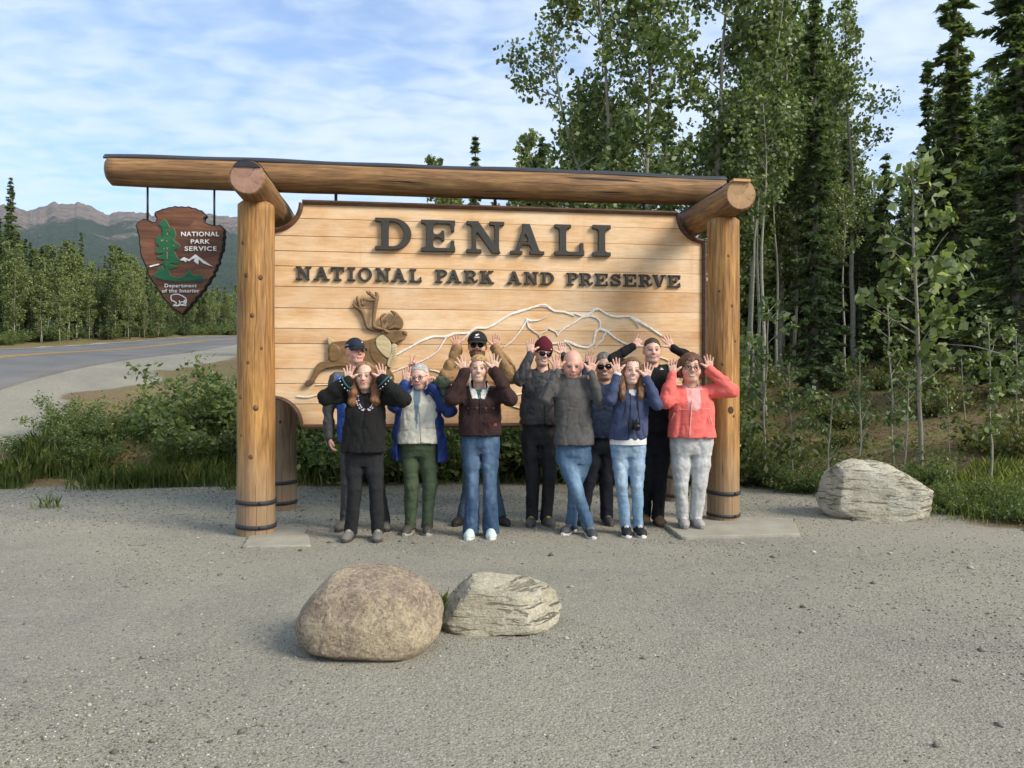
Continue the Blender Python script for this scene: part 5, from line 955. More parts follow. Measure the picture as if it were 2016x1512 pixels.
# ------------------------------------------------------------------ people
class Vox:
    def __init__(s, lo, hi, h):
        s.lo = np.array(lo, float); s.h = h; n = np.ceil((np.array(hi)-s.lo)/h).astype(int)+1; s.n = n
        s.D = np.full(n, .08, np.float32); s.ax = [s.lo[i]+h*np.arange(n[i]) for i in range(3)]
    def blk(s, lo, hi):
        a = np.clip(np.floor((np.array(lo)-s.lo)/s.h).astype(int), 0, s.n); b = np.clip(np.ceil((np.array(hi)-s.lo)/s.h).astype(int)+1, 0, s.n)
        sl = tuple(slice(int(p), int(q)) for p, q in zip(a, b)); X, Y, Z = np.meshgrid(*[s.ax[i][sl[i]] for i in range(3)], indexing='ij', sparse=True)
        return sl, X, Y, Z
    def put(s, sl, d, k, op='u'):
        if min(s.D[sl].shape) == 0: return
        d = d.astype(np.float32)
        if op == 'u': s.D[sl] = smin(s.D[sl], d, k)
        else: s.D[sl] = -smin(-s.D[sl], d, k)
    def cone(s, a, b, ra, rb, k=.02, op='u'):
        a = np.array(a, float); b = np.array(b, float); m = max(ra, rb)+k+.06; sl, X, Y, Z = s.blk(np.minimum(a, b)-m, np.maximum(a, b)+m); ab = b-a; l2 = ab @ ab+1e-12
        t = np.clip(((X-a[0])*ab[0]+(Y-a[1])*ab[1]+(Z-a[2])*ab[2])/l2, 0, 1)
        d = np.sqrt((X-a[0]-t*ab[0])**2+(Y-a[1]-t*ab[1])**2+(Z-a[2]-t*ab[2])**2)-(ra+(rb-ra)*t); s.put(sl, d, k, op)
    def chain(s, P, r, k=.02):
        for i in range(len(P)-1): s.cone(P[i], P[i+1], r[i], r[i+1], k)
    def ell(s, c, r, k=.02, M=None, op='u'):
        c = np.array(c, float); r = np.array(r, float)*np.ones(3); m = r.max()+k+.05; sl, X, Y, Z = s.blk(c-m, c+m); x, y, z = X-c[0], Y-c[1], Z-c[2]
        if M is not None:
            M = np.array(M); x, y, z = M[0, 0]*x+M[1, 0]*y+M[2, 0]*z, M[0, 1]*x+M[1, 1]*y+M[2, 1]*z, M[0, 2]*x+M[1, 2]*y+M[2, 2]*z
        q = np.sqrt((x/r[0])**2+(y/r[1])**2+(z/r[2])**2); d = (q-1)*r.min() if r.max()/r.min() > 3 else q*(q-1)/np.maximum(np.sqrt((x/r[0]**2)**2+(y/r[1]**2)**2+(z/r[2]**2)**2), 1e-6)
        s.put(sl, d+0*q, k, op)
    def loft(s, L, k=.02, op='u', p=2.4):
        """L rows: z, cx, cy, rx, ry (z ascending)"""
        L = np.array(L, float); m = .12; lo = (np.min(L[:, 1]-L[:, 3])-m, np.min(L[:, 2]-L[:, 4])-m, L[0, 0]-m); hi = (np.max(L[:, 1]+L[:, 3])+m, np.max(L[:, 2]+L[:, 4])+m, L[-1, 0]+m)
        sl, X, Y, Z = s.blk(lo, hi); cx, cy, rx, ry = (np.interp(Z, L[:, 0], L[:, i]) for i in (1, 2, 3, 4))
        q = (np.abs((X-cx)/rx)**p+np.abs((Y-cy)/ry)**p)**(1/p); d = (q-1)*np.minimum(rx, ry)
        s.put(sl, np.maximum(d, np.maximum(L[0, 0]-Z, Z-L[-1, 0])), k, op)
    def wrinkle(s, amp, f, seed=0, st=(1, 1, 1)):
        rs = np.random.RandomState(seed); X, Y, Z = np.meshgrid(*s.ax, indexing='ij', sparse=True); d = 0
        for i in range(5):
            v = rs.normal(size=3)*np.array(st); v *= f*(.6+.9*rs.rand())/np.linalg.norm(v); w = rs.normal(size=3); w *= f*.5/np.linalg.norm(w)
            d = d+np.sin(v[0]*X+v[1]*Y+v[2]*Z+1.7*np.sin(w[0]*X+w[1]*Y+w[2]*Z+rs.rand()*6)+rs.rand()*6)
        s.D = s.D+(amp*d/2.2).astype(np.float32)
    def folds(s, amp, sc, st, seed, pw=2.0):
        n0 = np.argwhere(np.abs(s.D) < .035)
        P = n0*s.h+s.lo; q = P*np.array(st)*sc+seed*3.17; w = vnoise(P*sc*.8+seed)*1.3; n = fbm(q+w[:, None], 2); r = np.clip(1-np.abs(2*n-1)*4.2, 0, 1)**pw; n2 = fbm(q*1.9+9.1, 2); r2 = np.clip(1-np.abs(2*n2-1)*4.5, 0, 1)**pw
        s.D[tuple(n0.T)] += (amp*(r+.55*r2-.25)).astype(np.float32)
    def mesh(s):
        D = s.D; S = D < 0; nx, ny, nz = D.shape; cnt = np.zeros((nx-1, ny-1, nz-1), np.int8); C = [(i, j, k) for i in (0, 1) for j in (0, 1) for k in (0, 1)]
        sub = lambda A, c: A[c[0]:nx-1+c[0], c[1]:ny-1+c[1], c[2]:nz-1+c[2]]
        for c in C: cnt += sub(S, c)
        mk = (cnt > 0) & (cnt < 8); idx = np.full(mk.shape, -1, np.int32); n = int(mk.sum()); idx[mk] = np.arange(n); I = np.argwhere(mk).astype(np.float32)
        acc = np.zeros((n, 3), np.float32); w = np.zeros(n, np.float32); dv = {c: sub(D, c)[mk] for c in C}
        for c in C:
            for a in range(3):
                if c[a]: continue
                e = list(c); e[a] = 1; e = tuple(e); d0, d1 = dv[c], dv[e]; m = (d0 < 0) != (d1 < 0); t = np.where(m, d0/np.where(m, d0-d1, 1), 0); p = np.array(c, np.float32)[None].repeat(n, 0); p[:, a] = t
                acc[m] += p[m]; w[m] += 1
        V = (I+acc/w[:, None])*s.h+s.lo; Q = []
        for a in range(3):
            b, c = (a+1) % 3, (a+2) % 3; sl0 = [slice(None)]*3; sl1 = [slice(None)]*3; sl0[a] = slice(0, -1); sl1[a] = slice(1, None)
            s0, s1 = S[tuple(sl0)], S[tuple(sl1)]; ch = s0 != s1; inner = [slice(None)]*3; inner[b] = slice(1, -1); inner[c] = slice(1, -1); ch2 = np.zeros_like(ch); ch2[tuple(inner)] = ch[tuple(inner)]
            E = np.argwhere(ch2)
            if not len(E): continue
            fl = s0[ch2]; q = []
            for db, dc in ((-1, -1), (0, -1), (0, 0), (-1, 0)):
                T = E.copy(); T[:, b] += db; T[:, c] += dc; q.append(idx[T[:, 0], T[:, 1], T[:, 2]])
            q = np.stack(q, 1); q[~fl] = q[~fl][:, ::-1]; Q.append(q)
        Q = np.concatenate(Q); Q = Q[(Q >= 0).all(1)]
        return V, Q
def rotm(yaw=0, pitch=0, roll=0):
    """head frame: x = image right, y = out of the face, z up; base orientation faces -Y"""
    B = np.array(((1, 0, 0), (0, -1, 0), (0, 0, 1.)))           # mirrored y (handedness fixed by flipping faces)
    Rz = np.array(Matrix.Rotation(R(yaw), 3, 'Z')); Rx = np.array(Matrix.Rotation(R(pitch), 3, 'X')); Ry = np.array(Matrix.Rotation(R(roll), 3, 'Y'))
    return Rz @ Rx @ Ry @ B
# materials -----------------------------------------------------------
def mat_attr(nm, rough, bscale, bstr, bdist, sss=0, spec=.25, var=.12, st=(1, 1, 1), sheen=0, crease=0):
    t = MT(nm); c = t.attr('Col'); co = t.coord('Object', st); n = t.noise(co, bscale, 4, .6); n2 = t.noise(co, bscale*.13, 3, .6)
    c = t.mix(1, c, t.ramp(n, [(.3, 1-var), (.7, 1+var)]), 'MULTIPLY'); c = t.mix(1, c, t.ramp(n2, [(.3, 1-var), (.7, 1+var)]), 'MULTIPLY')
    k = dict(Specular_IOR_Level=spec)
    if sheen: k.update(Sheen_Weight=sheen)
    nb = t.bump(t.mth('ADD', n, t.mth('MULTIPLY', n2, 1.5)), bstr, bdist)
    if crease:
        cz = t.noise(t.coord('Object', (1, 1, .55)), 6, 1.5, .5, 1.2); cz = t.mth('ABSOLUTE', t.mth('SUBTRACT', cz, .5)); nb = t.bump(t.ramp(cz, [(0., 0.), (.11, 1.)]), crease, .012, nb)
    m = t.done(c, rough, nb, **k)
    if sss: t.b.inputs['Subsurface Weight'].default_value = sss; t.b.inputs['Subsurface Radius'].default_value = (.01, .004, .002); t.b.inputs['Subsurface Scale'].default_value = .6
    return m
M_SKIN = mat_attr('skin', .5, 120, .15, .002, 0, .35, .05); M_CLOTH = mat_attr('cloth', .85, 220, .25, .003, var=.1, crease=.26); M_FLEECE = mat_attr('fleece', .95, 90, .5, .006, var=.10); M_SHELL = mat_attr('shell_fabric', .6, 35, .35, .006, spec=.3, var=.06, crease=.28)
M_DENIM = mat_attr('denim', .9, 260, .3, .003, var=.16, crease=.22); M_HAIR = mat_attr('hair', .45, 70, .8, .008, spec=.4, var=.3, st=(3, 3, .25)); M_SHOE = mat_attr('shoe', .65, 90, .3, .004, var=.12)
M_LENS = flat('sunglass_lens', (.008, .008, .009), .12); M_GFRAME = flat('glasses_frame', (.05, .03, .025), .4); M_GMETAL = flat('glasses_metal', (.35, .33, .3), .35, Metallic=.7)
M_EYEW = flat('eye_white', (.62, .58, .55), .3); M_EYED = flat('eye_iris', (.025, .02, .016), .2); M_TEETH = flat('teeth', (.72, .68, .60), .35); M_ZIP = flat('zip_dark', (.02, .02, .022), .5)
M_BLKP = flat('black_plastic', (.012, .012, .013), .4); M_WPRINT = flat('white_print', (.7, .7, .68), .6)
M_GLASS = MT('clear_lens'); M_GLASS = M_GLASS.done((.9, .9, .9), .02, Transmission_Weight=1.0, IOR=1.03)
def paintc(V, base): return np.tile(np.array(base, np.float32), (len(V), 1))
def blendc(C, w, c): w = np.clip(w, 0, 1)[:, None]; C[:] = C*(1-w)+np.array(c, np.float32)*w

def head_build(P):
    """returns local V, Q, colours of the head (face frame) with its neck"""
    s = P['hs']; v = Vox((-.125, -.17, -.27), (.125, .135, .15), .0052); fat = P.get('fat', 1); f = P.get('female', 0)
    v.ell((0, -.014, .030), (.0755, .097, .088), .0)
    v.ell((0, .020, -.030), (.066*fat, .068, .080), .03)
    v.ell((0, .052, -.095), (.030*fat if not f else .025*fat, .026, .020), .035)
    for q in (-1, 1):
        v.ell((q*.040*fat, .052, -.035), (.024*fat, .024, .024), .03); v.cone((q*.052*fat, -.01, -.075), (q*.022, .05, -.098), .016*fat, .014, .03)
    v.cone((-.036, .077, .020), (.036, .077, .020), .0105 if not f else .007, .0105 if not f else .007, .02)
    for q in (-1, 1): v.ell((q*.031, .098, .000), (.021, .018, .013), .014, op='s')
    v.cone((0, .088, .006), (0, .105, -.024), .0075, .0105, .012)
    for q in (-1, 1): v.ell((q*.0125, .099, -.031), (.0085, .010, .0075), .007)
    v.cone((-.017, .083, -.058), (.017, .083, -.058), .006, .006, .008); v.cone((-.015, .083, -.070), (.015, .083, -.070), .0065, .0065, .008)
    for q in (-1, 1): v.ell((q*.079, -.008, -.008), (.010, .021, .032), .008, rotm_l(q*18))
    nl = P['neckl']; v.cone((0, -.022, -.075), nl, .050*P.get('neck', 1), .060*P.get('neck', 1), .025)
    V, Q = v.mesh()
    x, y, z = V.T; C = paintc(V, P['skin']); sk = np.array(P['skin'])
    front = y > .03
    blendc(C, np.exp(-((np.abs(x)-.042)**2+(z+.035)**2)/.0007)*.45*front, sk*(1.08, .72, .66)); blendc(C, np.exp(-(x**2+(z+.028)**2)/.00022)*.5*(y > .08), sk*(1.1, .72, .66)); blendc(C, np.exp(-((np.abs(x)-.08)**2+(z+.008)**2)/.0009)*.4, sk*(1.05, .7, .64))
    if P.get('scalp'): blendc(C, np.clip((z-.045)/.03, 0, 1), np.array(P['scalp']))
    st = P.get('stubble')
    if st is not None: blendc(C, np.clip((-.038-z)/.02, 0, 1)*np.clip((y+.0)/.03, 0, 1)*(z > -.125)*st[1], st[0])
    sm = P.get('smile', 0)
    lipy = -.0645+sm*(np.abs(x)/.030)**2*.012
    blendc(C, (front & (np.abs(x) < .030) & (np.abs(z-lipy) < .0105*(1-(np.abs(x)/.034)**2)))*.8, P.get('lip', tuple(sk*(.80, .42, .40)))); blendc(C, (front & (np.abs(x) < .026) & (np.abs(z-lipy) < .0027))*.85, (.16, .05, .04))
    bz = .026+.006*(1-((np.abs(x)-.032)/.022)**2); blendc(C, (front & (np.abs(np.abs(x)-.033) < .021) & (np.abs(z-bz) < .0055))*P.get('browk', .8), P['brow'])
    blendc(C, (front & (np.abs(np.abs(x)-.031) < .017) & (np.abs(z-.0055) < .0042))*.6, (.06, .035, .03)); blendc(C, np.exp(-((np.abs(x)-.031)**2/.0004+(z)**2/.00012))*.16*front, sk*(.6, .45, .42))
    return V*s, Q, C
def rotm_l(a): return np.array(Matrix.Rotation(R(a), 3, 'Z'))
def hand_build(kind, mirror):
    """hand frame: z along fingers, x towards the thumb, y = out of the palm; origin at the wrist"""
    v = Vox((-.085, -.06, -.09), (.115, .07, .21), .0042)
    v.cone((0, 0, -.04), (0, 0, 0), .027, .0255, .0)
    kn = [(.031, .088), (.0105, .093), (-.0105, .088), (-.030, .077)]
    for x, z in kn: v.cone((x*.55, .0, .012), (x, .0, z), .0155, .0125, .014)
    v.ell((.022, .008, .035), (.017, .014, .028), .014)
    sp = {'open': (13, 3, -7, -20), 'wide': (20, 6, -9, -27), 'near': (6, 1, -3, -9), 'v': (13, -12, 0, 0), 'relaxed': (3, 0, -2, -5), 'fist': (0, 0, 0, 0)}[kind]; ln = (.070, .078, .072, .056)
    for i, ((x, z), a, l) in enumerate(zip(kn, sp, ln)):
        curl = .06 if kind in ('open', 'wide', 'near') else .45
        if kind == 'v': curl = 0 if i < 2 else 1.35
        if kind == 'fist': curl = 1.2
        p = np.array((x, 0, z)); ang = R(a); d = 0; P = [p]; r = [.0098, .0088, .0080, .0066]
        for j, fr_ in enumerate((.45, .30, .25)):
            d += curl*(.8 if j == 0 else 1.0); q = np.array((math.sin(ang)*math.cos(d), math.sin(d), math.cos(ang)*math.cos(d))); p = p+q*l*fr_; P.append(p)
        v.chain(P, r, .004)
    if kind in ('open', 'wide', 'near'): v.chain([(.022, .004, .028), (.052, .010, .054), (.074, .010, .072), (.091, .008, .082)], [.0155, .0125, .0105, .0085], .010)
    elif kind == 'relaxed': v.chain([(.022, .006, .028), (.038, .022, .06), (.036, .03, .085), (.03, .034, .10)], [.015, .012, .010, .008], .010)
    else: v.chain([(.022, .008, .028), (.036, .026, .05), (.018, .036, .068), (.0, .038, .072)], [.0155, .0125, .0105, .0085], .010)
    V, Q = v.mesh()
    if mirror: V = V*np.array((-1, 1, 1)); Q = Q[:, ::-1]
    return V, Q
HANDS = {}
def unit(v): v = np.array(v, float); return v/(np.linalg.norm(v)+1e-9)
class Person:
    def __init__(s, P):
        s.P = P; d = P['d']; s.z0 = P.get('z0', 0.); s.base = np.array(((P['x']-CX)/F*d, d, s.z0)); s.root = empty('person', s.base, P['label'], 'person', 'people posing in front of the sign')
        J = {}; u = lambda p, dd=0: unproj(p[0], p[1], d+dd)
        J['sh'] = [u(p, P.get('shd', 0)) for p in P['sh']]
        J['el'] = []; J['wr'] = []; J['tip'] = []
        for i in (0, 1):
            sh = J['sh'][i]; a = P.get('eld', (None, None))[i]
            if a is None:
                e = u(P['el'][i], -.08); l = np.linalg.norm((e-sh)[[0, 2]]); a = -min(math.sqrt(max(.27**2-l*l, .0025)), .17)
            e = u(P['el'][i], a); J['el'].append(e)
            b = P.get('wrd', (None, None))[i]
            if b is None: b = min(a+.10, -.03)
            J['wr'].append(u(P['wr'][i], b)); J['tip'].append(u(P['tip'][i], b-.01))
        s.hipc = u(P['hip'], 0); hw = P.get('hipw', .085); s.hip = P.get('hips') and [u(p) for p in P['hips']] or [s.hipc+np.array((q*hw, 0, -.02)) for q in (-1, 1)]
        s.knee = [u(p, P.get('knd', (-.03, -.03))[i]) for i, p in enumerate(P['kn'])]; s.ank = [u(p, P.get('and', (0, 0))[i]) for i, p in enumerate(P['an'])]
        for a in s.ank: a[2] = max(a[2], s.z0+.075); a[2] = min(a[2], s.z0+.12)
        s.J = J
        cx, top, chin = P['head']; t = u((cx, top), P.get('hdd', -.02)); c = u((cx, chin), P.get('hdd', -.02)); s.hs = P['hs'] = (t[2]-c[2])/.235
        s.hc = (t+c)/2+np.array((0, 0, .0))*s.hs; s.HM = rotm(*P.get('hrot', (0, 0, 0)))
        s.neckb = (J['sh'][0]+J['sh'][1])/2+np.array((0, .01, .025)); s.neckb[0] = .5*s.neckb[0]+.5*s.hc[0]
        P['neckl'] = np.linalg.inv(s.HM) @ (s.neckb-s.hc)/s.hs
        s.bv = {}
    def add(s, name, V, Q, mat, C=None, parent=None, keep=None, smooth=True):
        V = V-s.base; me = new_mesh(name, V, np.asarray(Q) if not isinstance(Q, list) else Q, mat, smooth, col=C); o = link(name, me, parent or s.root); return o
    def mb(s, name, mb, mat, parent=None, smooth=True):
        V = np.concatenate(mb.V)-s.base; return link(name, new_mesh(name, V, mb.F, mat, smooth), parent or s.root)
    def H2W(s, V): return (np.asarray(V, float)*s.hs) @ s.HM.T+s.hc
    def body(s):
        P = s.P; P['skin'] = tuple(np.array(P['skin'])*1.08); V, Q, C = head_build(P); V = V @ s.HM.T+s.hc; Q = Q[:, ::-1]; Vs = [V]; Qs = [Q]; Cs = [C]; n = len(V)
        for i in (0, 1):
            kind = P.get('hand', ('open', 'open'))[i]; mir = (i == 0)
            if P.get('handflip', (0, 0))[i]: mir = not mir
            if (kind, mir) not in HANDS: HANDS[(kind, mir)] = hand_build(kind, mir)
            V, Q = HANDS[(kind, mir)]; w = s.J['wr'][i]; z = unit(s.J['tip'][i]-w); pn = np.array(P.get('palm', ((0, -1, 0), (0, -1, 0)))[i], float); pn = unit(pn-z*(pn @ z)); x = np.cross(pn, z)
            sc = P.get('hands', 1.0)*.90
            W = (V*sc) @ np.stack([x, pn, z])+w; Qw = Q
            Vs.append(W); Qs.append(Qw+n); n += len(W); c = paintc(W, np.array(P['skin'])*P.get('handc', 1.0)); tz = V[:, 2]; blendc(c, np.clip((tz-.12)/.05, 0, 1)*.45+np.exp(-((V[:, 2]-.045)**2+(np.abs(V[:, 0])-.02)**2)/.0004)*.25, np.array(P['skin'])*(1.08, .72, .66)); Cs.append(c)
        # torso and limbs under the clothes
        v = Vox(np.minimum.reduce([*s.ank, *s.hip, *s.J['sh'], *s.J['el'], *s.J['wr']])-.15, np.maximum.reduce([*s.ank, *s.hip, *s.J['sh'], *s.J['el'], *s.J['wr'], s.neckb])+.15, .03)
        for i in (0, 1):
            v.chain([s.hip[i], s.knee[i], s.ank[i]], [.06, .042, .03], .02); v.chain([s.J['sh'][i], s.J['el'][i], s.J['wr'][i]], [.04, .034, .024], .02); v.cone(s.J['sh'][i], s.neckb-np.array((0, 0, .05)), .045, .05, .03)
        v.cone(s.hipc+np.array((0, 0, .05)), s.neckb-np.array((0, 0, .12)), .085, .09, .04); v.cone(s.neckb-np.array((0, 0, .14)), s.neckb, .06, .045, .03)
        V, Q = v.mesh(); Vs.append(V); Qs.append(Q+n); Cs.append(paintc(V, P['skin']))
        o = s.add('body', np.concatenate(Vs), np.concatenate(Qs), M_SKIN, np.concatenate(Cs)); s.bodyo = o
        s.hbv = BVHTree.FromPolygons([Vector(p) for p in Vs[0]], Qs[0].tolist())
        if P.get('eyes', 1):
            for q in (-1, 1):
                mb = MB(); mb.ball((0, 0, 0), (.0155, .011, P.get('eyeo', .0058)*1.15), 12, 8); V = np.concatenate(mb.V)+np.array((q*.032, .0765, -.001)); W = s.H2W(V); fc = [f[::-1] for f in mb.F]
                me = new_mesh('eye', W-s.base, fc, [M_EYEW, M_EYED]); e = link('eye', me, o)
                gx = P.get('gaze', 0)*.004
                for p in me.polygons:
                    cc = V[list(p.vertices)].mean(0)
                    if abs(cc[0]-q*.032-gx) < .0078 and cc[1] > .08: p.material_index = 1
        if P.get('teeth'):
            w = P['teeth']; mb = MB(); x = np.linspace(-.023, .023, 9); V = []
            for xx in x:
                zc = -.0645+P.get('smile', 1)*(xx/.030)**2*.012; hh = w*.85*max(1-(xx/.0245)**2, 0)**.5+.0004; y = s.face_y(xx, zc)+.0015; V += [(xx, y, zc-hh), (xx, y, zc+hh)]
            Fc = [(2*i, 2*i+1, 2*i+3, 2*i+2) for i in range(8)]; W = s.H2W(np.array(V)); s.add('teeth', W, [tuple(f) for f in Fc], M_TEETH, parent=o)
    def face_y(s, x, z):
        a = s.H2W(np.array([(x, .3, z)]))[0]; dr = s.HM @ np.array((0, -1, 0)); h = s.hbv.ray_cast(Vector(a), Vector(dr)); return .3-h[3]/s.hs if h[0] is not None else .09
    # garments
    def top(s, hem, rows, colour, mat=None, arm=(.062, .055, .043), ea=.0, wr=(.0054, 26), paint=None, collar=None, k=.035, name='jacket', sleeve=1.0, trim=None, seed=1, armr=None, hemcurve=0, arms=(0, 1), h=.0095, vneck=0):
        """rows: list of (frac 0=hem..1=shoulder, rx, ry, dx)"""
        J = s.J; shz = (J['sh'][0][2]+J['sh'][1][2])/2; cx = (J['sh'][0][0]+J['sh'][1][0])/2; cy = (J['sh'][0][1]+J['sh'][1][1])/2; hc = s.hipc
        lo = np.minimum.reduce([*J['sh'], *[J['el'][a] for a in arms], *[J['wr'][a] for a in arms], hc])-.2; hi = np.maximum.reduce([*J['sh'], *[J['el'][a] for a in arms], *[J['wr'][a] for a in arms], s.neckb])+.17; lo[2] = min(lo[2], hem-.03)
        arm = tuple(q*.90 for q in arm); armr = armr and tuple(q*.92 for q in armr); v = Vox(lo, hi, h); L = []
        for f, rx, ry, dx in rows: z = hem+(shz+.03-hem)*f; L.append((z, hc[0]+(cx-hc[0])*f+dx, hc[1]+(cy-hc[1])*f-.01, rx, ry))
        v.loft(L, .0)
        for i in (0, 1): v.cone(J['sh'][i], s.neckb+np.array((0, .005, -.015)), arm[0]*.95, .058, k)
        for i in arms:
            a = J['sh'][i]; b = J['el'][i]; w = J['wr'][i]; w2 = b+(w-b)*sleeve; m1 = (a+b)/2; m2 = b+(w2-b)*.45; ar_ = armr or arm
            v.chain([a, m1, b], [arm[0], (ar_[0]+ar_[1])/2+.004, ar_[1]], k); v.chain([b, m2, w2], [ar_[1], (ar_[1]*1.05+ar_[2])/2, ar_[2]], .02)
            if trim: v.chain([w2-(w2-b)*.08, w2], [ar_[2]+trim, ar_[2]+trim], .008)
        if collar:
            ch, cr = collar; n0 = s.neckb-np.array((0, 0, .02)); n1 = s.neckb+(s.hc-s.neckb)*.0+np.array(((s.hc[0]-s.neckb[0])*.5, -.015, ch)); v.cone(n0, n1, cr+.012, cr, .02)
        v.wrinkle(wr[0]*.45, wr[1]*.7, seed, (1, 1, .7)); v.folds(wr[0]*2.1, 5.0, (1, 1, .5), seed, 1.3); v.folds(wr[0]*.8, 9.5, (.7, .7, 1.1), seed+3, 1.4)
        X, Y, Z = np.meshgrid(*v.ax, indexing='ij', sparse=True); cut = (hem+hemcurve*((X-hc[0])/.2)**2)-Z
        far = np.zeros_like(v.D, bool)
        v.D = np.maximum(v.D, np.where((np.abs(X-hc[0]) < .27) & (Z < hem+.06), cut, -1).astype(np.float32)) if s.P.get('cut', 1) else v.D
        # neck opening
        nb = s.neckb; d = unit(s.hc-nb+np.array((0, -.02, 0)))
        if collar: v.cone(nb+np.array((0, -.02, .0)), nb+np.array(((s.hc[0]-nb[0])*.6, -.035, collar[0]+.06)), collar[1]-.012, collar[1]+.006, .004, 's')
        else:
            v.ell(nb+np.array((0, -.03, .055)), (.066, .075, .055), .01, op='s')
            if vneck: v.cone(nb+np.array((0, -.10, .03)), nb+np.array((0, -.17, -.085)), .048, .006, .004, 's')
        V, Q = v.mesh(); C = paintc(V, colour)
        if paint: paint(s, V, C)
        o = s.add(name, V, Q, mat or M_CLOTH, C); s.bv[name] = BVHTree.FromPolygons([Vector(p) for p in V], Q.tolist()); s.last = name
        return o
    def front(s, nm, x, z, off=.003):
        h = s.bv[nm].ray_cast(Vector((x, s.base[1]-1.5, z)), Vector((0, 1, 0))); return np.array(h[0])-np.array((0, off, 0)) if h[0] is not None else None
    def fpx(s, nm, px, py, off=.003):
        o = Vector((0, 0, CH)); dr = Vector(((px-CX)/F, 1, (CY-py)/F)).normalized(); h = s.bv[nm].ray_cast(o, dr); return np.array(h[0])-np.array(dr)*off if h[0] is not None else None
    def line(s, nm, part, pts, w, mat, parent=None, n=24, off=.002):
        """raised ribbon over garment following image points"""
        P = np.array(pts, float); t = np.linspace(0, len(P)-1, n); X = np.interp(t, np.arange(len(P)), P[:, 0]); Y = np.interp(t, np.arange(len(P)), P[:, 1]); W = [s.fpx(nm, a, b, off) for a, b in zip(X, Y)]; W = [q for q in W if q is not None]
        if len(W) < 3: return
        W = np.array(W); W[1:-1] = (W[:-2]+W[1:-1]*2+W[2:])/4; mb = MB(); mb.tube(W, w, 6); s.mb(part, mb, mat, parent)
    def legs(s, colour, mat=None, r=(.092, .068, .055), seat=.15, name='trousers', wr=(.005, 30), paint=None, flare=None, top_=None, seed=3, ry=.115, ankz=None, h=.0095):
        lo = np.minimum.reduce([*s.ank, *s.knee, *s.hip])-.16; hi = np.maximum.reduce([*s.ank, *s.knee, *s.hip])+.25; lo[2] = s.z0+.01; v = Vox(lo, hi, h); hc = s.hipc; tz = top_ or hc[2]+.10
        v.loft([(hc[2]-.15, hc[0], hc[1]+.005, seat*.90, ry*.78), (hc[2]-.07, hc[0], hc[1]+.005, seat*.97, ry*.98), (hc[2], hc[0], hc[1]+.005, seat*.97, ry), (tz, hc[0], hc[1], seat*.88, ry*.9)], 0)
        for i in (0, 1):
            a, k_, n = s.hip[i]+np.array((0, 0, -.05)), s.knee[i], s.ank[i].copy(); n[2] = s.z0+(ankz or .06); m = (a+k_)/2; m2 = (k_+n)/2; e = flare or r[2]
            q_ = .90; v.chain([a, m, k_], [r[0]*q_, (r[0]+r[1])/2*q_+.003, r[1]*q_], .022); v.chain([k_, m2, n], [r[1]*q_, (r[1]*.95+e)/2*q_, e*q_], .01)
        v.wrinkle(wr[0]*.35, wr[1]*.6, seed, (.6, .6, 1.1)); v.folds(wr[0]*1.6, 5, (1, 1, .35), seed, 1.3); v.folds(wr[0]*.7, 8.5, (.6, .6, 1.5), seed+5, 1.3)
        X, Y, Z = np.meshgrid(*v.ax, indexing='ij', sparse=True); v.D = np.maximum(v.D, (s.z0+(ankz or .06)-.015-Z+0*X+0*Y).astype(np.float32))
        V, Q = v.mesh(); C = paintc(V, colour)
        if paint: paint(s, V, C)
        o = s.add(name, V, Q, mat or M_CLOTH, C); s.bv[name] = BVHTree.FromPolygons([Vector(p) for p in V], Q.tolist()); return o
    def shoes(s, upper, sole, toe=(-8, 8), lace=(.5, .5, .5), sc=1.0, high=0, accent=None, off=((0, 0), (0, 0))):
        for i in (0, 1):
            v = Vox((-.075, -.25, -.01), (.075, .13, .20), .007)
            v.chain([(0, .055, .045), (0, -.03, .05), (0, -.12, .036), (0, -.165, .030)], [.034, .038, .038, .030], .03); v.cone((0, .04, .05), (0, .035, .10+high), .036, .036, .03); v.ell((0, -.13, .03), (.046, .055, .030), .02); v.cone((0, .01, .075), (0, -.08, .055), .028, .026, .02)
            X, Y, Z = np.meshgrid(*v.ax, indexing='ij', sparse=True); v.D = np.maximum(v.D, (.018-Z+0*X+0*Y).astype(np.float32)); V, Q = v.mesh(); C = paintc(V, upper)
            if lace is not None: blendc(C, ((np.abs(V[:, 0]) < .020) & (V[:, 1] < -.005) & (V[:, 1] > -.105) & (V[:, 2] > .055) & (np.sin(V[:, 1]*260) > -.2))*1., lace)
            if accent: blendc(C, ((V[:, 1] < -.10) | (np.abs(V[:, 0]) > .032))*1.0, accent)
            a = R(toe[i]); M = np.array(((math.cos(a), -math.sin(a), 0), (math.sin(a), math.cos(a), 0), (0, 0, 1)))*sc; g = np.array((s.ank[i][0]+off[i][0], s.ank[i][1]+off[i][1], s.z0+.002))
            o = s.add('shoe', V @ M.T+g, Q, M_SHOE, C)
            ys = np.linspace(.095, -.198, 16); W = []
            wd = np.interp(ys, [-.198, -.17, -.11, -.03, .05, .095], [.012, .034, .047, .040, .037, .014])
            ring = [(w, y) for w, y in zip(wd, ys)]+[(-w, y) for w, y in zip(wd[::-1], ys[::-1])]; n = len(ring); mb = MB(); Vv = [(x, y, 0) for x, y in ring]+[(x*1.03, y*1.01, .012) for x, y in ring]+[(x*.98, y*.99, .027+.006*(y < -.17)) for x, y in ring]
            mb.add(np.array(Vv) @ M.T+g, [(k_*n+j, k_*n+(j+1) % n, (k_+1)*n+(j+1) % n, (k_+1)*n+j) for k_ in (0, 1) for j in range(n)]+[tuple(range(n-1, -1, -1)), tuple(range(2*n, 3*n))])
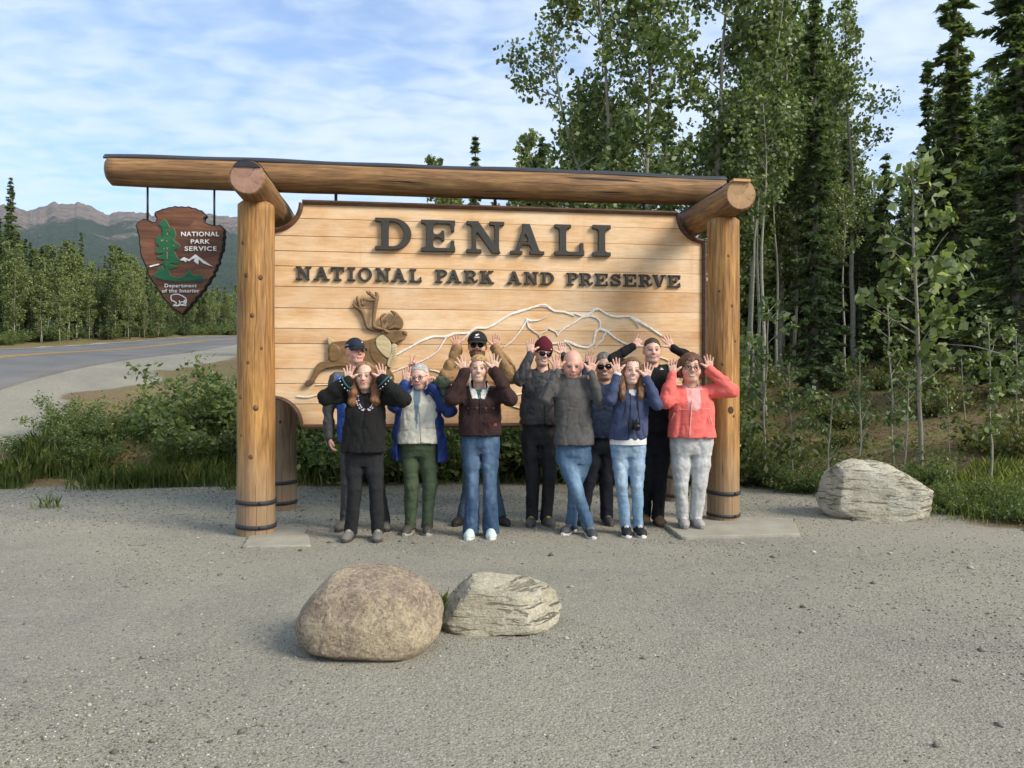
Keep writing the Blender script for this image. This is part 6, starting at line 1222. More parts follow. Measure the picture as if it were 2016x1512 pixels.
            Vc = np.concatenate(mb.V); s.add('sole', Vc, mb.F, M_SHOE, paintc(Vc, sole), parent=o, smooth=False)
            if lace is not None:
                mb = MB()
                for k_ in range(4):
                    y = -.035-.022*k_; z = .106-.010*k_; mb.tube(np.array([(-.022, y, z-.012), (0, y-.004, z-.001), (.022, y, z-.012)]) @ M.T+g, .0036*sc, 5)
                    mb.tube(np.array([(-.020, y, z-.010), (0, y-.013, z-.004), (.020, y-.020, z-.016)]) @ M.T+g, .003*sc, 5)
                Vc = np.concatenate(mb.V); s.add('laces', Vc, mb.F, M_SHOE, paintc(Vc, lace), parent=o)
    # hair -------------------------------------------------------------
    def hair(s, colour, style='short', vol=.012, line=.058, strands=None, seed=0, tips=None, h=.0055, side=-.045, crown=None):
        big = style in ('long', 'straight'); v = Vox((-.16, -.19, -.40 if big else -.16), (.16, .14, .16), h)
        v.ell((0, -.016, .032), (.0755+vol, .097+vol, .088+vol), 0)
        if style in ('bob', 'long', 'straight'):
            for q in (-1, 1): v.cone((q*.066, -.01, .05), (q*.078, .005, -.055), .030, .030, .03); v.cone((q*.05, -.07, .04), (q*.06, -.06, -.07), .045, .045, .03)
        if big:
            wv = 1 if style == 'long' else .3
            for q in (-1, 1): 
                v.chain([(q*.075, .0, -.02), (q*(.086+.012*wv), .018, -.09), (q*(.078+.02*wv), .045, -.16), (q*(.07+.03*wv), .06, -.22), (q*(.068+.03*wv), .06, -.275)], [.03, .034+.006*wv, .032+.01*wv, .028+.008*wv, .010], .03)
                v.chain([(q*.06, -.05, -.04), (q*.09, -.03, -.12), (q*.10, -.01, -.20)], [.05, .045, .02], .03)
        X, Y, Z = np.meshgrid(*v.ax, indexing='ij', sparse=True)
        # cut the face opening
        fx = {'long': .060, 'straight': .058, 'bob': .058}.get(style, .085)
        if style in ('long', 'straight', 'bob'):
            part = line+.012*np.abs(X)/.05*0
            inside = np.maximum(np.maximum(np.abs(X)-fx*(1-.35*np.clip((Z-line+.03)/.06, 0, 1)), Z-part), .035-Y)
            if style == 'bob': inside = np.maximum(inside, Z-(line-.02+.45*np.abs(X+.01)))
            v.D = np.maximum(v.D, -inside.astype(np.float32))
            if style == 'bob': v.D = np.maximum(v.D, (-.085-Z+0*X+0*Y).astype(np.float32))
            v.ell((0, -.01, -.06), (.05, .07, .09), .01, op='s')
        else:
            plane = (Y-.080)*.62+(line-Z)*.78                                       # >0 : in front of / under the hair line
            sd = side-Z+.6*(Y-.01)                                                   # lower limit at ears
            v.D = np.maximum(v.D, np.maximum(plane, sd).astype(np.float32))
        th = np.arctan2(X, Y+.02)+0*Z; st = np.sin(th*38+9*np.sin(Z*22+seed)+seed)*.5+np.sin(th*71+14*np.sin(Z*15)+2*seed)*.5
        wave = .006*np.sin(Z*55+3*th+seed) if style == 'long' else 0
        v.D = v.D+(.0022*st+wave+.002*np.sin(X*160+20*Y)*np.sin(Y*140+seed)).astype(np.float32)
        if style == 'curl': v.folds(.007, 34, (1, 1, 1), seed, 1.0)
        elif style == 'short': v.folds(.0022, 48, (1.3, .25, 1.3), seed, 1.0)
        V, Q = v.mesh(); C = paintc(V, colour); n = fbm(V*np.array((130, 130, 18))+seed*3, 3); blendc(C, np.clip((n-.45)*2.6, 0, .8), np.array(colour)*1.7); blendc(C, np.clip((.5-n)*2.4, 0, .7), np.array(colour)*.45)
        if crown is not None: blendc(C, np.clip((V[:, 2]-.06)/.04, 0, 1)*.75, crown)
        if tips is not None: blendc(C, np.clip((-.04-V[:, 2])/.15, 0, 1)*.6, tips)
        o = s.add('hair', s.H2W(V), Q[:, ::-1], M_HAIR, C)
        if strands and (big or style == 'bob'):
            rs = np.random.RandomState(seed); mb = MB(); bv = BVHTree.FromPolygons([Vector(p) for p in V], Q.tolist())
            if not (big or style == 'bob'): strands = 0
            for _ in range(strands):
                i = rs.randint(len(V)); p = V[i]; c0 = np.array((0, -.02, max(p[2]-.05, -.1) if big else .0)); n_ = unit(p-c0); g = np.array((0, 0, -1.)); t = unit(g-n_*(g @ n_)) if big or style == 'bob' else unit(np.array((rs.normal(), -1, rs.normal()*.5))); L = .04*rs.rand()+.03
                P_ = [p-n_*.004, p+n_*.003*rs.rand()+t*L*.5+rs.normal(0, .002, 3), p+n_*(.001+.005*rs.rand())+t*L+rs.normal(0, .003, 3)]
                mb.tube(s.H2W(np.array(P_)), [.0016, .0013, .0006], 3, False)
            Vc = np.concatenate(mb.V); s.add('strands', Vc, mb.F, M_HAIR, paintc(Vc, np.array(colour)*1.35), parent=o)['kind'] = 'stuff'
        return o
    def cap(s, colour, brim_c, crown=.018, logo=None, tilt=0, band=None):
        v = Vox((-.12, -.15, 0.0), (.12, .13, .16), .0055); v.ell((0, -.016, .034), (.0775+crown, .099+crown, .090+crown*1.1), 0); X, Y, Z = np.meshgrid(*v.ax, indexing='ij', sparse=True); v.D = np.maximum(v.D, (.040-.06*(Y-.02)*0-Z+.0*X+.12*(Y*-1)*0).astype(np.float32)+0*v.D)
        V, Q = v.mesh(); C = paintc(V, colour)
        for k_ in range(6): a = k_*math.pi/3+.5; d = np.abs((V[:, 0])*math.cos(a)+(V[:, 1]+.016)*math.sin(a)); blendc(C, (d < .003)*.35, np.array(colour)*.4)
        if band is not None: blendc(C, ((np.abs(V[:, 2]-.062) < .008) & (V[:, 1] < .02))*1., band)
        o = s.add('cap', s.H2W(V), Q[:, ::-1], M_CLOTH, C)
        # curved brim
        n = 13; m = 7; Vb = []
        for j in range(m):
            r = j/(m-1)
            for i in range(n):
                a = R(-68+136*i/(n-1)); rx = .0775+crown; ry = .099+crown; x = math.sin(a)*rx; y0 = -.016+math.cos(a)*ry; ext = .075*(math.cos(a)**.7 if math.cos(a) > 0 else 0); Vb.append((x*(1-.05*r), y0+ext*r, .044-.020*r-1.9*(x*x)*r-.004))
        Vb = np.array(Vb); Vall = np.concatenate([Vb, Vb-np.array((0, 0, .006))]); k_ = n*m
        Fc = [(j*n+i, j*n+i+1, (j+1)*n+i+1, (j+1)*n+i) for j in range(m-1) for i in range(n-1)]; Fc += [tuple(q+k_ for q in f[::-1]) for f in Fc]; Fc += [((m-1)*n+i, (m-1)*n+i+1, k_+(m-1)*n+i+1, k_+(m-1)*n+i) for i in range(n-1)]+[(j*n, (j+1)*n, k_+(j+1)*n, k_+j*n) for j in range(m-1)]+[(j*n+n-1, k_+j*n+n-1, k_+(j+1)*n+n-1, (j+1)*n+n-1) for j in range(m-1)]
        s.add('brim', s.H2W(Vall), Fc, M_CLOTH, paintc(Vall, brim_c), parent=o)
        if logo:
            bv = BVHTree.FromPolygons([Vector(p) for p in V], Q.tolist())
            for cen, poly in logo:
                P3 = []
                for x, z in poly:
                    h = bv.ray_cast(Vector((x+cen[0], .4, z+cen[1])), Vector((0, -1, 0))); P3.append((x+cen[0], (h[0][1] if h[0] else .1)+.002, z+cen[1]))
                P3 = np.array(P3); s.add('print', s.H2W(P3), [tuple(range(len(P3)))], M_WPRINT, parent=o, smooth=False)
        return o
    def beanie(s, colour):
        v = Vox((-.12, -.15, -.02), (.12, .13, .19), .0055); v.ell((0, -.018, .042), (.092, .114, .112), 0); v.cone((0, -.03, .10), (0, -.04, .145), .05, .02, .05); X, Y, Z = np.meshgrid(*v.ax, indexing='ij', sparse=True); v.D = np.maximum(v.D, (.022+.25*(Y-.05)-Z+0*X).astype(np.float32)); th = np.arctan2(X, Y+.018)+0*Z; v.D = v.D+(.0022*np.sin(th*46)).astype(np.float32)
        fold = np.where(Z < .068+.25*(Y-.05), -.004, 0)+0*X; v.D = v.D+fold.astype(np.float32); V, Q = v.mesh(); C = paintc(V, colour); o = s.add('beanie', s.H2W(V), Q[:, ::-1], M_FLEECE, C)
        mb = MB(); mb.ball(s.H2W(np.array([(.045, .104, .052)]))[0], (.007, .004, .006), 8, 5); s.mb('logo', mb, M_WPRINT, o); return o
    def glasses(s, sun=True, style='way', frame=None):
        rt = {'way': (.027, .020), 'avi': (.027, .023), 'round': (.025, .022), 'rect': (.024, .016)}[style]; fm = frame or (M_GFRAME if not sun else M_BLKP); root = None; mb = MB(); zc = -.002; yb = .103
        for q in (-1, 1):
            a = np.linspace(0, 2*np.pi, 25); p = 2.0 if style in ('round', 'avi') else 3.2
            x = q*.033+rt[0]*np.sign(np.cos(a))*np.abs(np.cos(a))**(2/p); z = zc+rt[1]*np.sign(np.sin(a))*np.abs(np.sin(a))**(2/p); 
            if style == 'avi': z = z-np.where(np.sin(a) < 0, .004, 0)*(1-q*np.cos(a)*.5); 
            y = yb-2.6*(np.abs(x)-.0)**2*2; W = s.H2W(np.stack([x, y, z], -1)); mb.tube(W, .0022 if not sun else (.0016 if style == 'avi' else .0035), 6, False)
            b = s.H2W(np.array([(q*.060, .093, .004), (q*.074, .06, .006), (q*.082, .0, .004)])); mb.tube(b, .0022, 5)
        mb.tube(s.H2W(np.array([(-.008, yb, .004), (0, yb+.004, .006), (.008, yb, .004)])), .0022, 5)
        g = s.mb('sunglasses' if sun else 'glasses', mb, fm if not (sun and style == 'avi') else M_GMETAL)
        for q in (-1, 1):
            a = np.linspace(0, 2*np.pi, 24, endpoint=False); p = 2.0 if style in ('round', 'avi') else 3.2; x = q*.033+rt[0]*np.sign(np.cos(a))*np.abs(np.cos(a))**(2/p); z = zc+rt[1]*np.sign(np.sin(a))*np.abs(np.sin(a))**(2/p)
            if style == 'avi': z = z-np.where(np.sin(a) < 0, .004, 0)*(1-q*np.cos(a)*.5)
            y = yb-5.2*np.abs(x)**2; W = s.H2W(np.concatenate([np.stack([x, y+.0005, z], -1), np.stack([x, y-.002, z], -1)])); n = 24
            if sun: s.add('lens', W, [tuple(range(n-1, -1, -1)), tuple(range(n, 2*n))]+[(j, (j+1) % n, n+(j+1) % n, n+j) for j in range(n)], M_LENS, parent=g)
            elif True: s.add('lens', W, [tuple(range(n-1, -1, -1)), tuple(range(n, 2*n))]+[(j, (j+1) % n, n+(j+1) % n, n+j) for j in range(n)], M_GLASS, parent=g)
        return g
    def beard(s, colour):
        v = Vox((-.11, -.05, -.17), (.11, .14, .03), .0055); v.ell((0, .028, -.060), (.073, .066, .080), 0); v.ell((0, .060, -.100), (.045, .042, .042), .03); v.cone((-.026, .091, -.052), (.026, .091, -.052), .009, .009, .01)
        X, Y, Z = np.meshgrid(*v.ax, indexing='ij', sparse=True); up = np.where(np.abs(X) > .04, -.012, -.046+.3*(np.abs(X)-.02)*(np.abs(X) > .02)); v.D = np.maximum(v.D, (Z-up+0*Y).astype(np.float32)); v.D = np.maximum(v.D, (.012-Y+0*X+0*Z-.0).astype(np.float32)); v.ell((0, .112, -.0645), (.021, .03, .009), .006, op='s'); v.ell((0, .105, -.02), (.036, .04, .024), .01, op='s')
        v.wrinkle(.003, 190, 5); V, Q = v.mesh(); C = paintc(V, colour); n = fbm(V*160, 3); blendc(C, np.clip((n-.5)*3, 0, .7), np.array(colour)*1.9); return s.add('beard', s.H2W(V), Q[:, ::-1], M_HAIR, C)
def zpx(p, py): return CH+(CY-py)/F*p.P['d']
SK = (.56, .345, .25); SKP = (.60, .385, .29); SKT = (.50, .29, .195)
def wear(dark, light, seed=0):
    """faded denim: lighter on the fronts of thighs and knees (worn dye)"""
    def f(s, V, C):
        n = fbm(V*np.array((14, 14, 7))+seed, 3); C[:] = np.array(dark)
        for i in (0, 1):
            a = s.hip[i]; b = s.knee[i]; c = s.ank[i]; t = np.clip((a[2]-V[:, 2])/(a[2]-c[2]), 0, 1); cx = np.where(t < .5, a[0]+(b[0]-a[0])*t*2, b[0]+(c[0]-b[0])*(t*2-1))
            blendc(C, np.exp(-((V[:, 0]-cx)/.05)**2)*(np.exp(-((t-.33)/.30)**2))*(.55+.9*(n-.5)), light)
        blendc(C, np.clip((n-.55)*1.2, 0, .35), light)
    return f
people = []
def rows(h, w, c, s, yh=.135, yw=.13, yc=.13, ys=.10): return [(0, h, yh, 0), (.33, w, yw, 0), (.72, c, yc, 0), (.92, s, ys, 0), (1.0, s*.8, ys*.8, 0)]
# 1 man in navy cap, grey and blue shell jacket -------------------------------------------
p = Person(dict(x=716, d=7.45, label='person in navy cap and grey and blue jacket at the far left, looking aside', head=(700, 668.5, 716.5), hrot=(38, -4, 0), hs=1, skin=(.60, .33, .25), brow=(.30, .22, .16), sh=[(662, 746), (737, 746)], el=[(645, 806), (786, 783)], wr=[(648, 862), (812, 729)], tip=[(654, 893), (819, 686)], eld=(.0, .06), wrd=(-.05, .02),
     hand=('relaxed', 'v'), palm=((1, .25, 0), (-.1, -1, 0)), hip=(706, 872), kn=[(686, 950), (742, 950)], an=[(680, 1032), (758, 1028)], stubble=((.45, .33, .28), .25), neck=1.08, eyeo=.004, gaze=1)); people.append(p); p.body()
def pj(s, V, C):
    x, y, z = (V-s.base).T; zs = s.J['sh'][0][2]; C[:] = (.055, .053, .052); cx = (s.J['sh'][0]+s.J['sh'][1])[0]/2-s.base[0]
    near = np.linalg.norm(V-s.J['el'][0], axis=1); arm = (np.abs(x-cx) > .20)
    blendc(C, ((z > zs-.16) & (np.abs(x-cx) < .19) & (z > zs-.05-.2*np.abs(x-cx)))*1., (.11, .105, .105))
    blendc(C, ((np.abs(x-cx) < .185) & (z < zs-.02-.0*np.abs(x-cx)) & (y < .06))*1., (.018, .065, .27)); blendc(C, ((np.abs(x-cx) < .07) & (z < zs-.02) & (y < .06))*1., (.14, .14, .15)); blendc(C, ((np.abs(np.abs(x-cx)-.125-.2*(z-zs+.1)) < .028) & (z > zs-.13) & (z < zs+.03) & (y < .06))*1., (.02, .08, .32))
p.top(zpx(p, 868), rows(.195, .19, .195, .165), (.055, .053, .052), M_SHELL, arm=(.068, .060, .050), paint=pj, collar=(.075, .066), wr=(.006, 24), name='jacket', seed=11)
p.legs((.052, .05, .05), r=(.098, .078, .064), seat=.17, seed=12); p.shoes((.10, .095, .085), (.035, .033, .03), toe=(-14, 14), lace=(.05, .05, .05)); p.hair((.42, .39, .36), 'short', .003, .05, seed=1, side=-.02)
p.cap((.018, .024, .036), (.018, .024, .036), .014, band=(.25, .26, .27), logo=[((.035, .085), [(-.008, -.006), (.008, -.006), (.006, .004), (0, .008), (-.006, .004)])])
# 2 woman in black embroidered tunic ------------------------------------------------------
p = Person(dict(x=718, d=6.95, label='person with long reddish hair in black embroidered tunic, second from left in front', head=(718.5, 714, 766), hrot=(0, 2, 0), hs=1, female=1, skin=(.58, .37, .275), brow=(.20, .11, .06), sh=[(684, 780), (753, 780)], el=[(642, 782), (793, 786)], wr=[(685, 752), (754, 749)], tip=[(687, 717), (749, 716)], eld=(-.10, -.10), wrd=(-.14, -.14), hand=('open', 'open'), hip=(717, 884), kn=[(699, 960), (740, 960)], an=[(690, 1047), (744, 1047)], smile=1, teeth=.0, eyeo=.0045, hdd=-.05)); people.append(p); p.body()
t2 = p.top(zpx(p, 890), rows(.205, .195, .185, .15, .14, .13, .125), (.012, .012, .012), M_FLEECE, arm=(.066, .075, .058), armr=(.066, .082, .066), collar=None, wr=(.005, 26), name='tunic', seed=21, vneck=1)
p.legs((.016, .017, .018), M_DENIM, r=(.098, .074, .066), seat=.175, seed=22); p.shoes((.13, .125, .11), (.05, .048, .042), toe=(-6, 6), lace=(.30, .29, .26))
p.hair((.16, .065, .028), 'long', .009, .096, strands=260, seed=2, tips=(.19, .08, .033), crown=(.30, .17, .085))
rs = np.random.RandomState(5); cols = [flat('bead_white', (.6, .58, .6), .4), flat('bead_plum', (.12, .02, .06), .5), flat('bead_blue', (.08, .10, .3), .5)]
for side in (-1, 1):
    for k in range(10):
        a = k/9; px = 720.5+side*(18*math.cos(a*1.35)+1.5); py = 781+27*math.sin(a*1.5)
        for q in (0, 1):
            w = p.fpx('tunic', px-side*q*4.0, py-q*1.5, .002)
            if w is not None: mb = MB(); mb.ball(w, (.0065+.002*rs.rand(), .004, .0065), 8, 5); p.mb('bead', mb, cols[(k+q) % 3 if k % 2 else 0], t2)
for i in (0, 1):
    e, w = p.J['el'][i], p.J['wr'][i]; ax = unit(w-e); c0 = e+(w-e)*.97; a1 = unit(np.cross(ax, (0, 1, 0))); a2 = np.cross(ax, a1); mb = MB(); ang = np.linspace(0, 2*np.pi, 25); mb.tube([c0+(math.cos(a)*a1+math.sin(a)*a2)*.066 for a in ang], .008, 6, False); p.mb('cuff_trim', mb, flat('cuff_teal', (.02, .10, .10), .6), t2)
    for a in np.linspace(0, 2*np.pi, 12, endpoint=False): mb = MB(); mb.ball(e+(w-e)*.86+(math.cos(a)*a1+math.sin(a)*a2)*.071, .006, 6, 4); p.mb('bead', mb, cols[0], t2)
# 3 white vest ----------------------------------------------------------------------------
p = Person(dict(x=825, d=7.25, label='grey haired person with glasses in cream vest, open blue jacket and green trousers', head=(826.5, 716.5, 766.5), hrot=(-12, 6, -6), hs=1, fat=1.06, female=1, skin=(.60, .37, .29), brow=(.40, .34, .30), browk=.4, sh=[(793, 774), (860, 774)], el=[(775, 800), (884, 808)], wr=[(799, 753), (851, 763)], tip=[(801, 722), (857, 733)], eld=(-.06, -.06), wrd=(-.10, -.12), hand=('near', 'fist'), hip=(824, 868), kn=[(811, 955), (846, 955)], an=[(808, 1030), (841, 1027)], eyeo=.0045, hdd=-.05)); people.append(p); p.body()
def pv(s, V, C):
    x = V[:, 0]-s.hipc[0]; z = V[:, 2]; top = s.J['sh'][0][2]; c = np.clip((z-(top-.30))/.30, 0, 1)
    blendc(C, ((np.abs(x-.0) < .006+.030*c) & (z > top-.33) & (V[:, 1] < s.hipc[1]))*1., (.14, .20, .24))
vest = p.top(zpx(p, 872), rows(.195, .20, .185, .15, .16, .155, .14), (.58, .55, .46), M_CLOTH, arm=(.05, .045, .04), wr=(.006, 32), name='vest', paint=pv, collar=(.03, .062), arms=(), seed=31, hemcurve=-.03)
for px0, px1, py in ((786, 806, 846), (838, 858, 842)):
    p.line('vest', 'pocket_flap', [(px0, py), (px1, py-1)], .006, flat('vest_seam', (.46, .43, .35), .9), vest)
p.line('vest', 'zip', [(826, 812), (827, 840), (829, 872)], .004, flat('vest_zip', (.36, .34, .29), .7), vest)
# open blue jacket: two side panels and sleeves
def blue_jacket(s):
    J = s.J; hc = s.hipc; lo = np.minimum.reduce([*J['sh'], *J['el'], *J['wr'], hc])-.22; hi = np.maximum.reduce([*J['sh'], *J['el'], *J['wr']])+.15; lo[2] = zpx(s, 910); v = Vox(lo, hi, .0095)
    v.loft([(zpx(s, 908), hc[0]+.01, hc[1]+.03, .27, .16), (zpx(s, 850), hc[0], hc[1]+.02, .245, .16), (zpx(s, 800), hc[0], hc[1]+.01, .215, .15), (J['sh'][0][2]+.03, hc[0], hc[1], .15, .10)], 0)
    for i in (0, 1):
        v.cone(J['sh'][i], s.neckb, .066, .06, .03); w = J['el'][i]+(J['wr'][i]-J['el'][i])*.96; v.chain([J['sh'][i], J['el'][i], w], [.066, .062, .05], .03)
    v.wrinkle(.007, 24, 33); v.wrinkle(.003, 60, 34); X, Y, Z = np.meshgrid(*v.ax, indexing='ij', sparse=True); op = np.interp(Z, [zpx(s, 908), zpx(s, 860), zpx(s, 800), J['sh'][0][2]+.02], [.19, .185, .135, .055])
    cut = np.maximum(np.abs(X-hc[0])-op, Y-(hc[1]-.02)); arm = np.minimum(np.linalg.norm(J['wr'][0][[0, 2]]-hc[[0, 2]]), 9)
    keep = (np.abs(X-hc[0]) < .15) | (Z < J['sh'][0][2])
    v.D = np.maximum(v.D, -np.where(keep, cut, .2).astype(np.float32)); v.ell(s.neckb+np.array((0, -.05, .05)), (.062, .09, .08), .01, op='s')
    V, Q = v.mesh(); C = paintc(V, (.014, .036, .155)); return s.add('jacket', V, Q, M_SHELL, C)
blue_jacket(p)
p.legs((.058, .082, .045), M_CLOTH, r=(.105, .082, .066), seat=.185, seed=32, wr=(.006, 26), ry=.14); p.shoes((.055, .052, .045), (.30, .29, .26), toe=(-10, 8), lace=(.03, .03, .03)); p.hair((.37, .355, .335), 'short', .006, .080, strands=120, seed=3, side=-.03); p.glasses(False, 'rect', M_GMETAL)
# 4 bearded man in tan jacket -------------------------------------------------------------
p = Person(dict(x=946, d=7.7, label='bearded person in black cap, aviator sunglasses and tan jacket at the back', head=(940, 656, 706), hrot=(0, -3, 0), hs=1, fat=1.05, skin=(.55, .31, .22), brow=(.12, .06, .03), sh=[(903, 737), (983, 737)], el=[(876, 742), (1008, 742)], wr=[(901, 687), (976, 687)], tip=[(893, 654), (978, 654)], eld=(-.1, -.1), wrd=(-.05, -.05), hand=('open', 'near'), hip=(945, 866), kn=[(925, 950), (970, 950)], an=[(911, 1020), (985, 1020)], teeth=.0055, smile=1, neck=1.1, eyes=0)); people.append(p); p.body()
def pt(s, V, C): blendc(C, ((np.abs(V[:, 0]-s.neckb[0]) < .035) & (V[:, 2] > s.J['sh'][0][2]-.25) & (V[:, 1] < s.neckb[1]))*1., (.03, .03, .032)); blendc(C, ((np.abs(np.abs(V[:, 0]-s.neckb[0])-.055) < .022) & (V[:, 2] > s.J['sh'][0][2]-.1) & (V[:, 1] < s.neckb[1]) & (np.abs(V[:, 0]-s.neckb[0]) < .08))*1., (.36, .38, .37))
p.top(zpx(p, 838), rows(.205, .205, .205, .17), (.25, .15, .068), M_CLOTH, arm=(.085, .082, .06), paint=pt, collar=(.06, .075), wr=(.009, 22), name='jacket', seed=41, trim=.004)
p.legs((.055, .085, .12), M_DENIM, r=(.1, .076, .066), seat=.18, seed=42); p.shoes((.02, .02, .02), (.015, .015, .015), toe=(-25, 25), lace=None, high=.02); p.hair((.09, .05, .028), 'short', .004, .05, seed=4, side=-.06); p.beard((.11, .048, .024))
txt = [((-.018+.009*k, .070), [(-.0035, -.004), (.0035, -.004), (.0035, .004), (-.0035, .004)]) for k in range(5)]+[((-.002, .092), [(.013*math.cos(a), .010*math.sin(a)) for a in np.linspace(.6, 4.9, 12)]), ((.012, .098), [(-.006, -.006), (.007, -.002), (.005, .006), (-.004, .004)])]
p.cap((.016, .016, .017), (.018, .018, .019), .017, logo=txt); p.glasses(True, 'avi')
# 5 blonde in dark brown jacket -----------------------------------------------------------
p = Person(dict(x=946, d=7.05, label='blonde person in dark brown jacket and flared blue jeans in front of the bearded one', head=(943, 700, 752), hrot=(0, 0, 0), hs=1, female=1, skin=(.62, .40, .30), brow=(.22, .13, .07), sh=[(909, 773), (979, 773)], el=[(890, 784), (1003, 786)], wr=[(915, 733), (973, 731)], tip=[(903, 700), (976, 699)], eld=(-.14, -.14), wrd=(-.12, -.12), hand=('wide', 'wide'), hands=1.03, hip=(946, 862), kn=[(931, 950), (964, 950)], an=[(927, 1042), (966, 1043)], teeth=.0055, smile=1.1, hdd=-.05)); people.append(p); p.body()
def pb(s, V, C):
    x = V[:, 0]-s.neckb[0]; z = V[:, 2]-s.neckb[2]; blendc(C, ((np.abs(x) < .11) & (np.abs(np.abs(x)-.055-.35*(z-.0)) < .026) & (z > -.075) & (z < .06) & (V[:, 1] < s.neckb[1]-.0))*1., (.60, .58, .54)); blendc(C, ((np.abs(x) < np.minimum(.030+.35*z, .05)) & (z > -.09) & (V[:, 1] < s.neckb[1]))*1., (.03, .10, .075))
j5 = p.top(zpx(p, 858), rows(.185, .195, .19, .16, .135, .14, .14), (.030, .014, .013), M_CLOTH, arm=(.075, .078, .056), paint=pb, collar=(.062, .082), wr=(.0065, 26), name='jacket', seed=51, trim=.004)
p.line('jacket', 'zip', [(946, 775), (946, 815), (946, 856)], .0035, M_ZIP, j5); p.line('jacket', 'seam', [(918, 803), (946, 803), (974, 803)], .0025, flat('brown_seam', (.055, .028, .024), .9), j5); p.line('jacket', 'pocket', [(920, 806), (912, 828)], .003, bpy.data.materials['brown_seam'], j5); p.line('jacket', 'pocket', [(957, 806), (954, 845)], .003, bpy.data.materials['brown_seam'], j5)
for px in (922, 939, 956.5, 972): 
    w = p.fpx('jacket', px, 803.5, .003); mb = MB(); mb.ball(w, .0045, 8, 5); p.mb('rivet', mb, flat('rivet', (.6, .5, .4), .3, Metallic=.8) if 'rivet' not in bpy.data.materials else bpy.data.materials['rivet'], j5)
w = p.fpx('jacket', 974, 836, .003); mb = MB(); mb.box(w, (.018, .003, .012)); p.mb('patch', mb, flat('red_patch', (.30, .07, .05), .7), j5, False)
p.legs((.06, .11, .19), M_DENIM, r=(.098, .070, .062), flare=.088, seat=.178, seed=52, paint=wear((.030, .060, .115), (.17, .26, .37), 1), ankz=.045, wr=(.0045, 30)); p.shoes((.50, .60, .56), (.62, .66, .62), toe=(-4, 4), lace=(.62, .68, .65)); p.hair((.36, .22, .10), 'curl', .012, .072, strands=220, seed=5, side=-.05)
# 6 beanie, dark grey rain jacket ---------------------------------------------------------
p = Person(dict(x=1062, d=7.65, label='person in maroon beanie, sunglasses and dark grey rain jacket', head=(1069, 672, 719), hrot=(14, 6, 8), hs=1, skin=(.62, .39, .30), brow=(.12, .07, .04), sh=[(1036, 739), (1102, 739)], el=[(1024, 748), (1135, 750)], wr=[(1043, 697), (1110, 701)], tip=[(1046, 663), (1102, 664)], eld=(-.12, .02), wrd=(-.10, -.02), hand=('near', 'near'), hip=(1060, 846), kn=[(1049, 935), (1083, 935)], an=[(1047, 1018), (1075, 1013)], teeth=.005, smile=1, eyes=0)); people.append(p); p.body()
j6 = p.top(zpx(p, 836), rows(.19, .195, .195, .165), (.040, .040, .042), M_SHELL, arm=(.072, .070, .052), collar=(.075, .068), wr=(.0075, 24), name='jacket', seed=61); p.line('jacket', 'zip', [(1072, 760), (1073, 800), (1073, 834)], .0035, M_ZIP, j6); p.line('jacket', 'flap', [(1058, 727), (1070, 733), (1085, 727)], .008, flat('grey_flap', (.075, .075, .078), .6), j6)
p.legs((.014, .014, .017), M_SHELL, r=(.1, .078, .068), seat=.175, seed=62, wr=(.006, 22)); p.shoes((.05, .048, .045), (.10, .09, .08), toe=(-8, 18), lace=(.48, .33, .06), accent=(.10, .095, .09)); p.hair((.11, .07, .04), 'short', .004, .05, seed=6, side=-.02); p.beanie((.085, .010, .018)); p.glasses(True, 'way')
# 7 bald man in grey long sleeve ----------------------------------------------------------
p = Person(dict(x=1130, d=7.2, label='bald person in charcoal long sleeve shirt and jeans with legs crossed', head=(1127.5, 690.5, 747), hrot=(-3, 13, 0), hs=1, skin=(.58, .33, .25), scalp=(.62, .33, .25), brow=(.30, .18, .12), browk=.5, sh=[(1095, 750), (1161, 750)], el=[(1071, 785), (1180, 790)], wr=[(1096, 731), (1163, 735)], tip=[(1091, 696), (1170, 698)], eld=(-.13, -.13), wrd=(-.12, -.12), hand=('wide', 'wide'), hands=1.06, hip=(1129, 880), hips=[(1112, 892), (1147, 892)], kn=[(1134, 960), (1131, 962)], knd=(-.10, .06), an=[(1160, 1032), (1124, 1030)], **{'and': (-.10, .05)}, stubble=((.42, .26, .21), .3), neck=1.12, fat=1.05, eyeo=.004)); people.append(p); p.body()
j7 = p.top(zpx(p, 876), rows(.185, .18, .185, .155), (.082, .078, .075), M_CLOTH, arm=(.064, .060, .044), collar=(.035, .070), wr=(.0055, 24), name='shirt', seed=71)
p.legs((.08, .14, .23), M_DENIM, r=(.095, .072, .060), seat=.17, seed=72, paint=wear((.055, .105, .175), (.21, .32, .43), 2)); p.shoes((.22, .22, .22), (.55, .52, .48), toe=(6, -28), lace=(.10, .10, .10), accent=(.05, .055, .06))
# 8 navy sweater behind -------------------------------------------------------------------
p = Person(dict(x=1172, d=7.72, label='person with short greying hair, dark sunglasses and navy sweater, half hidden behind two others', head=(1190, 694, 747), hrot=(-6, 4, -4), hs=1, fat=1.07, skin=(.48, .28, .195), brow=(.09, .06, .045), sh=[(1160, 759), (1222, 759)], el=[(1143, 775), (1240, 778)], wr=[(1156, 719), (1219, 724)], tip=[(1164, 686), (1219, 691)], eld=(-.06, -.06), wrd=(-.02, -.04), hand=('near', 'near'), hip=(1185, 866), kn=[(1160, 945), (1193, 945)], an=[(1146, 1018), (1194, 1018)], teeth=.005, smile=1, stubble=((.30, .19, .14), .4), eyes=0, neck=1.1)); people.append(p); p.body()
p.top(zpx(p, 862), rows(.195, .195, .19, .155), (.020, .032, .062), M_CLOTH, arm=(.066, .062, .046), collar=(.045, .066), wr=(.006, 24), name='sweater', seed=81)
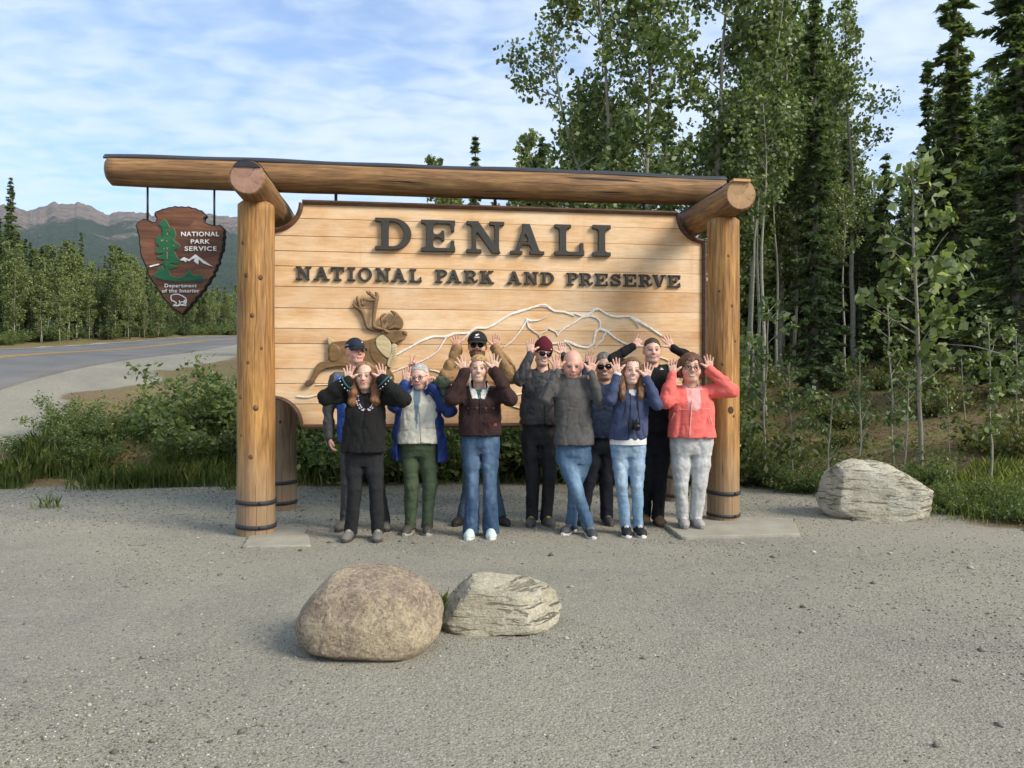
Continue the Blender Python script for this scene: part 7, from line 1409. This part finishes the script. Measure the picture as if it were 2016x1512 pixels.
p.legs((.012, .013, .02), M_CLOTH, r=(.1, .08, .072), seat=.178, seed=82); p.shoes((.12, .105, .08), (.06, .055, .045), toe=(-6, 8), lace=(.20, .18, .14), accent=(.05, .048, .045)); p.hair((.13, .115, .10), 'short', .006, .074, strands=120, seed=8, side=-.03); p.glasses(True, 'way')
# 9 navy fleece with camera ---------------------------------------------------------------
p = Person(dict(x=1243, d=7.15, label='smiling person with long straight brown hair in slate blue fleece and light jeans', head=(1243.5, 704.5, 756), hrot=(2, 0, 4), hs=1, female=1, skin=(.62, .39, .30), brow=(.16, .09, .05), sh=[(1212, 772), (1274, 772)], el=[(1201, 788), (1294, 797)], wr=[(1215, 737), (1273, 747)], tip=[(1210, 706), (1278, 712)], eld=(-.13, -.13), wrd=(-.12, -.12), hand=('open', 'open'), hip=(1236, 868), kn=[(1224, 955), (1254, 955)], an=[(1232, 1034), (1257, 1034)], teeth=.006, smile=1.1, hdd=-.05, hipw=.075)); people.append(p); p.body()
def pn(s, V, C): x = V[:, 0]-s.neckb[0]; z = V[:, 2]-s.neckb[2]; blendc(C, ((np.abs(x) < np.minimum(.035+.2*z, .05)) & (z > -.055) & (V[:, 1] < s.neckb[1]))*1., (.58, .57, .54))
j9 = p.top(zpx(p, 865), rows(.178, .172, .165, .14, .13, .125, .125), (.052, .066, .125), M_FLEECE, arm=(.060, .062, .046), paint=pn, collar=(.065, .070), wr=(.0045, 24), name='fleece', seed=91); p.line('fleece', 'zip', [(1242, 775), (1241, 820), (1237, 864)], .0035, M_ZIP, j9)
for i in (0, 1):
    e, w = p.J['el'][i], p.J['wr'][i]; mb = MB(); mb.tube([e+(w-e)*.97, e+(w-e)*1.07], [.040, .036], 16); p.mb('cuff', mb, flat('white_cuff', (.65, .64, .62), .8), j9)
hem = zpx(p, 868); mb = MB(); an = np.linspace(0, 2*np.pi, 40, endpoint=False); V = [(p.hipc[0]+.171*math.cos(a), p.hipc[1]-.01+.123*math.sin(a), z-.012*math.cos(a)**2*0) for z in (hem-.03, hem+.03) for a in an]; mb.add(V, [(j, (j+1) % 40, 40+(j+1) % 40, 40+j) for j in range(40)]); p.mb('undershirt', mb, bpy.data.materials['white_cuff'])
p.legs((.20, .30, .40), M_DENIM, r=(.095, .068, .058), seat=.168, seed=92, paint=wear((.16, .26, .37), (.42, .51, .58), 3), ankz=.075); p.shoes((.012, .012, .013), (.62, .60, .57), toe=(-3, 4), lace=(.55, .53, .50), accent=(.02, .02, .02)); p.hair((.135, .066, .03), 'straight', .008, .088, strands=200, seed=9, tips=(.20, .10, .045), crown=(.16, .085, .042))
P9 = p
# 10 tall man in black half-zip -----------------------------------------------------------
p = Person(dict(x=1281, d=7.7, label='tall person with short dark hair in black half-zip top at the back right', head=(1284, 666, 714.5), hrot=(-2, 0, 0), hs=1, skin=(.60, .37, .28), brow=(.07, .045, .03), sh=[(1252, 730), (1319, 730)], el=[(1203, 707), (1368, 709)], wr=[(1246, 682), (1324, 685)], tip=[(1270, 658), (1304, 655)], eld=(-.05, -.05), wrd=(-.02, -.02), hand=('open', 'open'), hands=1.05, hip=(1287, 864), kn=[(1274, 942), (1299, 942)], an=[(1269, 1012), (1295, 1020)], **{'and': (.12, 0)}, neck=1.12, lip=(.50, .24, .2), smile=.3, eyeo=.004)); people.append(p); p.body()
j10 = p.top(zpx(p, 850), rows(.185, .185, .20, .165), (.008, .008, .009), M_CLOTH, arm=(.066, .058, .044), collar=(.065, .064), wr=(.005, 24), name='pullover', seed=101)
for dx, pts in ((0, [(1299, 727.5), (1301.5, 723.5), (1304, 725), (1307, 727.8)]),):
    W = [p.fpx('pullover', a, b, .004) for a, b in pts]
    if all(w is not None for w in W): p.add('logo', np.array(W), [tuple(range(len(W)))], M_WPRINT, parent=j10, smooth=False)
p.legs((.009, .009, .012), M_CLOTH, r=(.098, .078, .070), seat=.172, seed=102); p.shoes((.20, .125, .06), (.10, .07, .045), toe=(-6, 6), lace=(.12, .08, .05), high=.03); p.hair((.045, .028, .018), 'short', .005, .078, strands=80, seed=10, side=-.015)
# 11 coral fleece -------------------------------------------------------------------------
p = Person(dict(x=1356, d=7.42, z0=.036, label='person in bright coral fleece, glasses and pale grey jeans beside the right post', head=(1360, 696, 752), hrot=(-4, 0, 2), hs=1, fat=1.08, female=1, skin=(.58, .35, .255), brow=(.14, .08, .05), sh=[(1326, 772), (1394, 770)], el=[(1311, 790), (1442, 768)], wr=[(1324, 738), (1398, 729)], tip=[(1324, 702), (1394, 697)], eld=(-.14, -.06), wrd=(-.12, -.10), hand=('open', 'open'), hip=(1361, 864), kn=[(1340, 955), (1377, 955)], an=[(1344, 1028), (1369, 1028)], teeth=.0045, smile=1, hdd=-.05, hipw=.095)); people.append(p); p.body()
def pc(s, V, C): x = V[:, 0]-s.neckb[0]-.004; z = V[:, 2]-s.neckb[2]; blendc(C, ((np.abs(x) < .062-.03*np.clip((-.17-z)/.03, 0, 1)) & (z > -.21) & (z < .01) & (V[:, 1] < s.neckb[1]-.02))*1., (.74, .36, .34)); blendc(C, ((z > -.005) & (np.abs(x) < .09))*.75, (.74, .38, .35))
j11 = p.top(zpx(p, 861), rows(.232, .215, .205, .165, .15, .145, .145), (.74, .15, .125), M_FLEECE, arm=(.074, .074, .052), paint=pc, collar=(.072, .074), wr=(.006, 24), name='fleece', seed=111, trim=.003)
M_CZ = flat('coral_zip', (.74, .33, .30), .7); p.line('fleece', 'zip', [(1362, 788), (1360, 820), (1357, 860)], .0055, M_CZ, j11); p.line('fleece', 'seam', [(1328, 806), (1362, 807), (1398, 804)], .002, M_CZ, j11); p.line('fleece', 'pocket', [(1328, 813), (1319, 833)], .0055, M_CZ, j11); p.line('fleece', 'pocket', [(1397, 816), (1402, 836)], .004, M_CZ, j11); p.line('fleece', 'logo', [(1383, 769), (1387, 766), (1393, 767)], .003, M_CZ, j11)
p.legs((.44, .44, .43), M_DENIM, r=(.115, .084, .070), seat=.215, seed=112, ry=.135, paint=wear((.40, .40, .39), (.54, .54, .53), 4), wr=(.005, 30), ankz=.07); p.shoes((.46, .44, .40), (.20, .19, .18), toe=(-5, 5), lace=(.55, .52, .48), accent=(.30, .28, .26)); p.hair((.115, .052, .026), 'bob', .012, .066, strands=200, seed=12, tips=(.14, .07, .035)); p.glasses(False, 'round')
# things carried --------------------------------------------------------------------------
cw = P9.fpx('fleece', 1247, 834, .0); cam_t = empty('camera_body', cw+np.array((0, -.05, -.02)), 'black camera hanging on a neck strap against the slate blue fleece', 'camera')
mb = MB(); mb.box((0, .0, 0), (.052, .024, .033)); link('housing', mb.mesh('housing', M_BLKP, False), cam_t)
mb = MB(); mb.box((-.04, -.01, 0), (.014, .032, .032)); link('grip', mb.mesh('grip', M_BLKP, False), cam_t)
mb = MB(); mb.box((.004, -.004, .040), (.022, .024, .012)); link('viewfinder_hump', mb.mesh('viewfinder_hump', M_BLKP, False), cam_t)
mb = MB(); mb.tube([(.012, -.02, -.004), (.012, -.06, -.006), (.012, -.062, -.006), (.012, -.09, -.008)], [.032, .032, .029, .030], 24); lo_ = link('lens', mb.mesh('lens', M_BLKP), cam_t); mb = MB(); mb.ball((.012, -.088, -.008), (.022, .006, .022), 16, 6); link('glass', mb.mesh('glass', M_LENS), lo_)
for q, px in ((-1, 1231.5), (1, 1257)):
    pts = [P9.fpx('fleece', a, b, .006) for a, b in ((px+q*-2, 790), (px, 805), (px+q*1, 818))]; pts = [w for w in pts if w is not None]; W = np.array([*pts, cw+np.array((q*.052, -.05, .0))])-np.array(cam_t.location); mb = MB(); mb.tube(W, .004, 5); link('strap', mb.mesh('strap', M_BLKP), cam_t)
def green_cloth():
    c = unproj(868, 757, 7.12); v = Vox(c-np.array((.12, .1, .22)), c+np.array((.13, .1, .14)), .008); v.ell(c+np.array((.02, 0, .02)), (.065, .05, .05), 0); v.ell(c+np.array((.045, 0, -.02)), (.035, .045, .06), .03); v.chain([c+np.array((-.05, -.02, .02)), c+np.array((.0, -.01, .04))], [.02, .03], .02); v.chain([c+np.array((.02, 0, -.02)), c+np.array((.035, .0, -.09)), c+np.array((.03, .0, -.16))], [.03, .028, .018], .03); v.wrinkle(.010, 55, 4); v.wrinkle(.004, 130, 6); V, Q = v.mesh(); b = c.copy(); b[2] -= .17
    link('cloth_bundle', new_mesh('cloth_bundle', V-b, Q, M_SHELL, col=paintc(V, (.055, .068, .045))), None, b, label='crumpled dark green cloth held beside the head of the person in cream vest', cat='cloth')
green_cloth()
